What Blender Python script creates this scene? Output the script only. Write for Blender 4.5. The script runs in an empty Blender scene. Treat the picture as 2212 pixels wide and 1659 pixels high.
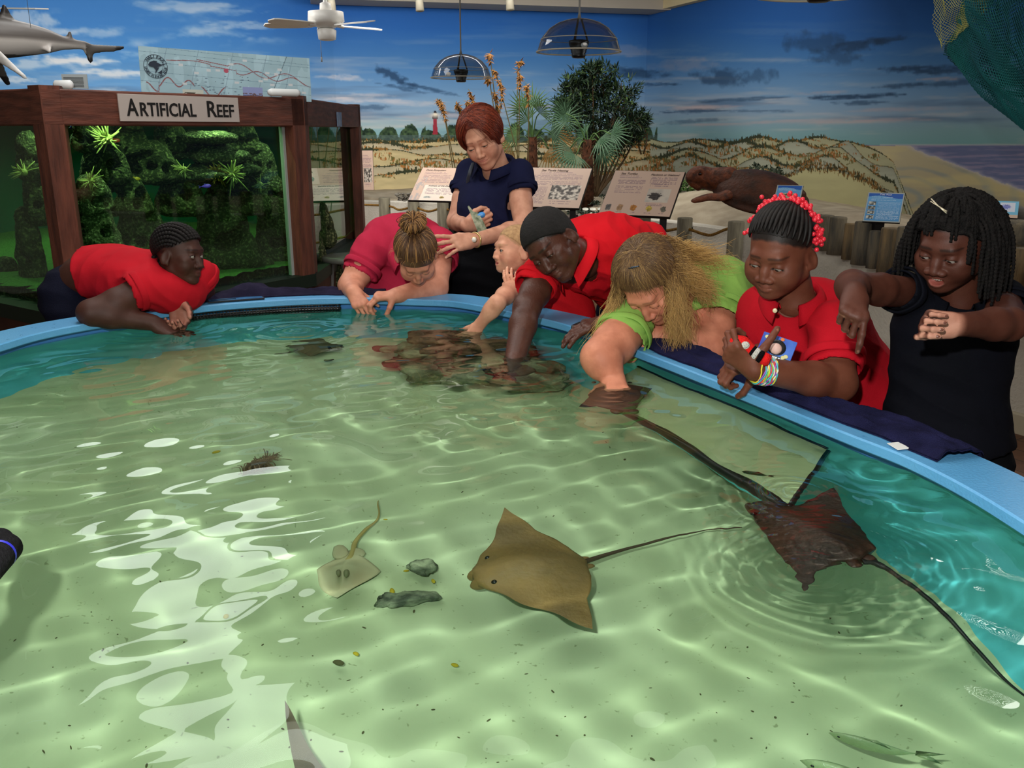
import bpy, math, random
import numpy as np
import openvdb
from math import sin, cos, pi, radians as R_
rnd = random.Random(7)
C = bpy.context.scene.collection
# ---------------------------------------------------------------- camera geometry (2212 x 1659)
FPX = 1900.0; PITCH = math.atan(550 / 1900.0); HCAM = 1.6
_c, _s = cos(PITCH), sin(PITCH)
ZW = 0.93            # water level
ZB = 0.57            # pool floor
ZR = 0.98            # rim top

def ray(px, py):
    u = (px - 1106) / FPX; v = (829.5 - py) / FPX
    return np.array([u, _c + v * _s, -_s + v * _c])
def P(px, py, t): return np.array([0, 0, HCAM]) + ray(px, py) * t
def PZ(px, py, z):
    d = ray(px, py); return np.array([0, 0, HCAM]) + d * ((z - HCAM) / d[2])
def PY(px, py, Y):
    d = ray(px, py); return np.array([0, 0, HCAM]) + d * (Y / d[1])
def PW(px, py, z, zw=ZW):
    """point at height z under the water seen at a pixel, after refraction"""
    d = ray(px, py); w = np.array([0, 0, HCAM]) + d * ((zw - HCAM) / d[2]); d = d / np.linalg.norm(d)
    e = 1 / 1.33; ci = -d[2]; k = 1 - e * e * (1 - ci * ci)
    r = e * d; r[2] += e * ci - math.sqrt(k)
    return w + r * ((z - zw) / r[2])
def proj(p):
    p = np.asarray(p, float); q = p - np.array([0, 0, HCAM])
    f = q[..., 1] * _c - q[..., 2] * _s; up = q[..., 1] * _s + q[..., 2] * _c
    return 1106 + FPX * q[..., 0] / f, 829.5 - FPX * up / f, f

def V(*a): return np.array(a, float)
def nrm(v):
    v = np.asarray(v, float); return v / (np.linalg.norm(v) + 1e-12)

# ---------------------------------------------------------------- object helpers
def tag(o, label=None, cat=None, group=None, kind=None):
    if label: o['label'] = label
    if cat: o['category'] = cat
    if group: o['group'] = group
    if kind: o['kind'] = kind
    return o
def empty(name, loc, label=None, cat=None, group=None, rz=0):
    o = bpy.data.objects.new(name, None); C.objects.link(o); o.location = [float(x) for x in loc]; o.rotation_euler = (0, 0, rz)
    o.empty_display_size = .05
    return tag(o, label, cat, group)
def mesh_obj(name, v, f, m=None, parent=None, smooth=True, col=None, mi=None, mats=None):
    v = np.asarray(v, dtype=np.float64)
    if parent is not None:
        v = v - np.array(parent_origin(parent))
    me = bpy.data.meshes.new(name)
    if isinstance(f, np.ndarray) and f.ndim == 2:
        n, k = f.shape
        me.vertices.add(len(v)); me.vertices.foreach_set('co', v.astype(np.float32).ravel())
        me.loops.add(n * k); me.loops.foreach_set('vertex_index', f.astype(np.int32).ravel())
        me.polygons.add(n); me.polygons.foreach_set('loop_start', np.arange(0, n * k, k, dtype=np.int32))
        me.update(calc_edges=True); me.validate()
    else:
        me.from_pydata(v.tolist(), [], [tuple(int(i) for i in q) for q in f]); me.update()
    if smooth: me.polygons.foreach_set('use_smooth', [True] * len(me.polygons))
    for mm in (mats or ([m] if m else [])): me.materials.append(mm)
    if mi is not None and len(mi) == len(me.polygons): me.polygons.foreach_set('material_index', np.asarray(mi, dtype=np.int32))
    if col is not None:
        a = me.color_attributes.new('Col', 'FLOAT_COLOR', 'POINT')
        c4 = np.ones((len(v), 4), np.float32); c4[:, :3] = col; a.data.foreach_set('color', c4.ravel())
    o = bpy.data.objects.new(name, me); C.objects.link(o)
    if parent is not None: o.parent = parent
    return o
def parent_origin(p):
    x = np.zeros(3)
    while p is not None:
        x += np.array(p.location); p = p.parent
    return x
def recv(*objs):
    for o in objs: o.cycles.is_caustics_receiver = True

class MB:
    """collects pieces into one mesh"""
    def __init__(s): s.v = []; s.f = []; s.n = 0; s.c = []; s.m = []
    def add(s, v, f, col=None, mi=0):
        v = np.asarray(v, float).reshape(-1, 3)
        s.v.append(v)
        s.f += [tuple(int(i) + s.n for i in q) for q in f]; s.m += [mi] * len(f)
        s.c.append(np.tile(np.asarray(col if col is not None else (1, 1, 1), float), (len(v), 1)) if (col is None or np.ndim(col) == 1) else col)
        s.n += len(v); return s
    def box(s, c, size, R=None, mi=0, col=None, bev=0.0):
        h = np.array(size, float) / 2
        b = min(bev, *(h * .9)) if bev else 0
        if b:
            vs = []; 
            for sx in (-1, 1):
                for sy in (-1, 1):
                    for sz in (-1, 1):
                        q = np.array([sx, sy, sz]) * h
                        for ax in range(3):
                            w = q - np.array([sx, sy, sz]) * b; w[ax] = q[ax]; vs.append(w)
            vs = np.array(vs); idx = lambda sx, sy, sz, ax: ((((sx > 0) * 2 + (sy > 0)) * 2 + (sz > 0)) * 3 + ax)
            fs = []
            for ax in range(3):
                o1, o2 = [(1, 2), (2, 0), (0, 1)][ax]
                for sg in (-1, 1):
                    q = []
                    for (a, b2) in ((-1, -1), (1, -1), (1, 1), (-1, 1)):
                        t = [0, 0, 0]; t[ax] = sg; t[o1] = a; t[o2] = b2; q.append(idx(*t, ax))
                    fs.append(q if sg > 0 else q[::-1])
            for ax in range(3):
                o1, o2 = [(1, 2), (2, 0), (0, 1)][ax]
                for a in (-1, 1):
                    for b2 in (-1, 1):
                        t0 = [0, 0, 0]; t0[ax] = -1; t0[o1] = a; t0[o2] = b2; t1 = list(t0); t1[ax] = 1
                        fs.append([idx(*t0, o1), idx(*t1, o1), idx(*t1, o2), idx(*t0, o2)])
            for sx in (-1, 1):
                for sy in (-1, 1):
                    for sz in (-1, 1): fs.append([idx(sx, sy, sz, 0), idx(sx, sy, sz, 1), idx(sx, sy, sz, 2)])
        else:
            vs = np.array([[x, y, z] for x in (-1, 1) for y in (-1, 1) for z in (-1, 1)]) * h
            fs = [(0, 1, 3, 2), (4, 6, 7, 5), (0, 4, 5, 1), (2, 3, 7, 6), (0, 2, 6, 4), (1, 5, 7, 3)]
        if R is not None: vs = vs @ np.asarray(R).T
        return s.add(vs + np.asarray(c), fs, col, mi)
    def tube(s, pts, r, n=8, cap=True, mi=0, col=None, closed=False, flat=None):
        v, f = tube(pts, r, n, cap, closed, flat); return s.add(v, f, col, mi)
    def ell(s, c, r, R=None, nu=16, nv=10, mi=0, col=None):
        v, f = ellm(nu, nv); v = v * np.asarray(r, float)
        if R is not None: v = v @ np.asarray(R).T
        return s.add(v + np.asarray(c), f, col, mi)
    def build(s, name, m=None, parent=None, smooth=True, usecol=False, mats=None):
        if not s.v: return None
        return mesh_obj(name, np.vstack(s.v), s.f, m, parent, smooth, np.vstack(s.c) if usecol else None, s.m if mats else None, mats)

def tube(pts, r, n=8, cap=True, closed=False, flat=None):
    pts = np.asarray(pts, float); k = len(pts); r = np.broadcast_to(np.asarray(r, float), (k,)) if np.ndim(r) < 1 or len(np.atleast_1d(r)) in (1, k) else np.interp(np.linspace(0, 1, k), np.linspace(0, 1, len(r)), r)
    if closed: T = np.roll(pts, -1, 0) - np.roll(pts, 1, 0)
    else: T = np.gradient(pts, axis=0)
    T /= np.linalg.norm(T, axis=1)[:, None] + 1e-12
    up = np.array([0, 0, 1.]) if abs(T[0][2]) < .9 else np.array([1., 0, 0])
    N = np.zeros_like(T); a = np.cross(T[0], up); N[0] = a / np.linalg.norm(a)
    for i in range(1, k):
        a = N[i - 1] - T[i] * np.dot(N[i - 1], T[i]); N[i] = a / (np.linalg.norm(a) + 1e-12)
    B = np.cross(T, N); th = np.arange(n) * 2 * pi / n
    fl = 1.0 if flat is None else flat
    v = pts[:, None] + r[:, None, None] * (N[:, None] * np.cos(th)[None, :, None] + fl * B[:, None] * np.sin(th)[None, :, None])
    v = v.reshape(-1, 3); f = []
    for i in range(k if closed else k - 1):
        j = (i + 1) % k
        for q in range(n): f.append((i * n + q, i * n + (q + 1) % n, j * n + (q + 1) % n, j * n + q))
    if cap and not closed:
        f.append(tuple(range(n))[::-1]); f.append(tuple((k - 1) * n + q for q in range(n)))
    return v, f
_ec = {}
def ellm(nu, nv):
    if (nu, nv) in _ec: v, f = _ec[(nu, nv)]; return v.copy(), f
    v = [(0, 0, 1.)]
    for i in range(1, nv):
        for j in range(nu):
            a = pi * i / nv; b = 2 * pi * j / nu; v.append((sin(a) * cos(b), sin(a) * sin(b), cos(a)))
    v.append((0, 0, -1.)); f = []
    for j in range(nu): f.append((0, 1 + j, 1 + (j + 1) % nu))
    for i in range(nv - 2):
        for j in range(nu):
            a = 1 + i * nu; b = a + nu; f.append((a + j, b + j, b + (j + 1) % nu, a + (j + 1) % nu))
    a = 1 + (nv - 2) * nu
    for j in range(nu): f.append((a + j, len(v) - 1, a + (j + 1) % nu))
    _ec[(nu, nv)] = (np.array(v), f); return np.array(v), f
def gridf(nu, nv, wrap=False):
    i = np.arange(nu * nv).reshape(nv, nu)
    a, b, c, d = i[:-1, :-1], i[:-1, 1:], i[1:, 1:], i[1:, :-1]
    return np.stack([a, b, c, d], -1).reshape(-1, 4)
def catmull(pts, n=8, closed=False):
    p = np.asarray(pts, float); k = len(p); out = []
    for i in range(k if closed else k - 1):
        p0 = p[(i - 1) % k] if closed or i > 0 else 2 * p[0] - p[1]; p1 = p[i]; p2 = p[(i + 1) % k]
        p3 = p[(i + 2) % k] if closed or i + 2 < k else 2 * p[-1] - p[-2]
        for t in np.arange(n) / n:
            out.append(.5 * (2 * p1 + (p2 - p0) * t + (2 * p0 - 5 * p1 + 4 * p2 - p3) * t * t + (3 * p1 - p0 - 3 * p2 + p3) * t ** 3))
    if not closed: out.append(p[-1])
    return np.array(out)
def Rz(a): return np.array([[cos(a), -sin(a), 0], [sin(a), cos(a), 0], [0, 0, 1]])
def Rx(a): return np.array([[1, 0, 0], [0, cos(a), -sin(a)], [0, sin(a), cos(a)]])
def Ry(a): return np.array([[cos(a), 0, sin(a)], [0, 1, 0], [-sin(a), 0, cos(a)]])
def frame(y, z):
    """rotation whose columns are x, y(forward), z(up)"""
    y = nrm(y); x = nrm(np.cross(y, z)); z = np.cross(x, y); return np.stack([x, y, z], 1)
def rot_axis(ax, a):
    ax = nrm(ax); K = np.array([[0, -ax[2], ax[1]], [ax[2], 0, -ax[0]], [-ax[1], ax[0], 0]]); return np.eye(3) + sin(a) * K + (1 - cos(a)) * K @ K
# numpy value noise
def _h(i, j, k, s):
    n = (i * 374761393 + j * 668265263 + k * 2147483647 + s * 974634777) & 0xffffffff
    n = ((n ^ (n >> 13)) * 1274126177) & 0xffffffff
    return ((n ^ (n >> 16)) & 0xffff) / 65535.0
def vnoise(x, y, z=0., seed=0):
    x, y, z = np.broadcast_arrays(np.asarray(x, float), np.asarray(y, float), np.asarray(z, float))
    xi, yi, zi = (np.floor(a).astype(np.int64) for a in (x, y, z)); xf, yf, zf = x - xi, y - yi, z - zi
    u, v, w = (a * a * (3 - 2 * a) for a in (xf, yf, zf)); r = 0
    for a in (0, 1):
        for b in (0, 1):
            for c in (0, 1):
                r = r + _h(xi + a, yi + b, zi + c, seed) * (u if a else 1 - u) * (v if b else 1 - v) * (w if c else 1 - w)
    return r
def fbm(x, y, z=0., o=4, seed=0):
    r = 0; a = .5; t = 0
    for i in range(o): r = r + a * vnoise(np.asarray(x) * 2 ** i, np.asarray(y) * 2 ** i, np.asarray(z) * 2 ** i, seed + i * 17); t += a; a *= .5
    return r / t
def lin(c):
    c = np.asarray(c, float) / 255.; return np.where(c <= .04045, c / 12.92, ((c + .055) / 1.055) ** 2.4)
def l4(c): return tuple(float(x) for x in lin(c)) + (1.0,)

# ---------------------------------------------------------------- materials
_mats = {}
def mat(name, col=(200, 200, 200), rough=.5, spec=.5, col2=None, scale=8., bump=0., bscale=60., metal=0., vcol=False, stretch=None, coat=0., sss=0., emit=None, estr=0., detail=4., ramp=(.35, .65), sheen=0., bdist=.01, noise_amt=None):
    if name in _mats: return _mats[name]
    m = bpy.data.materials.new(name); m.use_nodes = True; nt = m.node_tree; N = nt.nodes; L = nt.links; b = N['Principled BSDF']
    b.inputs['Base Color'].default_value = l4(col); b.inputs['Roughness'].default_value = rough
    b.inputs['Specular IOR Level'].default_value = spec; b.inputs['Metallic'].default_value = metal
    b.inputs['Coat Weight'].default_value = coat; b.inputs['Sheen Weight'].default_value = sheen
    if sss: b.inputs['Subsurface Weight'].default_value = sss; b.inputs['Subsurface Radius'].default_value = (.6, .25, .12); b.inputs['Subsurface Scale'].default_value = .012
    if emit: b.inputs['Emission Color'].default_value = l4(emit); b.inputs['Emission Strength'].default_value = estr
    tc = N.new('ShaderNodeTexCoord'); mp = N.new('ShaderNodeMapping'); L.new(tc.outputs['Object'], mp.inputs[0])
    if stretch: mp.inputs['Scale'].default_value = stretch
    src = None
    if vcol:
        a = N.new('ShaderNodeVertexColor'); a.layer_name = 'Col'; src = a.outputs[0]
        if col2 is None: L.new(src, b.inputs['Base Color'])
    if col2 is not None:
        n = N.new('ShaderNodeTexNoise'); n.inputs['Scale'].default_value = scale; n.inputs['Detail'].default_value = detail; L.new(mp.outputs[0], n.inputs['Vector'])
        r = N.new('ShaderNodeValToRGB'); r.color_ramp.elements[0].position = ramp[0]; r.color_ramp.elements[1].position = ramp[1]
        L.new(n.outputs[0], r.inputs[0])
        if vcol:
            r.color_ramp.elements[0].color = l4(col); r.color_ramp.elements[1].color = l4(col2)
            x = N.new('ShaderNodeMix'); x.data_type = 'RGBA'; x.blend_type = 'MULTIPLY'; x.inputs[0].default_value = 1
            L.new(src, x.inputs[6]); L.new(r.outputs[0], x.inputs[7]); L.new(x.outputs[2], b.inputs['Base Color'])
        else:
            r.color_ramp.elements[0].color = l4(col); r.color_ramp.elements[1].color = l4(col2); L.new(r.outputs[0], b.inputs['Base Color'])
    if bump:
        n = N.new('ShaderNodeTexNoise'); n.inputs['Scale'].default_value = bscale; n.inputs['Detail'].default_value = 3; L.new(mp.outputs[0], n.inputs['Vector'])
        q = N.new('ShaderNodeBump'); q.inputs['Strength'].default_value = bump; q.inputs['Distance'].default_value = bdist; L.new(n.outputs[0], q.inputs['Height']); L.new(q.outputs[0], b.inputs['Normal'])
    _mats[name] = m; return m
def clear_mat(name, tint=(245, 250, 250), rough=.03, ior=1.45, mixs=1.0):
    """thin clear sheet: lets light straight through, mirrors by Fresnel"""
    m = bpy.data.materials.new(name); m.use_nodes = True; nt = m.node_tree; nt.nodes.clear(); N = nt.nodes; L = nt.links
    o = N.new('ShaderNodeOutputMaterial'); t = N.new('ShaderNodeBsdfTransparent'); t.inputs[0].default_value = l4(tint)
    g = N.new('ShaderNodeBsdfGlossy'); g.inputs['Roughness'].default_value = rough
    f = N.new('ShaderNodeLayerWeight'); f.inputs[0].default_value = .5; f2 = N.new('ShaderNodeMath'); f2.operation = 'POWER'; f2.inputs[1].default_value = 3.2
    f3 = N.new('ShaderNodeMath'); f3.operation = 'MULTIPLY_ADD'; f3.inputs[1].default_value = .55 * mixs; f3.inputs[2].default_value = .045 * mixs; x = N.new('ShaderNodeMixShader')
    L.new(f.outputs[1], f2.inputs[0]); L.new(f2.outputs[0], f3.inputs[0]); L.new(f3.outputs[0], x.inputs[0]); L.new(t.outputs[0], x.inputs[1]); L.new(g.outputs[0], x.inputs[2]); L.new(x.outputs[0], o.inputs[0]); return m

def text_mesh(body, size, m, parent, name, origin, xd, yd, ext=.001, align='LEFT', bold=0.0, shear=0.0, width=None):
    """lettering as real mesh; origin/xd/yd in world"""
    cu = bpy.data.curves.new(name, 'FONT'); cu.body = body; cu.size = size; cu.extrude = ext; cu.align_x = align; cu.offset = bold; cu.shear = shear; cu.resolution_u = 3
    o = bpy.data.objects.new(name, cu); C.objects.link(o); bpy.context.view_layer.update()
    dg = bpy.context.evaluated_depsgraph_get(); me = bpy.data.meshes.new_from_object(o.evaluated_get(dg)); v = np.array([x.co[:] for x in me.vertices]); f = [tuple(p.vertices) for p in me.polygons]
    bpy.data.objects.remove(o); bpy.data.curves.remove(cu)
    if len(v) == 0: return None
    if width: v[:, 0] *= width / (v[:, 0].max() - v[:, 0].min() + 1e-9)
    xd, yd = nrm(xd), nrm(yd); zd = np.cross(xd, yd)
    w = np.asarray(origin) + v[:, :1] * xd + v[:, 1:2] * yd + v[:, 2:] * zd
    return mesh_obj(name, w, f, m, parent, smooth=False)

# ---------------------------------------------------------------- signed-distance sculpting
class SDF:
    def __init__(s, lo, hi, h, big=.04):
        s.lo = np.asarray(lo, float); s.h = h; s.n = (np.ceil((np.asarray(hi) - s.lo) / h)).astype(int) + 1
        s.d = np.full(s.n, big, np.float32); s.big = big
    def sub(s, lo, hi):
        a = np.clip(np.floor((np.asarray(lo) - s.lo) / s.h).astype(int), 0, s.n); b = np.clip(np.ceil((np.asarray(hi) - s.lo) / s.h).astype(int) + 1, 0, s.n)
        if np.any(b <= a): return None
        sl = tuple(slice(i, j) for i, j in zip(a, b))
        g = [(s.lo[k] + np.arange(a[k], b[k]) * s.h).astype(np.float32) for k in range(3)]
        return sl, g[0][:, None, None], g[1][None, :, None], g[2][None, None, :]
    def _op(s, sl, e, k, op):
        d = s.d[sl]
        if op == 's': e = -e
        if op in 's' or op == 'i':
            if k > 0: h = np.clip(k - np.abs(d - e), 0, None) / k; r = np.maximum(d, e) + h * h * k * .25
            else: r = np.maximum(d, e)
        else:
            if k > 0: h = np.clip(k - np.abs(d - e), 0, None) / k; r = np.minimum(d, e) - h * h * k * .25
            else: r = np.minimum(d, e)
        s.d[sl] = r
    def cap(s, a, b, ra, rb=None, k=0., op='u', sq=None):
        rb = ra if rb is None else rb; a = np.asarray(a, float); b = np.asarray(b, float); m = max(ra, rb) + (s.big if op == 'u' else k + s.h)
        q = s.sub(np.minimum(a, b) - m, np.maximum(a, b) + m)
        if q is None: return s
        sl, x, y, z = q; ab = b - a; L2 = float(ab @ ab) + 1e-12
        px, py, pz = x - np.float32(a[0]), y - np.float32(a[1]), z - np.float32(a[2])
        t = np.clip((px * ab[0] + py * ab[1] + pz * ab[2]) / L2, 0, 1).astype(np.float32)
        dx, dy, dz = px - t * ab[0], py - t * ab[1], pz - t * ab[2]
        if sq is not None:   # squash: (axis, factor): thickness along the axis scaled
            ax, fac = nrm(sq[0]), sq[1]; dt = dx * ax[0] + dy * ax[1] + dz * ax[2]; g = (1 / fac - 1) * dt
            dx, dy, dz = dx + g * ax[0], dy + g * ax[1], dz + g * ax[2]
            e = (np.sqrt(dx * dx + dy * dy + dz * dz) - (ra + (rb - ra) * t)) * (1 if fac > 1 else max(fac, .6))
        else: e = np.sqrt(dx * dx + dy * dy + dz * dz) - (ra + (rb - ra) * t)
        s._op(sl, e.astype(np.float32), k, op); return s
    def ell(s, c, r, R=None, k=0., op='u'):
        c = np.asarray(c, float); r = np.asarray(r, float); m = max(r) + (s.big if op == 'u' else k + s.h)
        if R is not None: ext = np.sqrt(((np.asarray(R) * r) ** 2).sum(1)) + (s.big if op == 'u' else k + s.h)
        else: ext = r + (s.big if op == 'u' else k + s.h)
        q = s.sub(c - ext, c + ext)
        if q is None: return s
        sl, x, y, z = q; x, y, z = x - np.float32(c[0]), y - np.float32(c[1]), z - np.float32(c[2])
        if R is not None:
            R = np.asarray(R); x, y, z = (x * R[0, i] + y * R[1, i] + z * R[2, i] for i in range(3))
        k0 = np.sqrt((x / r[0]) ** 2 + (y / r[1]) ** 2 + (z / r[2]) ** 2); k1 = np.sqrt((x / r[0] ** 2) ** 2 + (y / r[1] ** 2) ** 2 + (z / r[2] ** 2) ** 2)
        e = k0 * (k0 - 1) / (k1 + 1e-6); s._op(sl, e.astype(np.float32), k, op); return s
    def box(s, c, h, R=None, rr=0., k=0., op='u'):
        c = np.asarray(c, float); h = np.asarray(h, float); R = np.eye(3) if R is None else np.asarray(R)
        ext = np.abs(R) @ h + (s.big if op == 'u' else k + s.h); q = s.sub(c - ext, c + ext)
        if q is None: return s
        sl, x, y, z = q; x, y, z = x - np.float32(c[0]), y - np.float32(c[1]), z - np.float32(c[2])
        u = [np.abs(x * R[0, i] + y * R[1, i] + z * R[2, i]) - (h[i] - rr) for i in range(3)]
        e = np.sqrt(sum(np.maximum(w, 0) ** 2 for w in u)) + np.minimum(np.maximum(np.maximum(u[0], u[1]), u[2]), 0) - rr
        s._op(sl, e.astype(np.float32), k, op); return s
    def plane(s, p, n, k=0.):      # keep the side opposite to n
        q = s.sub(s.lo, s.lo + s.n * s.h); sl, x, y, z = q; n = nrm(n)
        e = (x - p[0]) * n[0] + (y - p[1]) * n[1] + (z - p[2]) * n[2]; s._op(sl, e.astype(np.float32), k, 'i'); return s
    def chain(s, pts, rs, k=0., op='u', sq=None):
        for i in range(len(pts) - 1): s.cap(pts[i], pts[i + 1], rs[i], rs[i + 1], k, op, sq)
        return s
    def mesh(s, smooth=1):
        g = openvdb.FloatGrid(s.big); g.copyFromArray(s.d, tolerance=0.0)
        p, q = g.convertToQuads(isovalue=0.0); q = q
        v = p.astype(float) * s.h + s.lo
        for _ in range(smooth): v = laplace(v, q)
        return v, q.astype(np.int64)
def laplace(v, q, w=.5):
    a = np.zeros_like(v); n = np.zeros(len(v))
    for i in range(4):
        for j in (1, 3):
            o = q[:, (i + j) % 4]; np.add.at(a, q[:, i], v[o]); np.add.at(n, q[:, i], 1)
    return v * (1 - w) + w * a / np.maximum(n, 1)[:, None]
def normals(v, q):
    n = np.cross(v[q[:, 2]] - v[q[:, 0]], v[q[:, 3]] - v[q[:, 1]]); a = np.zeros_like(v)
    for i in range(4): np.add.at(a, q[:, i], n)
    return a / (np.linalg.norm(a, axis=1)[:, None] + 1e-12)
def joinm(parts):
    vs, fs, n = [], [], 0
    for v, f in parts: vs.append(v); fs.append(np.asarray(f) + n); n += len(v)
    return np.vstack(vs), np.vstack(fs)
# ================================================================ THE TOUCH POOL
rim_ctl = [(-1.537, 2.569), (-1.499, 2.72), (-1.408, 2.868), (-1.162, 3.141), (-.90, 3.275), (-.642, 3.326), (-.356, 3.29), (-.186, 3.233), (.093, 2.954), (.214, 2.786),
           (.348, 2.528), (.50, 2.22), (.701, 1.783), (.784, 1.605), (.833, 1.39), (.85, 1.1), (.80, .72), (.62, .45), (.25, .30), (-.35, .26), (-1.0, .36), (-1.42, .68), (-1.66, 1.2), (-1.68, 1.75), (-1.61, 2.2)]
RIM = catmull(rim_ctl, 10, True)
# even spacing
def resample(p, n, closed=True):
    q = np.vstack([p, p[:1]]) if closed else p
    s = np.r_[0, np.cumsum(np.linalg.norm(np.diff(q, axis=0), axis=1))]; t = np.linspace(0, s[-1], n + 1)[:-1] if closed else np.linspace(0, s[-1], n)
    return np.stack([np.interp(t, s, q[:, i]) for i in range(q.shape[1])], 1)
RIM = resample(RIM, 320)
_t = np.roll(RIM, -1, 0) - np.roll(RIM, 1, 0); _t /= np.linalg.norm(_t, axis=1)[:, None]
RN = np.stack([-_t[:, 1], _t[:, 0]], 1)
if np.mean(((RIM - RIM.mean(0)) * RN).sum(1)) < 0: RN = -RN
def rim_pt(px, py=None, z=ZR):
    """index on the rim nearest to a pixel column, far side"""
    X, Y, f = proj(np.c_[RIM, np.full(len(RIM), z)]); ok = (RIM[:, 1] > 1.2); i = np.argmin(np.abs(X - px) + (~ok) * 1e6); return i
def sweep(profile, closed_profile=False):
    pr = np.asarray(profile, float); n, k = len(RIM), len(pr)
    v = np.zeros((n, k, 3)); v[:, :, :2] = RIM[:, None] + RN[:, None] * pr[None, :, :1]; v[:, :, 2] = pr[None, :, 1]
    f = []; kk = k if closed_profile else k - 1
    for i in range(n):
        j = (i + 1) % n
        for q in range(kk): f.append((i * k + q, j * k + q, j * k + (q + 1) % k, i * k + (q + 1) % k))
    return v.reshape(-1, 3), f
M_rim = mat('rim_blue_gelcoat', (88, 160, 212), .38, .5, col2=(98, 170, 220), scale=5, bump=.12, bscale=160)
M_wall = mat('basin_blue', (62, 122, 196), .45, .4, col2=(72, 134, 204), scale=4)
M_basin = mat('basin_teal', (84, 186, 196), .6, .3, col2=(98, 198, 204), scale=3)
pool = empty('touch_pool', (-.3, 1.8, 0), 'large sky-blue fibreglass touch pool with a broad flat rim, standing on the wooden floor', 'touch pool')
W = .142
v, f = sweep([(0.052, ZR - .024), (.003, ZR - .024), (0, ZR - .021), (0, ZR - .003), (.003, ZR + .001), (W - .006, ZR + .001), (W, ZR - .004), (W, ZR - .05), (W - .02, ZR - .055), (W - .03, ZR - .05)])
mesh_obj('rim', v, f, M_rim, pool, smooth=False)
v, f = sweep([(.05, ZR - .022), (.055, ZW - .012)]); ow = mesh_obj('splash_band', v, f, M_wall, pool)
v, f = sweep([(.055, ZW - .012), (.045, ZB + .20), (.02, ZB + .08), (-.02, ZB + .02), (-.07, ZB - .03)]); o2 = mesh_obj('basin_wall', v, f, M_basin, pool)
v, f = sweep([(W - .03, ZR - .05), (W - .03, .06), (W - .06, .06), (W - .06, 0)]); mesh_obj('outer_skirt', v, f, mat('skirt_wood', (120, 72, 40), .6, .3, col2=(150, 96, 56), scale=3, stretch=(1, 1, .2)), pool)
v, f = sweep([(W - .028, ZR - .075), (W + .012, ZR - .075), (W + .012, ZR - .125), (W - .028, ZR - .125)]); mesh_obj('wooden_trim', v, f, mat('trim_orange_wood', (170, 92, 42), .45, .4, col2=(140, 70, 30), scale=4), pool)
recv(ow, o2)

# point in the pool? (distance to the rim curve, signed)
def pool_sd(x, y):
    x = np.asarray(x).ravel(); y = np.asarray(y).ravel(); q = np.stack([x, y], 1); out = np.zeros(len(q)); P0 = RIM; P1 = np.roll(RIM, -1, 0)
    for a in range(0, len(q), 20000):
        w = q[a:a + 20000]; d = np.linalg.norm(w[:, None] - RIM[None, ::4], axis=2); mn = d.min(1)
        ins = np.zeros(len(w), bool)
        for (x0, y0), (x1, y1) in zip(P0[::2], np.roll(RIM[::2], -1, 0)):
            c = ((y0 > w[:, 1]) != (y1 > w[:, 1])) & (w[:, 0] < (x1 - x0) * (w[:, 1] - y0) / (y1 - y0 + 1e-12) + x0); ins ^= c
        out[a:a + 20000] = np.where(ins, -mn, mn)
    return out
def masked_grid(h, zf, dmax):
    xs = np.arange(-1.85, 1.02, h); ys = np.arange(.12, 3.52, h); X, Y = np.meshgrid(xs, ys)
    F = gridf(len(xs), len(ys)); sd = pool_sd(X, Y); keep = (sd[F] < dmax).all(1); F = F[keep]
    used = np.unique(F); rm = np.full(X.size, -1); rm[used] = np.arange(len(used))
    x, y = X.ravel()[used], Y.ravel()[used]; return np.c_[x, y, zf(x, y)], rm[F]
# sand
def sandz(x, y): return ZB + .012 * (fbm(x * 2.2, y * 2.2, 0, 3, 5) - .5) + .003 * (fbm(x * 14, y * 14, 0, 2, 9) - .5)
v, F = masked_grid(.015, sandz, .0)
M_sand = bpy.data.materials.new('pool_sand'); M_sand.use_nodes = True
nt = M_sand.node_tree; N = nt.nodes; L = nt.links; b = N['Principled BSDF']; b.inputs['Roughness'].default_value = .9; b.inputs['Specular IOR Level'].default_value = .1
tc = N.new('ShaderNodeTexCoord'); n1 = N.new('ShaderNodeTexNoise'); n1.inputs['Scale'].default_value = 2.2; n1.inputs['Detail'].default_value = 4; r1 = N.new('ShaderNodeValToRGB')
r1.color_ramp.elements[0].position = .3; r1.color_ramp.elements[1].position = .7; r1.color_ramp.elements[0].color = l4((178, 194, 148)); r1.color_ramp.elements[1].color = l4((192, 208, 168))
n2 = N.new('ShaderNodeTexNoise'); n2.inputs['Scale'].default_value = 90; n2.inputs['Detail'].default_value = 2; r2 = N.new('ShaderNodeValToRGB'); r2.color_ramp.elements[0].position = .24; r2.color_ramp.elements[1].position = .32
r2.color_ramp.elements[0].color = l4((120, 126, 80)); r2.color_ramp.elements[1].color = (1, 1, 1, 1)
x = N.new('ShaderNodeMix'); x.data_type = 'RGBA'; x.blend_type = 'MULTIPLY'; x.inputs[0].default_value = .5
L.new(tc.outputs['Object'], n1.inputs[0]); L.new(tc.outputs['Object'], n2.inputs[0]); L.new(n1.outputs[0], r1.inputs[0]); L.new(n2.outputs[0], r2.inputs[0]); L.new(r1.outputs[0], x.inputs[6]); L.new(r2.outputs[0], x.inputs[7]); L.new(x.outputs[2], b.inputs['Base Color'])
sand = mesh_obj('sand_bed', v, F, M_sand); tag(sand, 'pale green-beige sand covering the bottom of the blue touch pool', 'sand', kind='stuff'); recv(sand)
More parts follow.
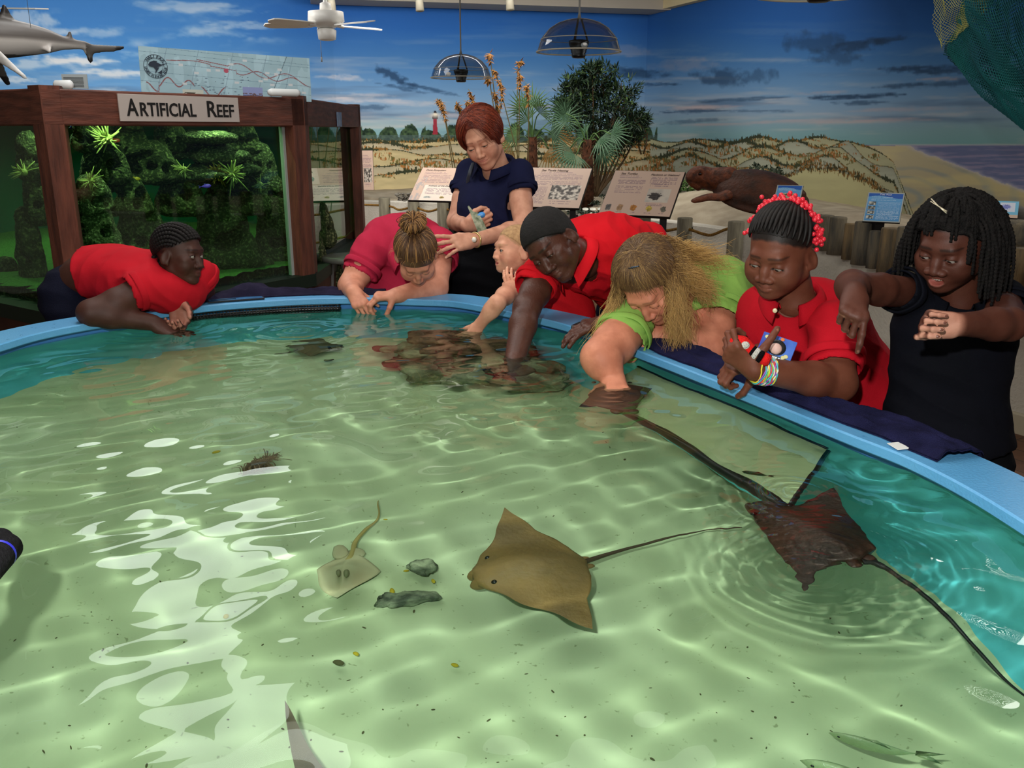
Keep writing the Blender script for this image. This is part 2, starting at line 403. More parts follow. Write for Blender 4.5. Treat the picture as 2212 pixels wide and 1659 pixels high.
# water surface with gentle swell and rings round whatever breaks the surface
_rg = np.random.default_rng(11); waves = []
for i in range(15):
    Lw = _rg.uniform(.16, .75); a = R_(35) + _rg.normal() * .9; waves.append((cos(a) * 2 * pi / Lw, sin(a) * 2 * pi / Lw, _rg.uniform(0, 6.28), .0026 * Lw * _rg.uniform(.5, 1)))
for i in range(22):
    Lw = _rg.uniform(.07, .20); a = _rg.uniform(0, 6.28); waves.append((cos(a) * 2 * pi / Lw, sin(a) * 2 * pi / Lw, _rg.uniform(0, 6.28), .0015 * Lw))
rings = []
for (px, py, lam, amp, fall) in ((1790, 1180, .022, .00042, .16), (1740, 1230, .03, .0006, .13), (1720, 1060, .025, .0005, .12), (1100, 800, .05, .00025, .2), (1018, 712, .035, .0004, .12), (340, 700, .05, .0013, .2), (1320, 850, .04, .0008, .14), (640, 715, .06, .0009, .2), (2010, 1060, .09, .0016, .18), (1900, 1010, .05, .0007, .14), (940, 695, .05, .0006, .12), (200, 800, .11, .0012, .35), (330, 1000, .16, .0010, .22)):
    p = PZ(px, py, ZW); rings.append((p[0], p[1], 2 * pi / lam, amp, fall))
def waterz(x, y):
    z = np.full(np.shape(x), ZW)
    wx = x + .05 * (fbm(x * 3, y * 3, 0, 2, 40) - .5); wy = y + .05 * (fbm(x * 3, y * 3, 5, 2, 41) - .5)
    calm = .55 + .75 * fbm(x * 1.3, y * 1.3, 2, 2, 44)
    for kx, ky, ph, am in waves: z = z + am * calm * np.sin(wx * kx + wy * ky + ph)
    for cx, cy, k, am, fa in rings:
        r = np.hypot(x - cx, (y - cy)); z = z + am * np.cos(r * k) * np.exp(-(r / fa) ** 2)
    return z
v, F = masked_grid(.0065, waterz, .10)
M_water = bpy.data.materials.new('pool_water'); M_water.use_nodes = True; nt = M_water.node_tree; nt.nodes.clear()
o = nt.nodes.new('ShaderNodeOutputMaterial'); g = nt.nodes.new('ShaderNodeBsdfGlass'); g.inputs['Roughness'].default_value = 0; g.inputs['IOR'].default_value = 1.33; g.inputs['Color'].default_value = (.90, 1.0, .965, 1); nt.links.new(g.outputs[0], o.inputs[0])
water = mesh_obj('water', v, F, M_water); tag(water, 'clear rippled water filling the blue touch pool to just under its rim', 'water', kind='stuff')
water.cycles.is_caustics_caster = True

# ================================================================ ROOM
def strip(name, pts, z0, z1, m, back=.08, h=None, parent=None, nz=2):
    """a wall following a plan polyline; zs linear"""
    pts = np.asarray(pts, float); return pts
M_floor = bpy.data.materials.new('plank_floor'); M_floor.use_nodes = True
nt = M_floor.node_tree; N = nt.nodes; L = nt.links; b = N['Principled BSDF']; b.inputs['Roughness'].default_value = .45
tc = N.new('ShaderNodeTexCoord'); mp = N.new('ShaderNodeMapping'); mp.inputs['Rotation'].default_value = (0, 0, R_(62)); br = N.new('ShaderNodeTexBrick'); br.offset = .4
br.inputs['Scale'].default_value = 1; br.inputs['Brick Width'].default_value = 1.9; br.inputs['Row Height'].default_value = .14; br.inputs['Mortar Size'].default_value = .004
br.inputs['Color1'].default_value = l4((124, 80, 52)); br.inputs['Color2'].default_value = l4((98, 60, 38)); br.inputs['Mortar'].default_value = l4((38, 22, 14))
n1 = N.new('ShaderNodeTexNoise'); n1.inputs['Scale'].default_value = 3; n1.inputs['Detail'].default_value = 6; mp2 = N.new('ShaderNodeMapping'); mp2.inputs['Rotation'].default_value = (0, 0, R_(62)); mp2.inputs['Scale'].default_value = (1, 9, 1)
r1 = N.new('ShaderNodeValToRGB'); r1.color_ramp.elements[0].color = (.45, .42, .4, 1); r1.color_ramp.elements[1].color = (1.1, 1.1, 1.1, 1); x = N.new('ShaderNodeMix'); x.data_type = 'RGBA'; x.blend_type = 'MULTIPLY'; x.inputs[0].default_value = .8
L.new(tc.outputs['Object'], mp.inputs[0]); L.new(mp.outputs[0], br.inputs[0]); L.new(tc.outputs['Object'], mp2.inputs[0]); L.new(mp2.outputs[0], n1.inputs[0]); L.new(n1.outputs[0], r1.inputs[0]); L.new(br.outputs[0], x.inputs[6]); L.new(r1.outputs[0], x.inputs[7]); L.new(x.outputs[2], b.inputs['Base Color'])
K1 = V(-2.13, 11.18); K2 = V(1.738, 12.10); WL = V(-7.6, 7.82); WR = V(5.30, 2.72)
fl = MB().box((-.8, 4.7, -.05), (14.5, 17, .1)).build('floor', M_floor, smooth=False); tag(fl, kind='structure')
M_ceil = mat('ceiling_paint', (150, 142, 128), .9, .1, col2=(136, 128, 116), scale=1.2)
ce = MB().box((-.8, 4.7, 3.36), (14.5, 17, .1)).build('ceiling', M_ceil, smooth=False); tag(ce, kind='structure')
M_white = mat('stucco_white', (214, 208, 194), .9, .2, col2=(200, 194, 180), scale=2, bump=.6, bscale=55)
M_plain = mat('back_wall_paint', (190, 186, 176), .9, .1)
for nm, a, b2 in (('wall_back', (-7.9, -3.7), (6.3, -3.7)), ('wall_east', (6.3, -3.7), (5.30, 2.72)), ('wall_west', (-7.9, -3.7), (-7.6, 7.82))):
    a = V(*a); b2 = V(*b2); d = b2 - a; c = (a + b2) / 2; o = MB().box((c[0], c[1], 1.65), (np.linalg.norm(d), .08, 3.3), Rz(math.atan2(d[1], d[0]))).build(nm, M_plain, smooth=False); tag(o, kind='structure')

# ---------------- painted beach mural on the three walls
def paint(px, py, side):
    """mural pigment with side light and shade mixed in (sRGB 0-255) by where the painting lies, measured on the photo and fixed to the wall"""
    S = np.array
    def mixc(c, d, a): return c * (1 - a)[:, None] + S(d, float)[None] * a[:, None]
    ys = S([-250, -60, 60, 130, 200, 245, 285, 315, 700.]); cs = S([[30, 86, 168], [34, 92, 176], [44, 106, 186], [74, 130, 192], [120, 164, 208], [148, 178, 206], [140, 182, 190], [128, 178, 182], [128, 178, 182.]])
    yy = py + 14 * (fbm(px / 160, py / 60, 0, 3, 3) - .5)
    c = np.stack([np.interp(yy, ys, cs[:, i]) for i in range(3)], 1)
    if True:
        L_ = np.clip((700 - px) / 300, 0, 1); c = mixc(c, (96, 164, 222), L_ * .45)  # left end mixed paler: the brighter light on that wall, put into the colour
    # long wisps
    w = fbm(px / 190 + .3 * fbm(px / 60, py / 30, 0, 3, 8), py / 13, 0, 4, 12); a = np.clip((w - .56) * 4, 0, 1) * np.clip((py - 30) / 200, .0, 1)
    c = mixc(c, (232, 214, 206), a * .6)
    w = fbm(px / 260, py / 16, 3, 4, 21); a = np.clip((w - .58) * 5, 0, 1) * np.clip((py - 120) / 80, 0, 1) * np.clip((310 - py) / 20, 0, 1); c = mixc(c, (86, 112, 148), a * .55)
    w = fbm(px / 60, py / 22, 3, 5, 33); a = np.clip((w - .5) * 4, 0, 1) * np.clip((640 - px) / 100, 0, 1) * np.clip((py + 20) / 100, 0, 1) * .55 * np.clip((fbm(px / 300, py / 26 - px / 260, 0, 2, 4) - .42) * 6, 0, 1); c = mixc(c, (240, 240, 238), a)
    def blob(cx, cy, rx, ry, col, al, sl=0., nz=.6, sd=1):
        nonlocal c
        q = ((px - cx) / rx) ** 2 + ((py - cy - sl * (px - cx)) / ry) ** 2 + nz * (fbm(px / rx * 3.5, py / ry * 1.5, sd, 4, sd) - .5) * 3
        c = mixc(c, col, np.clip(1.15 - q, 0, 1) * al)
    # painted clouds: cumulus low on the left, dark evening bars on the right
    for (cx, cy, rx, ry, al) in ((150, 130, 90, 11, .8), (250, 158, 90, 9, .75), (60, 45, 60, 25, .5), (430, 18, 130, 14, .45), (520, 55, 90, 10, .4), (200, 70, 70, 12, .35), (30, 170, 60, 8, .6)): blob(cx, cy, rx, ry, (244, 240, 236), al, .04, .8, int(cx))
    for (cx, cy, rx, ry, al) in ((740, 168, 60, 8, .65), (800, 216, 90, 5, .55), (740, 216, 60, 6, .6), (870, 222, 70, 8, .4), (800, 205, 60, 4, .5)): blob(cx, cy, rx, ry, (222, 214, 218), al, .05, .7, int(cx + cy))
    for (cx, cy, rx, ry, al, sl) in ((850, 165, 42, 12, .75, .45), (870, 190, 50, 5, .5, .18), (925, 192, 60, 5, .6, .22), (800, 232, 40, 6, .45, 0), (1000, 243, 80, 3, .4, 0), (1380, 160, 70, 10, .6, .02), (1420, 182, 50, 4, .6, 0), (1560, 165, 62, 22, .6, .05), (1640, 165, 40, 18, .4, -.1), (1500, 240, 80, 5, .65, -.04), (1600, 215, 110, 4, .5, -.06), (1500, 262, 70, 5, .4, -.06),
                                 (1810, 210, 60, 6, .8, -.02), (1900, 206, 60, 6, .8, -.06), (1860, 222, 60, 5, .55, 0), (1960, 148, 70, 7, .75, -.05), (2040, 152, 70, 10, .7, -.05), (1950, 185, 60, 5, .6, -.08), (1760, 92, 70, 24, .5, 0), (1850, 100, 70, 14, .7, -.12), (1800, 122, 60, 18, .45, .05), (1910, 88, 50, 8, .6, -.15), (2050, 180, 80, 8, .5, -.1), (1650, 240, 70, 3, .4, 0), (1330, 150, 60, 10, .45, .05)):
        blob(cx, cy, rx, ry, (34, 62, 96), al, sl, .8, int(cx * 3 + cy))
    for (cx, cy, rx, ry, al) in ((1520, 232, 80, 5, .5), (1880, 262, 160, 5, .55), (1700, 262, 130, 4, .5), (1560, 268, 110, 4, .5), (1950, 236, 120, 5, .4), (1350, 110, 50, 14, .25), (1480, 140, 70, 16, .3), (2030, 170, 60, 4, .5), (1780, 200, 60, 4, .4), (1160, 230, 80, 4, .45), (980, 250, 120, 6, .4)): blob(cx, cy, rx, ry, (214, 184, 184), al, -.03, .7, int(cx + 7))
    # sea on the right
    hz = 313.0; sea = (py > hz) & (px > 1400); c[sea] = S((112, 122, 164), float)
    n = fbm(px / 70, py / 4, 2, 4, 51); a = np.clip((n - .5) * 5, 0, 1) * sea; c = mixc(c, (176, 160, 190), a * .6); c = mixc(c, (196, 200, 204), np.exp(-((py - hz) / 1.6) ** 2) * (px > 1900) * .8)
    # beach right: curved shore
    xs_ = 1930 + np.clip(py - 313, 0, 200) * 2.6 + 8 * (fbm(px / 20, py / 9, 0, 2, 61) - .5) * 3
    bch = (py > hz + 2) & (px < xs_ + 25); 
    sw = np.sin((np.hypot((px - 1930) * 1., (py - 430) * 2.4) + 26 * fbm(px / 60, py / 30, 0, 3, 62)) / 8.5) * .5 + .5
    sandc = np.stack([np.full(len(px), 206.), np.full(len(px), 194.), np.full(len(px), 158.)], 1); yb = np.clip((py - 330) / 120, 0, 1)
    sandc = sandc * (1 - .1 * yb)[:, None]; sandc = mixc(sandc, (142, 158, 164), np.clip(sw - .55, 0, 1) * 1.3 * np.clip((px - 1880) / 60, 0, 1) * np.clip((py - 345) / 30, 0, 1)); sandc = mixc(sandc, (232, 214, 150), np.clip((fbm(px / 90, py / 26, 0, 3, 64) - .5) * 3, 0, .5))
    c = np.where(bch[:, None], sandc, c); c = mixc(c, (206, 202, 214), np.exp(-((px - xs_ - 25) / 12) ** 2) * (py > hz + 2) * .6)
    # tree line and lighthouse on the left wall piece
    tl = 299 - 26 * np.sqrt(np.clip(1 - ((((px + 18 * vnoise(px / 90, 0, 0, 76)) % 46) - 23) / 21.) ** 2, 0, 1)) * (.55 + .6 * vnoise(np.floor(px / 46), 0, 0, 70)) - 5 * fbm(px / 5, 0, 0, 2, 71); inz = px < 1420
    fol = (py > tl) & (py < 306) & inz; fn = fbm(px / 6, py / 5, 0, 3, 72)
    c = np.where(fol[:, None], S((52, 74, 52.)) + (fn[:, None] - .5) * S((96, 106, 60.)), c)
    hz_ = inz & (py > 292) & (py < 308); c = mixc(c, (104, 122, 128), hz_ * .45)
    lw = 5.2 - (288 - py) * .045; lh = (np.abs(px - 940) < lw) & (py > 255) & (py < 291); c[lh] = (160, 50, 66); c[(np.abs(px - 940) < 6) & (py > 250) & (py < 256)] = (46, 40, 48)
    lw2 = (np.abs(px - 940) < 3.2) & (py > 243) & (py <= 250); c = mixc(c, (240, 232, 214), np.exp(-(((px - 940) / 10) ** 2 + ((py - 249) / 6) ** 2)) * .9); c[lw2] = (250, 240, 220); c[(np.abs(px - 940) < 3.6 - (243 - py) * .6) & (py > 238) & (py <= 243.5)] = (36, 34, 44)
    # dunes: ridge after ridge, each with a grass fringe
    rid = [(304, 6, 105, 0), (315, 10, 90, 1), (331, 13, 130, 2), (352, 14, 120, 3), (378, 15, 190, 4)]
    for (yb0, am, wl, sd) in rid:
        dmin, dmax = (-2000, 1420) if True else (0, 0)
        ry = yb0 + am * (np.sin(px / wl * 3.1 + sd * 2.1) * .5 + fbm(px / wl, 0, sd, 3, 80 + sd) * 1.4 - .7)
        right = px > 1405; ry = np.where(right, yb0 - 2 + am * 1.25 * (np.sin(px / (wl * .8) * 4.1 + sd * 1.3) * .55 + fbm(px / (wl * .6), 0, sd, 3, 90 + sd) * 1.2 - .6) + np.clip(px - 1840 + (yb0 - 304) * .8, 0, 400) * .55 + np.clip(px - 1930, 0, 400) * 2, ry)
        lim = np.ones(len(px), bool); m_ = (py > ry) & lim
        dd = py - ry; base = S((222, 204, 154.)) if sd % 2 == 0 else S((212, 200, 166.))
        rgt = S((196, 200, 176.)) if sd % 2 else S((204, 202, 160.)); bc = np.where(right[:, None], rgt, base)
        bc = bc * (.86 + .12 * fbm(px / 30, py / 9, sd, 3, 100 + sd) - .10 * np.clip(1 - dd / 9., 0, 1) * (sd > 0))[:, None]
        c = np.where(m_[:, None], bc, c)
        gh = (2.2 + 9 * vnoise(px / 1.5, sd, 0, 120 + sd) ** 2.4) * np.clip((fbm(px / 80, sd, 0, 2, 130 + sd) - .34) * 4.2, .18, 1.35); g_ = (dd + gh * .8 > 0) & (dd < gh * .35 + 1) & lim
        gc = np.where((vnoise(px / 3, py / 4, sd, 150) > .55)[:, None], S((150, 110, 56.)), S((66, 72, 44.))); gc = np.where((fbm(px / 26, 0, sd, 2, 151) > .5)[:, None], gc, S((58, 64, 44.)))
        tuf = (fbm(px / 44, py / 13 - px / 90, sd, 3, 155) > .585) & (vnoise(px / 1.4, py / 6, sd, 156) > .46) & m_ & (dd < 22) & (px < 1900); c = np.where(tuf[:, None], np.where((vnoise(px / 5, py / 4, sd, 157) > .5)[:, None], S((178, 120, 60.)), S((106, 98, 54.))), c)
        c = np.where(g_[:, None], gc, c)
    # loose tufts in the foreground sand
    t = fbm(px / 46, py / 16, 9, 3, 160); tf = (t > .6) & (vnoise(px / 1.6, py / 7, 1, 161) > .5) & (py > 330) & (py < 396) & (px < 1850); c = np.where(tf[:, None], np.where((vnoise(px / 4, py / 4, 1, 162) > .5)[:, None], S((112, 104, 56.)), S((170, 112, 60.))), c)
    # big dune shoulder and its grass on the right wall
    shy = np.interp(px, [1400, 1640, 1700, 1745, 1800, 1870, 1905, 1960, 2400], [700, 420, 384, 364, 366, 392, 412, 470, 900]); sh = (py > shy) & (px > 1600)
    c = np.where(sh[:, None], S((208, 202, 150.)) * (.95 + .08 * fbm(px / 40, py / 14, 0, 3, 170))[:, None], c)
    gb = (np.abs(py - shy + 4) < 3 + 13 * vnoise(px / 1.9, 0, 0, 171) * np.clip((px - 1690) / 60, 0, 1)) & (px > 1650) & (px < 1918) & (vnoise(px / 1.2, py / 6, 0, 172) > .3); c = np.where(gb[:, None], np.where((vnoise(px / 3, py / 5, 0, 173) > .5)[:, None], S((140, 104, 52.)), S((70, 66, 40.))), c)
    c = c * (1 - .20 * np.clip((px - 1330) / 120, 0, 1))[:, None]  # right part darkened in the colour, standing for light falling off there
    return np.clip(c, 0, 255)
M_mural = mat('mural_paint', (255, 255, 255), .75, .2, vcol=True)
def mural(name, A, B, hx, side):
    A, B = V(*A), V(*B); Lw = np.linalg.norm(B - A); us = np.arange(0, Lw + hx, hx).clip(0, Lw)
    zs = np.r_[np.arange(.0, .8, .2), np.arange(.8, 1.62, .0065), np.arange(1.62, 3.31, .014)]
    U, Z = np.meshgrid(us, zs); p = A[None] + (B - A)[None] / Lw * U.ravel()[:, None]; v = np.c_[p, Z.ravel()]
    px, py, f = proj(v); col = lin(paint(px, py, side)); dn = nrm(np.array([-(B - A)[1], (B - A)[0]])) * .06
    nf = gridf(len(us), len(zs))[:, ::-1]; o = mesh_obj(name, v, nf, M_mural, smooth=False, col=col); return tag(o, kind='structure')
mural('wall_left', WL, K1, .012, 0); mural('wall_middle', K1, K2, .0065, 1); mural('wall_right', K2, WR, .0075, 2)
# wall heads, beams and light rail at the ceiling
bm = MB(); d = nrm(np.r_[K2 - K1, 0]); c0 = np.r_[(K1 + K2) / 2, 3.14] + V(0, -.10, 0)
bm.box(c0 + V(.0, -.22, .01), (4.3, .5, .30), Rz(math.atan2(d[1], d[0]))); o = bm.build('trim_1', mat('soffit', (176, 168, 156), .8, .2), smooth=False); tag(o, kind='structure')
d2 = K2 - WR; o = MB().box((K2[0] + .72, K2[1] - 2.05, 3.12), (3.4, .10, .22), Rz(math.atan2(d2[1], d2[0]))).build('trim_2', mat('cream_trim', (206, 190, 150), .7, .2), smooth=False); tag(o, kind='structure')
o = MB().box((-2.2, 9.9, 3.22), (.1, 6, .14), Rz(R_(50))).box((.4, 9.6, 3.2), (.09, 6, .1), Rz(R_(70))).box((1.3, 10.2, 3.2), (.09, 4, .1), Rz(R_(-60))).build('trim_3', mat('steel_beam', (108, 104, 98), .6, .4), smooth=False); tag(o, kind='structure')
M_spot = mat('spot_cream', (150, 144, 128), .6, .3)
for i, (px, py) in enumerate(((715, 6), (905, 4), (1100, 2))):
    p = PY(px, py - 8, 9.4); e = empty('ceiling_spotlight', p, ['cream spotlight can under the ceiling beside the fan rod', 'cream spotlight can under the ceiling left of the small dome cable', 'cream spotlight can under the ceiling between the two hanging domes'][i], 'spotlight', 'spotlights under the ceiling')
    MB().tube([p + V(0, 0, .05), p + V(.01, -.03, -.12)], [.034, .042], 14).build('can', M_spot, e)
    MB().tube([p + V(0, 0, .04), p + V(0, 0, 3.3 - p[2])], .012, 8).build('bracket', M_spot, e)

# ================================================================ DIORAMA: low wall, sand, posts, rope
lowc = catmull([(-2.6, 10.5), (-1.6, 10.2), (-.6, 9.8), (.6, 8.9), (1.42, 7.8), (1.85, 7.0), (2.25, 6.0), (2.42, 5.35), (2.75, 4.6), (3.4, 3.8), (4.6, 3.0)], 8)
lowc = resample(lowc, 90, False); lt = np.gradient(lowc, axis=0); lt /= np.linalg.norm(lt, axis=1)[:, None]; ln = np.stack([-lt[:, 1], lt[:, 0]], 1)
if (ln[40] @ (K2 - lowc[40])) < 0: ln = -ln
def lsweep(prof):
    pr = np.asarray(prof, float); n, k = len(lowc), len(pr); v = np.zeros((n, k, 3)); v[:, :, :2] = lowc[:, None] + ln[:, None] * pr[None, :, :1]; v[:, :, 2] = pr[None, :, 1]
    f = [(i * k + q, (i + 1) * k + q, (i + 1) * k + q + 1, i * k + q + 1) for i in range(n - 1) for q in range(k - 1)]; return v.reshape(-1, 3), f
ZL = .82
v, f = lsweep([(0, 0), (0, ZL - .01), (.01, ZL), (.14, ZL), (.14, .5)]); o = mesh_obj('wall_low', v, f, M_white, smooth=False); tag(o, kind='structure')
v, f = lsweep([(-.001, 0), (-.022, 0), (-.022, .105), (-.016, .115), (-.001, .115)]); o = mesh_obj('baseboard_low', v, f, mat('baseboard_cream', (196, 186, 160), .6, .3), smooth=False); tag(o, kind='structure')
def mural_pt(t):
    path = np.array([V(-4.2, 9.90), K1, K2, WR]); s = np.r_[0, np.cumsum(np.linalg.norm(np.diff(path, axis=0), axis=1))]; u = t * s[-1]
    return np.stack([np.interp(u, s, path[:, i]) for i in range(2)], -1)
def diz(p, s):
    X, Y = p[..., 0], p[..., 1]; edge = np.interp(X + 0 * Y, [-3, -1.2, 1.0, 1.74, 2.4, 3.3, 5], [.86, .87, .98, 1.06, 1.0, .88, .83])
    z = ZL + .02 + (edge - ZL) * s ** .8 + .05 * (fbm(X * 1.7, Y * 1.7, 0, 3, 77) - .5)
    return z + .16 * np.exp(-(((X - 1.75) / .6) ** 2 + ((Y - 8.1) / .8) ** 2)) * np.clip(s * 3, 0, 1) + .10 * np.exp(-(((X - 2.6) / .5) ** 2 + ((Y - 6.6) / .8) ** 2)) * np.clip(s * 3, 0, 1)
n_, k_ = 150, 40; tt = np.linspace(0, 1, n_); lw_ = np.stack([np.interp(tt, np.linspace(0, 1, len(lowc)), (lowc + ln * .1)[:, i]) for i in range(2)], 1); mw_ = mural_pt(tt)
ss = np.linspace(0, 1, k_); G = lw_[None] * (1 - ss)[:, None, None] + mw_[None] * ss[:, None, None]; Zg = diz(G, ss[:, None] * np.ones(n_)[None]); Zg[0] = ZL - .02
M_dsand = mat('diorama_sand', (150, 138, 118), .95, .1, col2=(176, 164, 142), scale=5, bump=.5, bscale=120)
ds = mesh_obj('diorama_sand', np.c_[G.reshape(-1, 2), Zg.ravel()], gridf(n_, k_)[:, ::-1], M_dsand); tag(ds, 'grey-beige sand bank of the beach display behind the low white wall', 'sand', kind='stuff')
def dsz(x, y):
    d = (G[..., 0] - x) ** 2 + (G[..., 1] - y) ** 2; return float(Zg.ravel()[np.argmin(d)])

M_post = mat('weathered_post', (138, 132, 112), .85, .2, col2=(104, 98, 84), scale=6, stretch=(6, 6, .7), bump=.5, bscale=30)
M_rope = mat('manila_rope', (158, 120, 62), .9, .1, col2=(120, 86, 40), scale=60, bump=1, bscale=200)
posts = []
plist = [(830, 427, 9.7, .062), (893, 430, 9.45, .062), (957, 433, 9.2, .062), (1090, 445, 8.6, .062), (1210, 455, 8.1, .062), (1390, 462, 7.45, .064), (1480, 470, 7.05, .060), (1591, 478, 6.55, .060)]
plab = ['first rope post beside the aquarium', 'second rope post, behind the girl with the bun', 'third rope post, under the dune sign', 'rope post behind the standing woman', 'rope post under the sea turtle nesting sign', 'rope post behind the teenage boy', 'rope post right of the plankton sign', 'rope post left of the girl with the red hair beads']
M_hole = mat('hole_dark', (30, 24, 18), .9, .1)
for i, (px, py, Y, r) in enumerate(plist):
    p = PY(px, py, Y); zt = p[2]; e = empty('rope_post', (p[0], p[1], 0), 'grey weathered round timber post, ' + plab[i], 'post', 'timber posts carrying the rope')
    MB().tube([(p[0], p[1], 0), (p[0], p[1], zt - .006), (p[0], p[1], zt)], [r, r, r - .006], 20).build('timber', M_post, e); posts.append((p[0], p[1], zt, r))
    for dz in (.085, .36):
        if i < 7: MB().ell((p[0] + r * .9, p[1] - .02, zt - dz), (.008, .016, .016)).build('rope_hole', M_hole, e)
for k, dz in enumerate((.085, .36)):
    pts = [V(posts[0][0] - .7, posts[0][1] + .25, posts[0][2] - dz)]
    for i, p in enumerate(posts):
        pts.append(V(p[0], p[1] - .0, p[2] - dz))
        if i < len(posts) - 1: q = posts[i + 1]; pts.append(V((p[0] + q[0]) / 2, (p[1] + q[1]) / 2, (p[2] + q[2]) / 2 - dz - .035))
    if k == 0: pts.append(V(posts[-1][0] + .05, posts[-1][1] - .02, .35))
    o = MB().tube(catmull(pts, 8), .0115, 8).build('rope', M_rope); tag(o, ['upper tan rope strung through the weathered posts before the low wall', 'lower tan rope strung through the weathered posts before the low wall'][k], 'rope', 'ropes through the posts')
# log palisade on the ledge, right
M_log = mat('driftwood_log', (122, 112, 92), .85, .2, col2=(84, 82, 76), scale=5, stretch=(5, 5, .8), bump=.7, bscale=24, detail=6)
M_log2 = mat('driftwood_log_tan', (140, 118, 84), .85, .2, col2=(92, 84, 70), scale=5, stretch=(5, 5, .8), bump=.7, bscale=24, detail=6)
logs = [(1762, 464, 526, 30, 'leftmost'), (1785, 466, 531, 36, 'second from left'), (1812, 470, 541, 36, 'third from left, wide'), (1838, 484, 551, 24, 'fourth, narrow and low'), (1866, 480, 562, 38, 'left of the card'), (1893, 500, 570, 26, 'short, below the card'), (1924, 494, 580, 40, 'under the stand'), (1958, 492, 592, 40, 'tall, right of stand'), (1984, 520, 600, 30, 'short, beside the dreadlocks'), (2060, 520, 610, 40, 'behind the dreadlocks'), (2110, 530, 615, 40, 'behind the shoulder'), (2166, 535, 625, 44, 'near the right edge'), (2205, 538, 635, 44, 'last on the right')]
for i, (px, y0, y1, w, lb) in enumerate(logs):
    a = PZ(px, y1, ZL + .005); Y = a[1]; top = PY(px, y0, Y + .02); r = w / 2 / FPX * (Y / .97) * .98
    o = MB().tube([(a[0], Y + .06, ZL - .03), (a[0], Y + .06, (ZL + top[2]) / 2), (a[0], Y + .06, top[2] - .008), (a[0], Y + .06, top[2])], [r * 1.03, r, r * .98, r * .9], 18).build('palisade_log', M_log if i % 3 else M_log2)
    tag(o, 'weathered upright palisade log on the ledge: ' + lb, 'log', 'log palisade on the ledge')
o = MB().tube([PY(2150, 500, 4.9), PY(2212, 505, 4.8), PY(2290, 512, 4.7)], .075, 14).build('driftwood_log', M_log); tag(o, 'dark log lying across the rocks at the right edge', 'log')
o = MB().ell(PY(2192, 478, 5.0), (.07, .08, .09), None, 12, 9).build('boulder', mat('grey_rock', (92, 88, 82), .9, .2, bump=1, bscale=12)); tag(o, 'grey boulder above the lying log at the right edge', 'rock')
# ================================================================ AQUARIUM
TA = [V(-1.955, 3.83), V(-1.14, 5.05), V(-1.13, 6.85), V(-2.35, 7.75), V(-3.7, 7.2), V(-4.3, 6.0), V(-3.25, 4.72)]
ZT = 1.765; ZG0 = .80; ZG1 = 1.615
M_tw = mat('reef_tank_stained_wood', (116, 66, 50), .55, .35, col2=(78, 44, 34), scale=4, stretch=(7, 7, 1.1), bump=.35, bscale=20, detail=6)
M_twh = mat('reef_tank_header_wood', (112, 64, 50), .55, .35, col2=(80, 46, 36), scale=3.2, stretch=(2, 2, 14), bump=.3, bscale=10, detail=6)
M_glass = clear_mat('aquarium_glass', (206, 232, 214), .01, 1.5)
tank = empty('aquarium', (-2.4, 5.6, 0), 'large many-sided aquarium with dark red-brown wooden posts and header, holding an artificial reef', 'aquarium')
tcen = np.mean(TA, axis=0); nT = len(TA)
def tseg(i): a, b2 = TA[i], TA[(i + 1) % nT]; d = nrm(b2 - a); n = V(d[1], -d[0]); n = n if n @ ((a + b2) / 2 - tcen) > 0 else -n; return a, b2, d, n
for i in range(nT):
    a, b2, d, n = tseg(i); c = (a + b2) / 2 - n * .045; Lw = np.linalg.norm(b2 - a); R = Rz(math.atan2(d[1], d[0]))
    MB().box((c[0], c[1], (ZT + ZG1) / 2), (Lw, .09, ZT - ZG1), R, bev=.006).build('header_board', M_twh, tank, smooth=False)
    MB().box((c[0], c[1], ZG0 / 2 - .01), (Lw, .09, ZG0 - .02), R).build('base_panel', mat('tank_base_wood', (84, 48, 34), .6, .3, col2=(60, 34, 24), scale=3), tank, smooth=False)
    MB().box((c[0], c[1], ZG0 - .035), (Lw, .11, .07), R).build('sill', mat('tank_sill', (20, 34, 24), .5, .3), tank, smooth=False)
    cg = c - n * .03; MB().box((cg[0], cg[1], (ZG0 + ZG1) / 2), (Lw - .06, .012, ZG1 - ZG0 + .05), R).build('glass_pane', M_glass, tank, smooth=False)
for i in range(nT):      # post: a bent pair of boards round each corner
    a0, a, a2 = TA[i - 1], TA[i], TA[(i + 1) % nT]; d1 = nrm(a0 - a); d2 = nrm(a2 - a); inn = nrm(tcen - a); w1 = .088
    q = [a, a + d1 * w1, a + d1 * w1 + inn * .07, a + inn * .11, a + d2 * w1 + inn * .07, a + d2 * w1]
    v = [(x, y, z) for z in (.0, ZT + .012) for x, y in q]; k = 6
    f = [tuple(range(k)), tuple(range(k, 2 * k))[::-1]] + [(j, (j + 1) % k, k + (j + 1) % k, k + j) for j in range(k)]
    mesh_obj('corner_post', v, f, M_tw, tank, smooth=False)
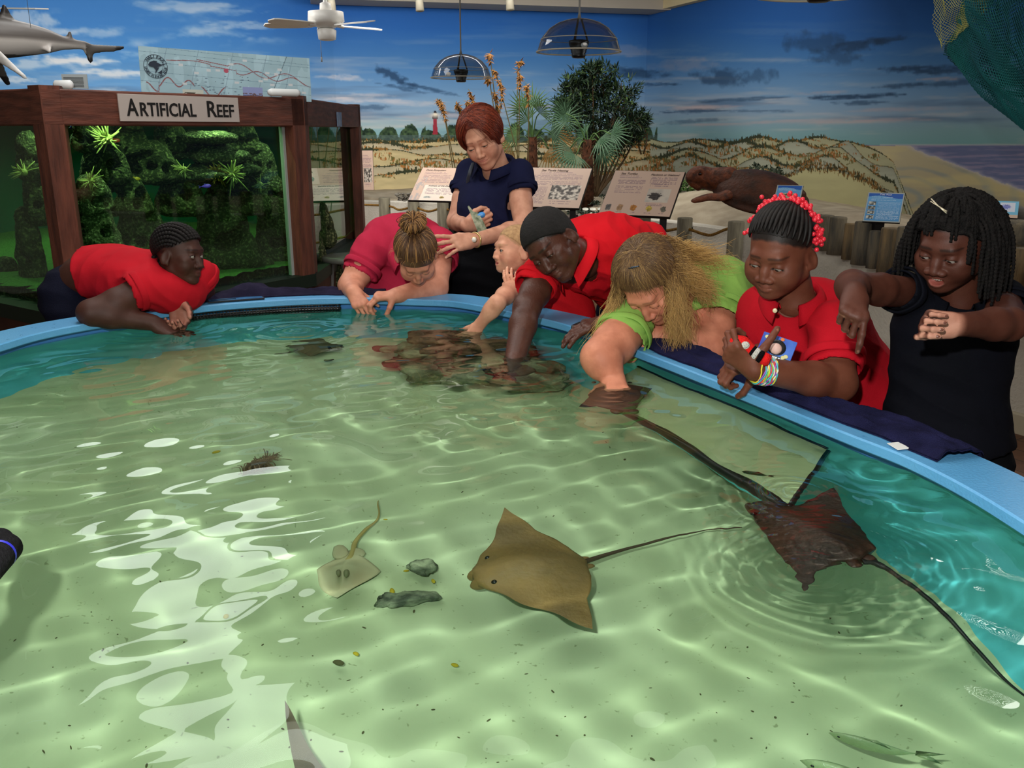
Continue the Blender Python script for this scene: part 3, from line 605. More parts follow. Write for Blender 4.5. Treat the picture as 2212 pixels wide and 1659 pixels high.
# black seal strips and pale corner mouldings at the front pane
for s_, px_ in ((0, .095), (1, .095)):
    a, b2, d, n = tseg(0); p = (a + d * px_ if s_ == 0 else b2 - d * px_) - n * .08; MB().box((p[0], p[1], (ZG0 + ZG1) / 2), (.022, .03, ZG1 - ZG0), Rz(math.atan2(d[1], d[0]))).build('corner_moulding', mat('moulding_white', (170, 176, 172), .5, .3), tank, smooth=False)
a, b2, d, n = tseg(1); p = b2 - d * .26 - n * .1; MB().box((p[0], p[1], (ZG0 + ZG1) / 2), (.22, .03, ZG1 - ZG0), Rz(math.atan2(d[1], d[0]))).build('black_panel', mat('black_panel', (10, 12, 14), .4, .4), tank, smooth=False)
p = b2 - d * .68 - n * .42; MB().box((p[0], p[1], 1.02), (.34, .02, .5), Rz(math.atan2(d[1], d[0]) + .2)).build('green_acrylic_panel', mat('acrylic_green', (60, 190, 70), .5, .4, col2=(90, 215, 100), scale=30, stretch=(1, 1, 12), emit=(40, 190, 60), estr=.35), tank, smooth=False)  # weak emission on the acrylic stands in for light shining through it
p = b2 - d * .9 - n * .7; MB().box((p[0], p[1], 1.3), (.6, .02, .6), Rz(math.atan2(d[1], d[0]) + .2)).build('green_backdrop', mat('backdrop_green', (6, 84, 56), .6, .3), tank, smooth=False)
# inner back wall and gravel
ip = [tcen + (q - tcen) * .93 for q in TA]; v = [(x, y, z) for z in (ZG0 - .02, ZG1 + .02) for x, y in ip]; k = nT
f = [(j, (j + 1) % k, k + (j + 1) % k, k + j) for j in range(2, nT)]
M_tb = mat('tank_back_green', (10, 92, 70), .7, .3, col2=(16, 116, 86), scale=.8)
mesh_obj('back_lining', v, [q for q in f if q[0] not in (0, 1, 6)], M_tb, tank, smooth=False)
MB().add([(x, y, ZT - .03) for x, y in ip], [tuple(range(k))]).build('lid', mat('lid_dark', (14, 22, 18), .8, .2), tank, smooth=False)
gx = [tcen + (q - tcen) * .955 for q in TA]; gv = []; n1 = 60; xs = np.linspace(-4.3, -1.1, n1); ys = np.linspace(3.8, 7.8, n1); X, Y = np.meshgrid(xs, ys)
def inpoly(X, Y, poly):
    ins = np.zeros(X.shape, bool)
    for (x0, y0), (x1, y1) in zip(poly, poly[1:] + poly[:1]): ins ^= ((y0 > Y) != (y1 > Y)) & (X < (x1 - x0) * (Y - y0) / (y1 - y0 + 1e-12) + x0)
    return ins
Fg = gridf(n1, n1); kp = inpoly(X, Y, [tuple(q) for q in gx]).ravel(); Fg = Fg[kp[Fg].all(1)]
mesh_obj('gravel', np.c_[X.ravel(), Y.ravel(), (ZG0 + .03 + .05 * fbm(X * 3, Y * 3, 0, 3, 4)).ravel()], Fg, mat('tank_gravel', (56, 112, 44), .9, .2, col2=(104, 160, 76), scale=90, bump=1, bscale=90, bdist=.02), tank)
# reef modules: hollow hump-shaped blocks pierced by round holes
M_reef = mat('reef_cement', (58, 66, 40), .9, .3, col2=(150, 152, 104), scale=70, bump=1.0, bscale=90, bdist=.02, detail=8, ramp=(.5, .72))
M_reef2 = mat('reef_cement_light', (76, 82, 54), .9, .3, col2=(184, 186, 140), scale=80, bump=1.0, bscale=90, bdist=.02, detail=8, ramp=(.5, .7))
def reef_block(c, w, h, dep, rz, seed, lean=0., parent=tank, m=M_reef, name='reef_block', holes=4, top=.42):
    rg = random.Random(seed); s = SDF((-w * .75, -dep * .75, -.03), (w * .75, dep * .75, h * 1.25), .017 if w > .3 else .012, .05)
    N_ = 7
    for i in range(N_):
        z = h * i / N_; t = i / (N_ - 1.); rr = 1 - (1 - top) * t ** .9
        s.ell((lean * t, 0, z + .03), (w / 2 * rr, dep / 2 * rr, h / N_ * 1.5), k=.05)
    for i in range(holes):
        a = -pi / 2 + (i - (holes - 1) / 2.) * .75 + rg.uniform(-.2, .2); z = h * rg.uniform(.3, .66); r_ = w * rg.uniform(.07, .13)
        t = z / h; rr = 1 - (1 - top) * t; p = V(cos(a) * w / 2 * rr, sin(a) * dep / 2 * rr, z)
        s.cap(p * 1.15, V(p[0] * .2, p[1] * .2, z), r_ * 1.15, r_ * .9, .015, 's')
    v, q = s.mesh(1); n = normals(v, q); v = v + n * ((fbm(v[:, 0] * 12 + seed, v[:, 1] * 9, v[:, 2] * 9, 4, seed) - .5) * .05)[:, None]
    return mesh_obj(name, v @ Rz(rz).T + np.asarray(c), q, m, parent)
def rb(px, py0, py1, wpx, Y, seed, m=M_reef, lean=0., dep=None, top=.42, holes=4):
    b0 = PY(px, py0, Y); t0 = PY(px, py1, Y); w = wpx / FPX * Y * .97; return reef_block(b0, w, t0[2] - b0[2], dep or w * .8, rnd.uniform(-.2, .2), seed, lean, m=m, top=top, holes=holes)
Yp = lambda px: 3.83 + (px - 130) * .00232
rows = [(.28, .62, [(190, 770, 585, 150), (320, 770, 590, 150), (445, 770, 578, 150), (560, 740, 562, 160), (640, 730, 560, 90)]), (.31, .55, [(222, 578, 458, 112), (318, 592, 455, 150), (487, 572, 450, 168), (598, 565, 438, 110)]),
        (.35, .50, [(202, 464, 395, 88), (280, 465, 396, 118), (393, 465, 398, 120), (503, 464, 382, 170), (590, 462, 395, 80)]), (.40, .50, [(232, 400, 325, 108), (330, 400, 326, 140), (470, 400, 332, 200), (566, 398, 322, 74)]), (.46, .45, [(198, 332, 266, 78), (268, 334, 262, 124), (370, 332, 274, 60), (440, 346, 298, 134), (520, 332, 262, 92)])]
n_ = 0
for off, tp, L_ in rows:
    for (px, y0, y1, w) in L_: n_ += 1; rb(px, y0, y1, w, Yp(px) + off, n_, M_reef2 if n_ % 4 == 2 else M_reef, top=tp, holes=3 + n_ % 3, dep=w / FPX * Yp(px) * .5)
for (px, y0, y1, w, Y, sd) in ((35, 680, 570, 66, 4.75, 40), (78, 640, 470, 60, 4.6, 41), (84, 480, 380, 54, 4.6, 42), (72, 390, 300, 50, 4.6, 43), (690, 640, 520, 56, 5.6, 44), (722, 660, 560, 60, 5.7, 45), (700, 530, 450, 44, 5.8, 46)): rb(px, y0, y1, w, Y, sd, M_reef, top=.5, holes=4)
for (px, py, w, h, Y) in ((455, 298, 105, 22, 5.35), (478, 338, 120, 26, 5.25), (452, 378, 130, 20, 5.15), (515, 368, 90, 22, 5.2)):   # flat ledges
    c = PY(px, py, Yp(px) + .30); s = SDF(c - V(.28, .22, .09), c + V(.28, .22, .09), .012, .05); s.ell(c, (w / FPX * Y / 2, .15, h / FPX * Y / 2), k=.02).ell(c + V(.04, -.03, .012), (w / FPX * Y / 3, .1, h / FPX * Y / 2.2), k=.02); v, q = s.mesh(1)
    n = normals(v, q); v = v + n * ((fbm(v[:, 0] * 14, v[:, 1] * 14, v[:, 2] * 14, 4, int(px)) - .5) * .05)[:, None]; mesh_obj('reef_ledge', v, q, M_reef2, tank)
M_an = mat('anemone_cream', (206, 204, 130), .6, .3, col2=(160, 170, 90), scale=20)
M_an2 = mat('anemone_brown', (146, 116, 40), .6, .3)
def anemone(c, r, n, m, up, lab, spread=1.0):
    rg = random.Random(int(c[0] * 1000)); mb = MB()
    for i in range(n):
        d = nrm(V(rg.gauss(0, 1), rg.gauss(0, 1) - .4, rg.gauss(0, .9)) * spread + np.asarray(up) * 1.0); L_ = r * rg.uniform(.7, 1.15); sd = nrm(V(rg.gauss(0, 1), rg.gauss(0, 1), rg.gauss(0, 1)))
        mb.tube([c, c + d * L_ * .5 + sd * L_ * .08, c + d * L_ + sd * L_ * .3], [r * .07, r * .055, r * .03], 5)
    mb.ell(c, (r * .3,) * 3, nu=10, nv=8); o = mb.build('sea_anemone', m); return tag(o, lab, 'sea anemone')
for (px, py, r, Y, n, m, up, lab) in ((232, 300, .085, 4.38, 46, M_an, (0, -.3, .3), 'pale yellow sea anemone high on the left of the reef'), (195, 390, .055, 4.28, 34, M_an, (0, -.3, 0), 'small pale anemone at the left edge of the reef front'), (398, 366, .055, 4.66, 34, M_an, (-.5, -.3, 0), 'small whitish anemone hanging off the left end of the ledge'), (470, 374, .075, 4.80, 40, M_an2, (-.2, -.3, 0), 'brown sea anemone on the ledge beside the cream one'), (503, 376, .085, 4.84, 50, M_an, (.2, -.5, 0), 'large cream sea anemone on the right end of the ledge'), (562, 398, .05, 5.05, 26, M_an, (.2, -.3, .4), 'small green-white anemone on the right slope of the reef'), (52, 372, .06, 4.5, 26, M_an, (-.6, -.2, .1), 'pale anemone seen through the left side pane'), (310, 570, .06, 4.4, 30, M_an, (0, -.3, .5), 'pale anemone low down behind the braided girl')):
    anemone(PY(px, py, Y), r, n, m, up, lab)
# small reef fish
def fishm(c, L_, dirv, m, name, lab, hgt=.42, th=.18, grp=None, parent=None, curve=0.):
    d = nrm(dirv); up = V(0, 0, 1); sd = nrm(np.cross(d, up)); up = np.cross(sd, d); mb = MB(); n = 12
    for kk in range(1):
        ring = []; K = 14
        for i in range(K + 1):
            t = i / K; r = (sin(pi * min(t * 1.05, 1) ** .8) ** .8) * (1 - .25 * t) + .03; r = max(r, .05) if t < .98 else .05
            cc = c + d * L_ * (.5 - t) + sd * curve * L_ * (t - .3) ** 2 * (1 if t > .3 else 0)
            for j in range(n): a = 2 * pi * j / n; ring.append(cc + up * cos(a) * r * L_ * hgt / 2 + sd * sin(a) * r * L_ * th / 2)
        mb.add(ring, [(i * n + j, i * n + (j + 1) % n, (i + 1) * n + (j + 1) % n, (i + 1) * n + j) for i in range(K) for j in range(n)] + [tuple(range(n))[::-1], tuple(K * n + j for j in range(n))])
    o = mb.build(name, m, parent); tag(o, lab, 'fish', grp)
    te = c - d * L_ * .48 + sd * curve * L_ * .49; fm = MB(); t_ = .004
    for s_ in (1, -1):
        fm.add([te + sd * t_, te - d * L_ * .28 + up * s_ * L_ * hgt * .42, te - d * L_ * .17 + up * s_ * L_ * hgt * .06, te - sd * t_], [(0, 1, 2), (3, 2, 1), (0, 2, 3), (0, 3, 1)])
    fm.build('tail_fin', m, o); fm = MB()
    fm.add([c + up * L_ * hgt * .42 + d * L_ * .1, c + up * L_ * hgt * .62 - d * L_ * .1, c + up * L_ * hgt * .3 - d * L_ * .25, c + up * L_ * hgt * .4 - d * L_ * .05 + sd * t_], [(0, 1, 3), (1, 2, 3), (0, 3, 2), (0, 2, 1)]); fm.build('dorsal_fin', m, o)
    ey = MB(); 
    for s_ in (1, -1): ey.ell(c + d * L_ * .36 + sd * s_ * L_ * th * .26 + up * L_ * .03, (L_ * .025,) * 3, nu=8, nv=6)
    ey.build('eye', mat('fish_eye', (10, 10, 12), .2, .6), o); return o
for (px, py, c1, lab) in ((248, 304, (180, 60, 30), 'tiny orange fish beside the high left anemone'), (158, 276, (30, 60, 170), 'tiny blue fish in the top left of the reef tank'), (292, 387, (210, 170, 40), 'tiny yellow fish over the middle of the reef'), (445, 402, (60, 60, 170), 'tiny blue and yellow fish right of the reef middle')):
    fishm(PY(px, py, 4.5), .05, V(1, .3, .1), mat('fish_%d' % px, c1, .4, .5), 'reef_fish', lab)
# header sign
a, b2, d, n = tseg(0); d3 = np.r_[d, 0]; n3 = np.r_[n, 0]
def on_plane(px, py, pt, nn):
    r = ray(px, py); o_ = V(0, 0, HCAM); return o_ + r * (((pt - o_) @ nn) / (r @ nn))
pt = np.r_[a, 0] + n3 * .004
q = [on_plane(*z, pt, n3) for z in ((257, 248), (515, 253), (512, 217), (255, 206))]
sg = empty('name_plate', sum(q) / 4, 'silver name plate with black capitals on the header of the aquarium', 'sign')
L0, L1 = q[0], q[1]; zc = (q[0][2] + q[3][2] + q[1][2] + q[2][2]) / 4; cpl = np.r_[(L0 + L1)[:2] / 2, (ZT + ZG1) / 2 + .004]; wid = np.linalg.norm((L1 - L0)[:2]); Rt = np.stack([d3, -n3, V(0, 0, 1)], 1)
MB().box(cpl + n3 * .004, (wid, .008, .118), Rt, bev=.001).build('plate', mat('brushed_silver', (196, 184, 176), .45, .5, metal=.25), sg, smooth=False)
M_blk = mat('ink_black', (24, 22, 22), .6, .3)
x0 = cpl - d3 * wid * .445 + n3 * .0095 - V(0, 0, .034)
for s_, sz, xx, ww in (('A', .105, 0, .088), ('RTIFICIAL', .083, .094, .455), ('R', .105, .645, .085), ('EEF', .083, .735, .155)):
    kx = wid * .89 / .89; text_mesh(s_, sz, M_blk, sg, 'lettering', x0 + d3 * xx * kx, d3, V(0, 0, 1), ext=.0012, bold=.0016, width=ww * kx)
# things on top of the aquarium
M_mapp = mat('chart_paper', (255, 255, 255), .7, .2, vcol=True)
pm = PY(480, 200, 4.95); mapn = nrm(V(.42, -1, 0)); mx = nrm(V(1, .42, 0))
cor = [on_plane(*z, pm, mapn) for z in ((306, 205), (673, 220), (668, 126), (298, 99))]
wm = np.linalg.norm(cor[1] - cor[0]); hm = .5 * (np.linalg.norm(cor[3] - cor[0]) + np.linalg.norm(cor[2] - cor[1]))
chart = empty('sea_chart', cor[0], 'large pale blue sea chart board standing on top of the aquarium', 'chart')
nu_, nv_ = 420, 150; uu, vv = np.meshgrid(np.linspace(0, 1, nu_), np.linspace(0, 1, nv_)); u = uu.ravel(); vq = vv.ravel()
colr = np.array([168, 200, 212.])[None] * (.94 + .1 * fbm(u * 9, vq * 4, 0, 3, 2))[:, None] + 12 * (fbm(u * 30, vq * 2, 0, 2, 5) > .6)[:, None]
def crv(fy, w_, col_, lo=0, hi=1):
    global colr
    y_ = fy(u); m_ = (np.abs(vq - y_) < w_ * np.sqrt(1 + (.3 * np.gradient(fy(np.linspace(0, 1, nu_)), 1 / nu_)[np.minimum((u * nu_).astype(int), nu_ - 1)]) ** 2)) & (u > lo) & (u < hi); colr[m_] = col_
red = (150, 96, 100)
crv(lambda x: .86 - .45 * x - .05 * np.sin(x * 14) * (x < .4) + .07 * np.sin(x * 30) * (x > .55), .009, red, .15, 1)
crv(lambda x: .98 - .55 * x + .1 * np.sin((x - .5) * 22) * (x > .5), .009, red, .32, .98)
crv(lambda x: .18 + .09 * np.sin(x * 52) + .12 * (x > .1) * np.sin(x * 9), .012, red, .03, .3); crv(lambda x: .12 + .12 * np.sin(x * 40 + 1), .012, red, .34, .48)
for sl, c_ in ((-.12, .9), (-.18, 1.02), (-.15, .7), (-.15, .5), (-.15, .3)): crv(lambda x, sl=sl, c_=c_: c_ + sl * x, .004, (120, 150, 170))
for x_ in (.12, .3, .5, .7, .86): m_ = np.abs((u - x_) - .25 * (vq - .5) * .3) < .0012; colr[m_] = (120, 146, 168)
m_ = np.abs((u - .8) - .12 * (vq - .5)) < .0016; colr[m_] = (70, 84, 100)
for i in range(17):
    x_, y_ = rnd.uniform(.2, .97), rnd.uniform(.1, .95); m_ = (np.abs(u - x_) < .013) & (np.abs(vq - y_) < .025); colr[m_] = (212, 218, 222)
for i in range(46):
    x_, y_ = rnd.uniform(.3, .62), rnd.uniform(.05, .5); m_ = (np.abs(u - x_) < rnd.uniform(.002, .008)) & (np.abs(vq - y_) < .006); colr[m_] = (70, 84, 110)
m_ = (np.hypot((u - .49) * 3.6, vq - .6) < .05); colr[m_] = (186, 90, 110)
m_ = (u > .23) & (u < .35) & (vq < .16); colr[m_] = (206, 208, 196); m_ = m_ & (fbm(u * 60, vq * 20, 0, 2, 9) > .55) & (vq < .1); colr[m_] = (80, 76, 66)
m_ = (u > .58) & (u < .70) & (vq < .27); colr[m_] = (150, 160, 206); colr[m_ & (vq < .1)] = (96, 112, 160); colr[m_ & (vq < .14) & (vq > .07) & (fbm(u * 80, vq * 30, 0, 2, 3) > .45)] = (110, 84, 80)
ud = (cor[1] - cor[0]); vd = (cor[3] - cor[0]); vt = cor[0][None] + u[:, None] * ud[None] + vq[:, None] * (vd[None] * (1 - u)[:, None] + (cor[2] - cor[1])[None] * u[:, None])
mesh_obj('chart_face', vt - mapn * -.001, gridf(nu_, nv_), M_mapp, chart, smooth=False, col=lin(colr))
b_ = MB(); bv = [c_ - mapn * .004 for c_ in cor] + [c_ - mapn * .018 for c_ in cor]; b_.add(bv, [(0, 3, 2, 1), (4, 5, 6, 7), (0, 1, 5, 4), (1, 2, 6, 5), (2, 3, 7, 6), (3, 0, 4, 7)]); b_.build('backing_board', mat('board_teal', (90, 150, 160), .6, .3), chart, smooth=False)
# round club emblem with a leaping billfish
ec = cor[0] + ud * .088 + vd * .60 + mapn * .004; ex, ey_ = nrm(ud), V(0, 0, 1); M_nv = mat('emblem_navy', (40, 50, 66), .6, .3); r0 = .056 * 1.02
def ring2(c, r1, r2, m, nm):
    k = 48; vv_ = []; 
    for i in range(k): a = 2 * pi * i / k; vv_ += [c + (ex * cos(a) + ey_ * sin(a)) * r1, c + (ex * cos(a) + ey_ * sin(a)) * r2]
    mesh_obj(nm, vv_, [(2 * i, 2 * i + 1, (2 * i + 3) % (2 * k), (2 * i + 2) % (2 * k)) for i in range(k)], m, chart, smooth=False)
ring2(ec, r0 * .98, r0 * 1.02, M_nv, 'emblem_ring'); ring2(ec, r0 * .70, r0 * .73, M_nv, 'emblem_ring')
def fl2(pts, m, nm): mesh_obj(nm, [ec + ex * x_ * r0 + ey_ * y_ * r0 + mapn * .0015 for x_, y_ in pts], [tuple(range(len(pts)))], m, chart, smooth=False)
fl2([(-.62, .12), (-.45, .36), (-.1, .5), (.2, .46), (.12, .36), (.5, .2), (1.1, .34), (.5, .08), (.1, -.08), (-.3, -.06), (-.52, -.0)], M_nv, 'emblem_fish')
fl2([(-.2, -.05), (.3, -.08), (.12, -.35), (-.1, -.62), (-.02, -.3)], M_nv, 'emblem_fish'); fl2([(.45, -.62), (.6, -.1), (.5, -.3), (.1, -.55)], M_nv, 'emblem_fish')
def arc_text(s_, a0, a1, sz, flip=False):
    for i, ch in enumerate(s_):
        if ch == ' ': continue
        a = R_(a0 + (a1 - a0) * i / (len(s_) - 1)); p = ec + (ex * cos(a) + ey_ * sin(a)) * r0 * (.86) + mapn * .002; rd = ex * cos(a) + ey_ * sin(a); up_ = -rd if flip else rd; rt = (ex * sin(a) - ey_ * cos(a)) * (-1 if flip else 1)
        text_mesh(ch, sz, M_nv, chart, 'emblem_letter', p - up_ * sz * .34 - rt * sz * .3, rt, up_, ext=.0004, bold=.0006)
arc_text('HALIFAX', 140, 40, .021); arc_text('SPORT FISHING CLUB', 188, 352, .015, True)
# little notice and lamp tubes on top
pn = PY(162, 176, 4.2); e = empty('notice_card', pn, 'small grey printed card standing on the aquarium top left of the chart', 'sign'); u3, w3 = nrm(V(1, .15, 0)), V(0, 0, 1)
MB().box(pn + V(0, 0, .0), (.108, .006, .062), Rz(.15)).build('card', mat('card_grey', (176, 184, 186), .6, .3), e, smooth=False)
mb = MB()
for i in range(9): mb.box(pn + V(-.004 if i else -.02, -.0045, .022 - i * .0055), (.085 if i else .04, .001, .0018), Rz(.15))
mb.build('print_lines', M_blk, e, smooth=False)
for (p0, p1, lb) in (((118, 190), (158, 192), 'white lamp housing lying on the aquarium top under the shark'), ((580, 212), (648, 211), 'white lamp housing lying on the aquarium top in front of the chart')):
    A_ = PY(*p0, 4.05 if p0[0] < 300 else 4.85); B_ = PY(*p1, 4.05 if p0[0] < 300 else 4.95); A_[2] = B_[2] = ZT + .022; o = MB().tube([A_, A_ * .9 + B_ * .1, B_ * .9 + A_ * .1, B_], [.012, .02, .02, .012], 10).build('lamp_housing', mat('lamp_white', (236, 240, 240), .3, .5)); tag(o, lb, 'lamp')
a1_, b1_, d1_, n1_ = tseg(1); p = on_plane(731, 258, np.r_[a1_, 0], np.r_[n1_, 0]) + np.r_[n1_, 0] * .006; o = MB().box(p, (.15, .004, .09), Rz(math.atan2(d1_[1], d1_[0]))).build('fish_card', mat('card_blue', (90, 120, 170), .4, .4, col2=(150, 170, 200), scale=20), smooth=False); tag(o, 'small blue picture card fixed to the right header of the aquarium', 'card')
for i, (x_, y_, e_) in enumerate(((-1.85, 4.25, 7), (-1.5, 4.75, 7), (-1.28, 5.15, 4), (-2.3, 4.55, 6), (-2.9, 6.2, 22), (-1.45, 6.3, 10), (-3.1, 5.1, 16))):
    l = bpy.data.lights.new('tank_lamp', 'SPOT'); l.energy = e_ * 1.15; l.spot_size = R_(165); l.spot_blend = .8; l.shadow_soft_size = 0.0; l.color = (.84, 1, .62); o = bpy.data.objects.new('tank_lamp', l); C.objects.link(o); o.location = (x_, y_, ZT - .05)
# ================================================================ HANGING THINGS
M_clear = clear_mat('dome_acrylic', (200, 206, 210), .05, 1.5, 1.6)
M_dedge = mat('dome_edge', (176, 168, 150), .3, .5)
M_bk = mat('speaker_black', (18, 18, 20), .4, .5)
M_cab = mat('cable_grey', (120, 118, 112), .5, .4)
def dome(px, py, wpx, Y, lab):
    c = PY(px, py, Y); r = wpx / 2 / FPX * c_dep(c); e = empty('clear_dome', c, lab, 'dome', 'clear acrylic sound domes on cables')
    prof = [(1.0, 0), (.985, .02), (.93, .20), (.90, .28), (.86, .34), (.70, .52), (.5, .64), (.28, .71), (.1, .735), (.0, .74)]
    n = 40; v = []; 
    for a_, z_ in prof:
        for j in range(n): v.append(c + V(cos(2 * pi * j / n) * r * a_, sin(2 * pi * j / n) * r * a_, z_ * r))
    f = [(i * n + j, i * n + (j + 1) % n, (i + 1) * n + (j + 1) % n, (i + 1) * n + j) for i in range(len(prof) - 1) for j in range(n)]
    mesh_obj('shell', v, f, M_clear, e)
    for rr, zz in ((1.0, 0), (.90, .28)): MB().tube([c + V(cos(2 * pi * j / n) * r * rr, sin(2 * pi * j / n) * r * rr, zz * r) for j in range(n)], r * (.018 if zz == 0 else .009), 6, closed=True).build('rolled_edge', M_dedge, e)
    MB().tube([c + V(0, 0, z_ * r) for z_ in (-.14, -.12, -.06, -.05, .0, .01, .07, .08, .16, .24, .26)], np.array([.13, .16, .17, .155, .19, .175, .21, .195, .235, .24, .2]) * r, 22).build('speaker', M_bk, e)
    mb = MB()
    for a_ in (0, 2.1, 4.2): mb.tube([c + V(cos(a_) * .2 * r, sin(a_) * .2 * r, .26 * r), c + V(cos(a_) * .05 * r, sin(a_) * .05 * r, .72 * r)], .006, 6)
    mb.build('bracket', mat('bracket_dark', (70, 66, 62), .5, .4), e)
    MB().tube([c + V(0, 0, .73 * r), c + V(0, 0, .86 * r), c + V(0, 0, 3.3 - c[2])], [.012, .006, .006], 8).build('cable', M_cab, e)
    p = c + V(-.35 * r if px < 1100 else (.06 * r if px < 1500 else .62 * r), -.93 * r if px < 1500 else -.75 * r, .07 * r); MB().ell(p, (.08 * r, .01, .06 * r)).build('round_sticker', mat('sticker_white', (225, 225, 222), .5, .3), e)
def c_dep(c): return proj(c)[2]
dome(996, 168, 131, 7.4, 'smallest clear dome with black speaker, hanging above the standing woman')
dome(1250, 112, 182, 5.6, 'middle clear dome with black speaker, hanging above the dark bush')
dome(1770, -18, 300, 3.35, 'largest clear dome with black speaker, cut off by the top of the view')
# ceiling fan
M_fan = mat('fan_white', (236, 234, 228), .35, .5)
hub = PY(705, 52, 7.9); fan = empty('ceiling_fan', hub, 'white ceiling fan hanging above the sea chart', 'ceiling fan')
r = .145
MB().tube([hub + V(0, 0, z_) for z_ in (.10, .095, .02, .0, -.03)], [r * .5, r * 1.0, r * 1.04, r * .8, r * .5], 28).build('motor_housing', M_fan, fan)
MB().tube([hub + V(0, 0, z_) for z_ in (-.03, -.05, -.12, -.13)], [r * .35, r * .55, r * .5, r * .3], 22).build('light_cap', M_fan, fan)
MB().tube([hub + V(0, 0, z_) for z_ in (.1, .16, .17, .24, 3.3 - hub[2])], [.05, .045, .018, .014, .014], 14).build('down_rod', M_fan, fan)
MB().tube([hub + V(-.05, -.03, -.1), hub + V(-.05, -.03, -.26)], .0025, 6).tube([hub + V(-.05, -.03, -.26), hub + V(-.05, -.03, -.3)], .007, 8).build('pull_chain', mat('chain_grey', (150, 150, 150), .4, .5), fan)
def blade(h_, ang, L_=.5, r0=.13, parent=None, w=.066, tilt=R_(11)):
    d_ = V(cos(ang), sin(ang), 0); s_ = V(-sin(ang), cos(ang), 0) * cos(tilt) + V(0, 0, sin(tilt)); v = []; nn = 14
    for i in range(nn + 1):
        t = i / nn; ww = w * (.75 + .25 * min(1, t * 3)) * (math.sqrt(max(0, 1 - max(0, (t - .86) / .14) ** 2)) if t > .86 else 1); ww = max(ww, .004)
        for sg in (-1, 1):
            for z_ in (.004, -.004): v.append(h_ + d_ * (r0 + (L_) * t) + s_ * sg * ww + V(0, 0, z_ - .01))
    f = []
    for i in range(nn): a_ = i * 4; b_ = a_ + 4; f += [(a_, b_, b_ + 2, a_ + 2), (a_ + 1, a_ + 3, b_ + 3, b_ + 1), (a_, a_ + 1, b_ + 1, b_), (a_ + 2, b_ + 2, b_ + 3, a_ + 3)]
    f += [(0, 2, 3, 1), (nn * 4, nn * 4 + 1, nn * 4 + 3, nn * 4 + 2)]
    mesh_obj('blade', v, f, M_fan, parent, smooth=False)
    MB().tube([h_ + d_ * .07 + V(0, 0, -.005), h_ + d_ * .16 + V(0, 0, -.012)], .014, 8).build('blade_iron', M_fan, parent)
for a_ in (-34, 38, 104, 178, 222): blade(hub, R_(a_), .40, .13, fan, .062)
h2 = PY(-190, 40, 5.6); fan2 = empty('ceiling_fan', h2, 'white ceiling fan whose one blade shows at the top left corner', 'ceiling fan')
MB().tube([h2 + V(0, 0, z_) for z_ in (.10, .095, .02, .0, -.03)], [r * .5, r * 1.0, r * 1.04, r * .8, r * .5], 28).build('motor_housing', M_fan, fan2); MB().tube([h2 + V(0, 0, .1), h2 + V(0, 0, 3.3 - h2[2])], .014, 12).build('down_rod', M_fan, fan2)
for a_ in (4, 76, 148, 220, 292): blade(h2 + V(0, 0, .07), R_(a_), .66, .13, fan2, .08, R_(6))
# shark
M_sk = mat('shark_skin', (255, 255, 255), .35, .5, vcol=True)
Ys = 4.6; ax = [(-150, 84, 62), (-60, 80, 78), (0, 82, 74), (50, 84, 62), (95, 88, 46), (130, 92, 26), (165, 96, 16), (188, 98, 11)]
pts = np.array([PY(x_, y_, Ys + .0012 * (x_)) for x_, y_, _ in ax]); rr = np.array([h_ / 2 / FPX * Ys for _, _, h_ in ax]); cc = catmull(np.c_[pts, rr], 8); s = SDF(cc[:, :3].min(0) - .35, cc[:, :3].max(0) + .3, .0085, .05)
for i in range(len(cc) - 1): s.cap(cc[i, :3], cc[i + 1, :3], cc[i, 3], cc[i + 1, 3], .01)
S_ = lambda x_, y_, dy=0.: PY(x_, y_, Ys + .0012 * x_ + dy)
def fin(s, pl, th):
    for i in range(len(pl) - 1): s.cap(pl[i][0], pl[i][1], th, th * .6, .012); 
    for i in range(len(pl) - 1):
        for t in np.linspace(0, 1, 5): s.cap(pl[i][0] * (1 - t) + pl[i + 1][0] * t, pl[i][1] * (1 - t) + pl[i + 1][1] * t, th, th * .5, .008)
fin(s, [(S_(-6, 55), S_(8, 14)), (S_(16, 55), S_(9, 13)), (S_(38, 58), S_(12, 18))], .009)      # dorsal
fin(s, [(S_(145, 84), S_(150, 70)), (S_(158, 88), S_(152, 70))], .006)
fin(s, [(S_(143, 96), S_(148, 104)), (S_(152, 96), S_(150, 104))], .005)
fin(s, [(S_(95, 106, -.05), S_(106, 112, -.09)), (S_(110, 100, -.05), S_(108, 111, -.09))], .006)
fin(s, [(S_(178, 98), S_(268, 101)), (S_(188, 106), S_(262, 105)), (S_(194, 112), S_(246, 110))], .0075)   # tail upper
fin(s, [(S_(180, 98), S_(194, 134)), (S_(200, 104), S_(199, 132))], .0075)
fin(s, [(S_(-40, 108, -.03), S_(16, 183, .10)), (S_(-8, 112, -.03), S_(20, 178, .1)), ], .010)
v, q = s.mesh(1); n = normals(v, q); px_, py_, _ = proj(v); cy = np.interp(px_, [a_[0] for a_ in ax], [a_[1] - a_[2] * .02 for a_ in ax])
t = np.clip((py_ - cy) / 8 + .5, 0, 1); colr = np.array([[98, 92, 88]]) * (1 - t)[:, None] + np.array([[206, 200, 194]]) * t[:, None]; tip = (px_ > 185) | (py_ < 54) | (py_ > 118); colr[tip] = (92, 88, 84); ed = ((py_ < 30) | (px_ > 250) | ((py_ > 126) & (px_ > 150)) | ((py_ > 165) & (px_ < 30))); colr[ed] = (46, 42, 42)
shark = mesh_obj('shark_model', v, q, M_sk, None, True, lin(colr)); tag(shark, 'grey model shark with white belly hanging at the top left over the aquarium', 'shark')
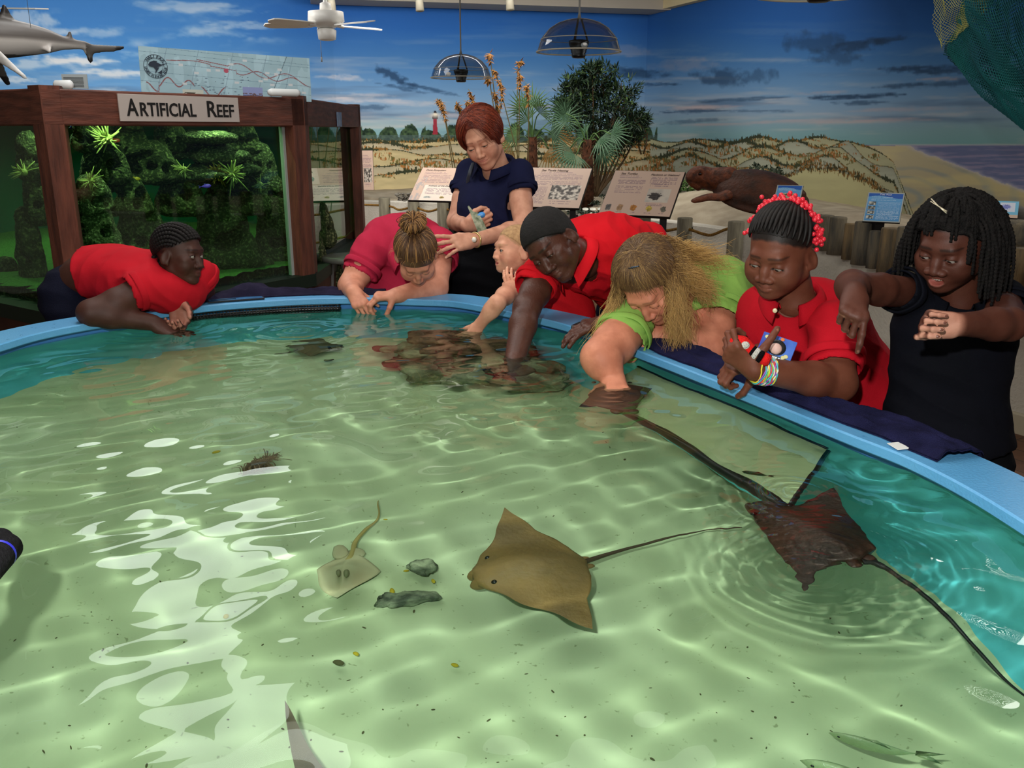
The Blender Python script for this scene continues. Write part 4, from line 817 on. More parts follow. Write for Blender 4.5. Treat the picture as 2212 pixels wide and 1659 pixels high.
s = SDF(S_(-80, 250) - .4, S_(80, 60) + .3, .008, .05); fin(s, [(S_(-20, 96, -.14), S_(56, 168, -.26)), (S_(-14, 112, -.14), S_(52, 166, -.26)), (S_(-10, 128, -.14), S_(46, 160, -.26))], .008); v, q = s.mesh(1); mesh_obj('pectoral_fin', v, q, mat('shark_fin_white', (232, 230, 226), .4, .4), shark)
for dx in (-.05, .25): MB().tube([S_(0, 60) + V(dx - .1, 0, 0), S_(0, 60) + V(dx - .1, 0, 3.3 - S_(0, 60)[2])], .0012, 5).build('hanging_wire', M_cab, shark)
# fishing net: two draped layers of knotted mesh
def net(name, P0, nu, nv, m, r, lab, seg=1):
    """P0(u,v)->points. diamond mesh of thin strands"""
    me = []; 
    mb_v = []; mb_f = []; n0 = 0
    for fam in (0, 1):
        for i in range(-nv, nu):
            uu = []; 
            for j in range(nv * seg + 1):
                t = j / seg; a_ = (i + t) if fam == 0 else (i + nv - t)
                if 0 <= a_ <= nu: uu.append((a_ / nu, t / nv))
            if len(uu) < 3: continue
            pt_ = P0(np.array(uu)); v, f = tube(pt_, r, 3, False); f = np.array(f); mb_v.append(v); mb_f.append(f + n0); n0 += len(v)
    o = mesh_obj(name, np.vstack(mb_v), np.vstack(mb_f), m); return tag(o, *lab)
def surf(c0, c1, c2, c3, bul, sd):
    def fn(uv):
        u, v = uv[:, 0:1], uv[:, 1:2]; p = c0 * (1 - u) * (1 - v) + c1 * u * (1 - v) + c2 * u * v + c3 * (1 - u) * v
        b_ = bul * (np.sin(pi * u) * np.sin(pi * v)); w_ = .05 * (fbm(uv[:, 0] * 7, uv[:, 1] * 4, 0, 2, sd) - .5)
        return p + b_ * V(-.1, -.5, -.85)[None] + w_[:, None] * V(1, .6, .2)
    return fn
net('fishing_net', surf(PY(1995, -80, 2.9), PY(2140, -90, 2.75), PY(2140, 20, 2.7), PY(2030, 110, 2.85), .03, 3), 22, 22, mat('net_tan', (150, 150, 84), .8, .2), .0007, ('olive-tan fishing net draped from the ceiling at the right', 'fishing net'))
net('fishing_net', surf(PY(2036, 120, 2.9), PY(2120, -90, 2.7), PY(2420, -120, 2.2), PY(2420, 500, 2.35), .10, 5), 50, 46, mat('net_green', (14, 84, 82), .8, .2, col2=(8, 56, 66), scale=3), .0017, ('dark teal-green fishing net bulging down from the top right corner', 'fishing net'))
net('fishing_net', surf(PY(2042, 116, 3.0), PY(2130, -100, 2.8), PY(2430, -130, 2.3), PY(2430, 480, 2.45), .08, 8), 44, 40, mat('net_green_inner', (10, 62, 70), .8, .2), .0017, ('inner fold of teal-green net behind the bulging one', 'fishing net'))
# ================================================================ DIORAMA CONTENTS
M_leaf = mat('bush_leaf', (30, 50, 30), .55, .3, col2=(18, 32, 22), scale=12)
M_leafl = mat('bush_leaf_light', (64, 86, 44), .5, .35)
M_stem = mat('bush_stem', (84, 66, 46), .8, .2)
def leafm(mb, c, d, L_, w, up=V(0, 0, 1), mi=0):
    d = nrm(d); s_ = nrm(np.cross(d, up)) * w / 2; n_ = np.cross(s_, d); mb.add([c, c + d * L_ * .4 + s_ - n_ * .3, c + d * L_, c + d * L_ * .4 - s_ - n_ * .3, c + d * L_ * .45 + n_ * .4], [(0, 1, 4), (1, 2, 4), (2, 3, 4), (3, 0, 4)], mi=mi)
def at_px(px, py, Y): return PY(px, py, Y)
# big dark bush: branching limbs fill the outline seen in the photo
Yb = 9.7; base = PY(1290, 330, Yb); base[2] = dsz(base[0], base[1]); bush = empty('shrub', base, 'tall dark green leafy shrub standing on the display sand below the middle dome', 'shrub')
rg = random.Random(5); lf = MB(); st = MB(); blobs = [(1262, 185, 34), (1300, 175, 30), (1245, 215, 38), (1300, 225, 48), (1345, 205, 34), (1330, 250, 44), (1280, 270, 52), (1235, 250, 30), (1365, 262, 26), (1300, 305, 42), (1385, 262, 12), (1350, 300, 26), (1280, 160, 16), (1250, 200, 30), (1225, 225, 22)]
for (bx, by, br) in blobs:
    c = PY(bx, by, Yb + rg.uniform(-.25, .25)); R0 = br / FPX * Yb; mid = (base + c) / 2 + V(rg.uniform(-.1, .1), rg.uniform(-.1, .1), 0); st.tube(catmull([base, mid, c], 5), [.018, .011, .005], 6)
    for k in range(int(26 + br * 1.2)):
        a_ = V(rg.gauss(0, 1), rg.gauss(0, 1), rg.gauss(0, 1)); a_ = nrm(a_) * R0 * rg.random() ** .4; tw = c + a_; dr = nrm(a_ + V(0, 0, .04) + .03 * V(rg.gauss(0, 1), rg.gauss(0, 1), rg.gauss(0, 1))); 
        if k % 3 == 0: st.tube([c + a_ * .4, tw], [.004, .002], 4)
        for j in range(6):
            dd = nrm(dr * .7 + V(rg.gauss(0, 1), rg.gauss(0, 1), rg.gauss(0, 1)) * .75); leafm(lf, tw + dr * j * .012, dd, rg.uniform(.06, .095), .02, mi=1 if rg.random() < .18 else 0)
lf.build('foliage', None, bush, smooth=False, mats=[M_leaf, M_leafl]); st.build('branches', M_stem, bush)
b3 = MB()
for (q0, q1, q2) in (((1350, 240), (1380, 268), (1398, 288)), ((1335, 255), (1370, 280), (1396, 292)), ((1398, 288), (1396, 310), (1390, 332)), ((1396, 292), (1380, 310), (1385, 333))): b3.tube(catmull([PY(*q0, Yb), PY(*q1, Yb - .05), PY(*q2, Yb)], 5), .009, 6)
b3.build('bare_stems', M_stem, bush)
# palmettos
M_pal = mat('palmetto_green', (82, 112, 56), .5, .3, col2=(52, 80, 44), scale=10); M_pal2 = mat('palmetto_blue_green', (62, 92, 66), .5, .3); M_dead = mat('palmetto_dead', (134, 104, 58), .8, .2)
def fanleaf(mb, c, d, L_, mi, rg, n=17, spread=2.4):
    d = nrm(d); up = nrm(V(rg.gauss(0, .35), -1, .35 + rg.gauss(0, .3))); s_ = nrm(np.cross(d, up)); nn_ = np.cross(s_, d)
    for i in range(n):
        a_ = (i / (n - 1) - .5) * spread; dd = d * cos(a_) + s_ * sin(a_); LL = L_ * (1 - .25 * abs(a_) / spread * 2) * rg.uniform(.85, 1.05); w = L_ * .055; q_ = nrm(np.cross(dd, nn_)) * w / 2
        mb.add([c, c + dd * LL * .45 + q_, c + dd * LL - V(0, 0, LL * .12), c + dd * LL * .45 - q_, c + dd * LL * .45 + nn_ * w * .2], [(0, 1, 4), (1, 2, 4), (2, 3, 4), (3, 0, 4)], mi=mi)
for nm_, bx, by, Yp, fans, lab in (('palmetto', 1150, 340, 9.2, [(1165, 245, 0), (1140, 262, 0), (1190, 285, 1), (1120, 290, 0), (1215, 262, 1), (1105, 318, 2), (1185, 322, 2), (1150, 232, 0), (1205, 300, 2), (1130, 240, 0)], 'light green fan palmetto right behind the standing woman'),
                              ('palmetto', 1270, 345, 9.0, [(1225, 262, 1), (1232, 320, 1), (1300, 325, 1), (1265, 290, 1), (1295, 300, 1), (1245, 335, 1), (1320, 290, 1), (1222, 245, 1)], 'blue-green fan palmetto at the foot of the dark shrub')):
    rg = random.Random(bx); bs = PY(bx, by, Yp); bs[2] = dsz(bs[0], bs[1]); e = empty(nm_, bs, lab, 'palmetto'); top = PY(bx, by - 55, Yp); mb = MB(); sm = MB()
    for (fx, fy, mi) in fans:
        c = PY(fx, fy, Yp + rg.uniform(-.2, .15)); sm.tube(catmull([top - V(0, 0, .1), (top + c) / 2 + V(0, 0, .03), c], 4), .006, 5); fanleaf(mb, c, (c - top) + V(0, -.04, .0), .29, mi, rg, 15, 2.7)
    mb.build('fronds', None, e, smooth=False, mats=[M_pal, M_pal2, M_dead]); sm.build('stalks', M_pal, e)
    tk = MB(); tk.tube([bs - V(0, 0, .03), bs + V(0, 0, .12), top - V(0, 0, .05)], [.06, .07, .045], 12)
    for i in range(60): a_ = rg.uniform(0, 6.28); z_ = rg.random(); p = bs + (top - bs) * z_ * .9; tk.tube([p, p + V(cos(a_), sin(a_), .7) * rg.uniform(.06, .11)], [.008, .002], 4)
    tk.build('fibrous_trunk', mat('palm_fibre', (82, 50, 34), .95, .1, col2=(42, 28, 20), scale=30), e)
# sea oats behind the woman
M_oat = mat('sea_oat_head', (158, 108, 52), .8, .2, col2=(108, 74, 38), scale=30); M_stk = mat('sea_oat_stalk', (92, 82, 50), .8, .2)
rg = random.Random(3); oats = [(1096, 330, 1062, 150, 1056, 118), (1120, 330, 1122, 205, 1124, 158), (1118, 330, 1118, 170, 1128, 128), (1060, 330, 1030, 250, 1012, 192), (1040, 330, 1080, 240, 1082, 170), (1090, 330, 1075, 240, 1068, 195), (1030, 340, 1000, 260, 984, 222), (1000, 340, 965, 270, 952, 215), (990, 340, 960, 250, 944, 212), (1070, 330, 1075, 260, 1074, 225), (1010, 330, 1012, 250, 1010, 216), (1100, 330, 1060, 190, 1052, 172), (1150, 320, 1080, 190, 1066, 148), (1140, 330, 1142, 240, 1136, 178)]
for i, (x0, y0, x1, y1, x2, y2) in enumerate(oats):
    Yo = 8.9 + rg.uniform(-.3, .3); a_ = PY(x0, y0, Yo); a_[2] = dsz(a_[0], a_[1]); b_ = PY(x1, y1, Yo); c_ = PY(x2, y2, Yo); cv = catmull([a_, b_, c_], 8)
    o = MB().tube(cv, [.0060, .0034], 5).build('sea_oat', M_stk); tag(o, 'dry sea oat stalk with a drooping tan seed head behind the standing woman', 'sea oat', 'sea oats behind the standing woman')
    mb = MB(); k = 70
    for j in range(k):
        t = 1 - rg.random() ** 1.2 * .42; p = cv[min(int(t * (len(cv) - 1)), len(cv) - 1)]; leafm(mb, p, V(rg.gauss(0, .5), rg.gauss(0, .5), -.6 + rg.gauss(0, .4)), rg.uniform(.035, .07), .018)
    mb.build('seed_head', M_oat, o, smooth=False)
# low creeping plants, flowers, leaf litter
M_crp = mat('creeper_green', (84, 112, 50), .6, .3, col2=(52, 80, 36), scale=9); M_crd = mat('creeper_dark', (44, 56, 40), .6, .3); M_pur = mat('creeper_purple', (70, 40, 58), .6, .3)
def patch(name, pxs, Yc, n, L_, m, lab, h_=.04, cat='plant'):
    rg = random.Random(n + int(pxs[0])); mb = MB()
    for i in range(n):
        x = rg.uniform(pxs[0], pxs[2]); y = rg.uniform(pxs[1], pxs[3]); p = PY(x, y, Yc + (pxs[3] - y) * .02); z0 = dsz(p[0], p[1]); p[2] = z0 + rg.uniform(0, h_)
        for j in range(3): leafm(mb, p, V(rg.gauss(0, 1), rg.gauss(0, 1), rg.uniform(.1, .9)), L_ * rg.uniform(.6, 1.1), L_ * .5)
    o = mb.build(name, m, smooth=False); return tag(o, lab, cat, kind='stuff')
patch('creeper', (1310, 355, 1410, 385), 8.3, 170, .05, M_crp, 'bright green creeping plants on the sand above the two right sign boards', .05)
patch('creeper', (1150, 345, 1300, 372), 8.6, 200, .05, M_crd, 'dark creeping leaves on the sand above the sea turtle nesting board', .04)
patch('creeper', (1230, 365, 1320, 378), 8.0, 60, .05, M_pur, 'purplish creeping leaves at the front of the sand bank', .03)
patch('creeper', (1420, 330, 1540, 362), 8.9, 260, .055, M_crp, 'green creeping plants behind the head of the turtle model', .10)
patch('shore_bush', (1625, 325, 1690, 388), 8.2, 240, .045, M_crd, 'small dark green bush on the sand behind the turtle shell', .26)
patch('leaf_litter', (1300, 325, 1420, 352), 9.3, 60, .04, M_crd, 'dark fallen leaves scattered on the sand below the shrub', .01, 'leaves')
M_fw = mat('flower_white', (226, 226, 214), .7, .2)
for i, (px, py) in enumerate(((1267, 346), (1283, 347), (1300, 350), (1309, 358), (1320, 353), (1342, 352))):
    p = PY(px, py, 8.3); p[2] = dsz(p[0], p[1]) + .07; mb = MB().tube([p - V(0, 0, .08), p], .004, 5); v, f = tube([p, p + V(0, -.008, .02)], [.006, .03], 10, False); o = mb.build('morning_glory', M_crp); MB().add(v, f).build('petals', M_fw, o); tag(o, 'white trumpet flower on the display sand above the sign boards', 'flower', 'white trumpet flowers on the sand')
for i, (px, py, lb) in enumerate(((1387, 338, 'under the bare stems'), (1204, 366, 'above the sea turtle nesting board'), (1370, 371, 'above the plankton board'), (1308, 357, 'among the white flowers'))):
    p = PY(px, py, 8.4); p[2] = dsz(p[0], p[1]) + .03; o = MB().box(p, (.07, .006, .035), Rx(.5), bev=.001).build('plant_label', mat('label_white', (220, 220, 206), .6, .3), smooth=False); tag(o, 'small white plant label stuck in the display sand ' + lb, 'label')
# oyster shells heap at left and small stones
M_sh = mat('oyster_shell', (150, 144, 130), .8, .3, col2=(84, 80, 72), scale=40, bump=.6, bscale=60)
rg = random.Random(8)
mb = MB()
for i in range(46): 
    p = PY(rg.uniform(858, 900), rg.uniform(398, 412), 9.9); p[2] = ZL + .03 + rg.uniform(0, .07); mb.ell(p, (rg.uniform(.02, .045), rg.uniform(.015, .03), .008), Rz(rg.uniform(0, 3)) @ Rx(rg.uniform(-1, 1)), 8, 5)
o = mb.build('oyster_clump', M_sh); tag(o, 'grey clump of oyster shells on the low wall behind the bun girl', 'oyster shells')
# turtle model
M_tur = mat('turtle_wood', (82, 44, 26), .6, .3, col2=(48, 28, 18), scale=9, bump=.7, bscale=40); M_turl = mat('turtle_head_wood', (120, 62, 34), .6, .3, col2=(66, 36, 24), scale=22, bump=.8, bscale=50)
Yt = 7.2; A_ = PY(1560, 388, Yt); B_ = PY(1730, 432, Yt - .35); ctr = (A_ + B_) / 2; ax_ = nrm(B_ - A_); Lt = np.linalg.norm(B_ - A_); side = nrm(np.cross(ax_, V(0, -.55, 1))); upv = np.cross(side, ax_); Rm = np.stack([ax_, side, upv], 1)
s = SDF(ctr - .75, ctr + .75, .012, .06); s.ell(ctr + upv * -.02, (Lt * .56, .24, .13), Rm); s.ell(ctr + upv * -.05, (Lt * .6, .27, .05), Rm, k=.02); s.cap(ctr - ax_ * Lt * .5 + upv * .05, ctr + ax_ * Lt * .5 + upv * .05, .05, .03, .05)
v, q = s.mesh(1); tur = mesh_obj('turtle_model', v, q, M_tur); tag(tur, 'dark brown carved leatherback turtle lying on the display sand', 'turtle model')
hd = PY(1516, 383, Yt + .05); s = SDF(hd - V(.35, .3, .35), hd + V(.55, .3, .3), .008, .05); nk = A_ + ax_ * .05
s.cap(hd + V(.03, 0, -.01), nk, .085, .11, .05).ell(hd + V(-.02, 0, .01), (.10, .085, .08), k=.03).ell(hd + V(-.085, -.01, -.005), (.045, .05, .05), k=.03).cap(hd + V(-.08, -.03, -.05), hd + V(-.03, -.03, -.075), .025, .03, .02)
s.ell(hd + V(-.03, -.075, .03), (.02, .012, .016), k=.008, op='s'); v, q = s.mesh(1); mesh_obj('head', v, q, M_turl, tur)
MB().ell(hd + V(-.03, -.07, .03), (.012, .008, .010)).build('eye', mat('turtle_eye', (10, 8, 6), .2, .6), tur)
for fp in ([(1590, 412), (1560, 425), (1530, 426), (1500, 434)], ):
    pp = [PY(x_, y_, Yt - .2) for x_, y_ in fp]; s = SDF(np.min(pp, 0) - .15, np.max(pp, 0) + .15, .009, .05); s.chain(catmull(pp, 4), np.linspace(.065, .03, 13), .01, sq=(V(0, -.4, 1), .45)); v, q = s.mesh(1); mesh_obj('flipper', v, q, M_turl, tur)
hp = PY(1412, 357, 8.6); hp[2] = dsz(hp[0], hp[1]) + .02; o = MB().ell(hp, (.055, .05, .035)).build('turtle_hatchling', mat('hatchling', (60, 56, 44), .7, .3)); MB().ell(hp + V(-.06, 0, -.008), (.03, .02, .012)).build('flipper', _mats['hatchling'], o); tag(o, 'small dark hatchling turtle on the sand left of the carved turtle', 'turtle model')
for i, (px, py, r_) in enumerate(((1652, 455, .06), (1180, 350, .03))):
    p = PY(px, py, 7.2 if i == 0 else 9.0); p[2] = dsz(p[0], p[1]) + r_ * .3; o = MB().ell(p, (r_, r_ * .9, r_ * .7), None, 14, 10).build('stone', mat('stone_grey', (110, 104, 92), .9, .2)); tag(o, ['round grey stone under the blue card beside the turtle', 'small grey stone on the sand behind the woman'][i], 'stone')
# ---------------- sign boards
M_print = mat('printed_board', (255, 255, 255), .5, .3, vcol=True); M_bke = mat('board_black', (18, 16, 18), .5, .4)
def board(name, cx, cy, Yc, w_, h_, psi, tau, painter, lab, thick=.02, stand=None, nu=170, nv=130, title=()):
    psi, tau = R_(psi), R_(tau); ux = V(cos(psi), sin(psi), 0); bk = V(-sin(psi), cos(psi), 0); uy = bk * cos(tau) + V(0, 0, sin(tau)); nz = np.cross(ux, uy); c = PY(cx, cy, Yc)
    e = empty(name, c, lab, 'sign'); U, Vv = np.meshgrid(np.linspace(0, 1, nu), np.linspace(0, 1, nv)); u, v_ = U.ravel(), Vv.ravel(); colr = painter(u, v_)
    pts = c[None] + ((u - .5) * w_)[:, None] * ux + ((v_ - .5) * h_)[:, None] * uy + nz * .002
    mesh_obj('printed_face', pts, gridf(nu, nv), M_print, e, smooth=False, col=lin(colr)); MB().box(c - nz * (thick / 2), (w_ * 1.01, h_ * 1.015, thick), np.stack([ux, uy, nz], 1)).build('panel', M_bke, e, smooth=False)
    for (s_, x_, y_, sz, mm) in title: text_mesh(s_, sz * h_, mm, e, 'lettering', c + ux * (x_ - .5) * w_ + uy * (y_ - .5) * h_ + nz * .0035, ux, uy, ext=.0003, shear=.25)
    if stand:
        for sx in stand:
            p = c + ux * sx * w_ - nz * thick; MB().box((p[0], p[1] + .02, (p[2] - .02) / 2), (.05, .03, p[2] - .02)).build('stand_leg', M_bke, e, smooth=False)
    return e
def lines(colr, u, v, x0, x1, y0, y1, n, seed, col=(120, 96, 110), ragged=.3, dens=.55):
    for i in range(n):
        yy = y1 - (y1 - y0) * i / max(n - 1, 1); ln_ = x1 - (x1 - x0) * (ragged * (_h(np.int64(i), np.int64(seed), np.int64(1), 3)) if i % 4 == 3 or n < 4 else 0)
        m_ = (np.abs(v - yy) < .0075) & (u > x0) & (u < ln_) & (vnoise(u * 90, i, seed, 5) > 1 - dens - .15); colr[m_] = colr[m_] * .35 + np.array(col) * .65
def pic(colr, u, v, x0, x1, y0, y1, c1, c2, seed, sc_=30):
    m_ = (u > x0) & (u < x1) & (v > y0) & (v < y1); n = fbm(u * sc_, v * sc_, seed, 3, seed); colr[m_] = (np.array(c1)[None] * (1 - np.clip((n - .35) * 3.3, 0, 1))[:, None] + np.array(c2)[None] * np.clip((n - .35) * 3.3, 0, 1)[:, None])[m_]
def critter(colr, u, v, cx, cy, rx, ry, c1, seed):
    n = fbm(u * 40, v * 40, seed, 3, seed); m_ = ((u - cx) / rx) ** 2 + ((v - cy) / ry) ** 2 < 1 + (n - .5) * 2; colr[m_] = np.array(c1) * (.6 + .8 * n[m_])[:, None]
PINK = (200, 172, 154)
def p_dune(u, v):
    c = np.tile(np.array(PINK, float), (len(u), 1)); c[(u > .18) & (v < .47)] = (226, 210, 196); c[(u > .62) & (v > .5)] = (224, 206, 190)
    lines(c, u, v, .08, .58, .82, .86, 2, 1); lines(c, u, v, .08, .56, .55, .76, 6, 2); lines(c, u, v, .22, .95, .2, .36, 6, 3); critter(c, u, v, .74, .88, .05, .04, (40, 36, 40), 1); critter(c, u, v, .73, .66, .04, .07, (110, 120, 120), 2)
    m_ = (u < .17) & (fbm(u * 30, v * 12, 0, 3, 6) > .56) & (v < .7); c[m_] = (170, 160, 156); critter(c, u, v, .3, .1, .06, .03, (140, 146, 142), 3); critter(c, u, v, .55, .1, .04, .03, (150, 130, 70), 4); critter(c, u, v, .8, .1, .05, .035, (150, 90, 80), 5); return c
def p_nest(u, v):
    c = np.tile(np.array(PINK, float), (len(u), 1)); lines(c, u, v, .2, .92, .84, .88, 2, 1); lines(c, u, v, .05, .9, .70, .80, 4, 2); lines(c, u, v, .05, .9, .56, .65, 4, 3); lines(c, u, v, .04, .40, .10, .5, 14, 4); pic(c, u, v, .46, .93, .20, .56, (60, 54, 50), (206, 196, 182), 7, 26); lines(c, u, v, .5, .9, .1, .15, 2, 6)
    m_ = np.abs(v - (.55 + 1.2 * u)) < .008; c[m_ & (u < .2)] = (180, 160, 150); return c
def p_plank(u, v):
    c = np.tile(np.array(PINK, float), (len(u), 1)); lines(c, u, v, .1, .5, .84, .88, 2, 1); lines(c, u, v, .1, .5, .7, .78, 4, 2); lines(c, u, v, .1, .48, .5, .64, 5, 3); lines(c, u, v, .56, .93, .72, .86, 6, 5); lines(c, u, v, .58, .9, .66, .7, 2, 6)
    pic(c, u, v, .58, .9, .30, .60, (176, 168, 158), (200, 190, 176), 9, 8); critter(c, u, v, .70, .43, .09, .08, (58, 52, 50), 3); lines(c, u, v, .62, .88, .23, .26, 2, 8)
    for i, (x_, cc_) in enumerate(((.1, (90, 86, 84)), (.27, (150, 116, 84)), (.46, (160, 104, 40)), (.68, (168, 146, 60)), (.88, (96, 92, 80)))): critter(c, u, v, x_, .16, .04, .07, cc_, 20 + i); lines(c, u, v, x_ - .05, x_ + .07, .05, .06, 1, 30 + i)
    return c
def p_blue(k):
    def f_(u, v):
        c = np.tile(np.array([92, 154, 206.]), (len(u), 1)) + (v * 26)[:, None] - 10; edge = (u < .035) | (u > .965) | (v < .03) | (v > .97); c[edge] = (170, 176, 172)
        m_ = (v > .84 + .05 * np.sin(u * 5)) & ~edge; c[m_] = (52, 98, 180)
        if k == 0: lines(c, u, v, .1, .9, .76, .84, 3, 1, (220, 230, 240)); pic(c, u, v, .25, .75, .40, .64, (196, 190, 160), (90, 80, 60), 3, 16); lines(c, u, v, .1, .9, .08, .34, 7, 2, (220, 230, 240))
        if k == 1:
            lines(c, u, v, .12, .92, .74, .84, 3, 1, (226, 234, 244)); 
            for i in range(4): pic(c, u, v, .07, .27, .56 - i * .155, .68 - i * .155, (206, 206, 196), (80, 84, 84), 4 + i, 26); lines(c, u, v, .33, .93, .56 - i * .155, .67 - i * .155, 4, 8 + i, (226, 234, 244))
        if k == 2: c[:] = (110, 186, 220); m_ = (u > .15) & (u < .85) & (v > .35) & (v < .9); c[m_] = (214, 222, 238); critter(c, u, v, .45, .66, .2, .14, (120, 130, 200), 4); c[v < .2] = (206, 180, 160)
        return c
    return f_
M_pr = mat('print_brown', (60, 46, 50), .7, .2); M_prw = mat('print_white', (236, 240, 246), .6, .2)
board('sign_board', 960, 398, 8.5, .60, .44, -20, 40, p_dune, 'pale pink interpretive board, leftmost on the rope fence, half behind the standing woman', stand=(.1,), title=(('Dune Ecosystem', .08, .9, .07, M_pr), ('Animals of the Dunes', .24, .42, .065, M_pr)))
board('sign_board', 1197, 405, 7.7, .56, .46, -22, 42, p_nest, 'pale pink board about sea turtle nesting with a grey egg picture', stand=(-.2, .3), title=(('Sea Turtle Nesting', .2, .91, .07, M_pr),))
board('sign_board', 1386, 417, 6.85, .56, .46, -27, 42, p_plank, 'pale pink board with a row of little turtle pictures along its foot', stand=(-.2, .32), title=(('Sea Turtles', .1, .91, .065, M_pr), ('Plankton or Nekton?', .54, .90, .058, M_pr)))
board('sign_board', 1702, 424, 6.0, .17, .20, -25, 42, p_blue(0), 'narrow blue laminated card leaning by the turtle shell, above the red hair beads', .008, stand=(0,), nu=60, nv=60)
board('sign_board', 1909, 448, 5.35, .205, .23, -27, 44, p_blue(1), 'blue laminated tide pool card on a black stand above the log palisade', .008, nu=110, nv=110, title=(('Tide Pool', .32, .90, .075, M_prw),))
p = PY(1897, 486, 5.42); e = MB().box((p[0], p[1], p[2] + .0), (.055, .05, .09)).build('card_stand', M_bke, smooth=False); tag(e, 'short black stand holding the tide pool card above the logs', 'stand')
board('sign_board', 2176, 453, 4.9, .105, .12, -27, 44, p_blue(2), 'small light blue card at the right edge behind the dreadlocks', .008, nu=50, nv=50)
board('sign_board', 787, 368, 9.9, .2, .42, -5, 88, p_nest, 'narrow pink board right beside the aquarium edge, partly hidden', .01, nu=60, nv=120)
# stool
p = PY(752, 552, 5.6); e = empty('stool', (p[0], p[1], 0), 'grey round metal stool between the aquarium and the girl with the bun', 'stool'); M_stl = mat('stool_grey', (104, 100, 98), .4, .5)
MB().tube([p + V(0, 0, -.035), p + V(0, 0, -.03), p + V(0, 0, -.004), p], [.155, .165, .165, .155], 30).build('seat', M_stl, e)
for a_ in (R_(45), R_(135), R_(225), R_(315)): MB().tube([p + V(cos(a_) * .12, sin(a_) * .12, -.03), (p[0] + cos(a_) * .2, p[1] + sin(a_) * .2, 0)], .012, 10).build('leg', M_stl, e)
MB().tube([(p[0] + cos(2 * pi * i / 24) * .165, p[1] + sin(2 * pi * i / 24) * .165, .3) for i in range(24)], .008, 8, closed=True).build('foot_ring', M_stl, e)
# ================================================================ PEOPLE
def skin_mat(name, rough=.55, wet=False):
    return mat(name, (255, 255, 255), rough, .35, col2=(226, 216, 212), scale=22, detail=6, vcol=True, bump=.2, bscale=420, bdist=.002)
M_skin = skin_mat('skin'); M_skinw = mat('skin_wet', (255, 255, 255), .48, .45, col2=(222, 212, 208), scale=26, vcol=True, bump=.35, bscale=160, bdist=.003)
def fabric(name, c1, c2=None, b=.35): return mat(name, c1, .88, .12, col2=c2 or tuple(int(x * .88) for x in c1), scale=5, bump=b, bscale=420, bdist=.002)
M_eyew = mat('eye_white', (150, 142, 134), .4, .3); M_teeth = mat('teeth', (228, 222, 208), .3, .5)
def iris(c): return mat('iris_%d' % c[0], c, .3, .5)
M_pup = mat('pupil', (8, 6, 6), .1, .9)

def head_frame(px, py, t, yaw, pitch, roll):
    c = P(px, py, t); r = ray(px, py); az = math.atan2(-r[0], -r[1]) if False else 0
    base = nrm(V(-r[0], -r[1], 0)); right = V(-base[1], base[0], 0)          # right = image right seen from the camera
    if right[0] < 0: right = -right
    y, p, ro = R_(yaw), R_(pitch), R_(roll)
    f = nrm((base * cos(y) + right * sin(y)) * cos(p) + V(0, 0, 1) * sin(p)); u = nrm(V(0, 0, 1) - f * f[2])
    ax = -f; u = rot_axis(f, ro if True else 0) @ u
    # make positive roll lean the crown to the image right
    if (u @ right) * roll < 0: u = rot_axis(f, -2 * ro) @ u
    x = np.cross(f, u); return c, np.stack([x, f, u], 1)

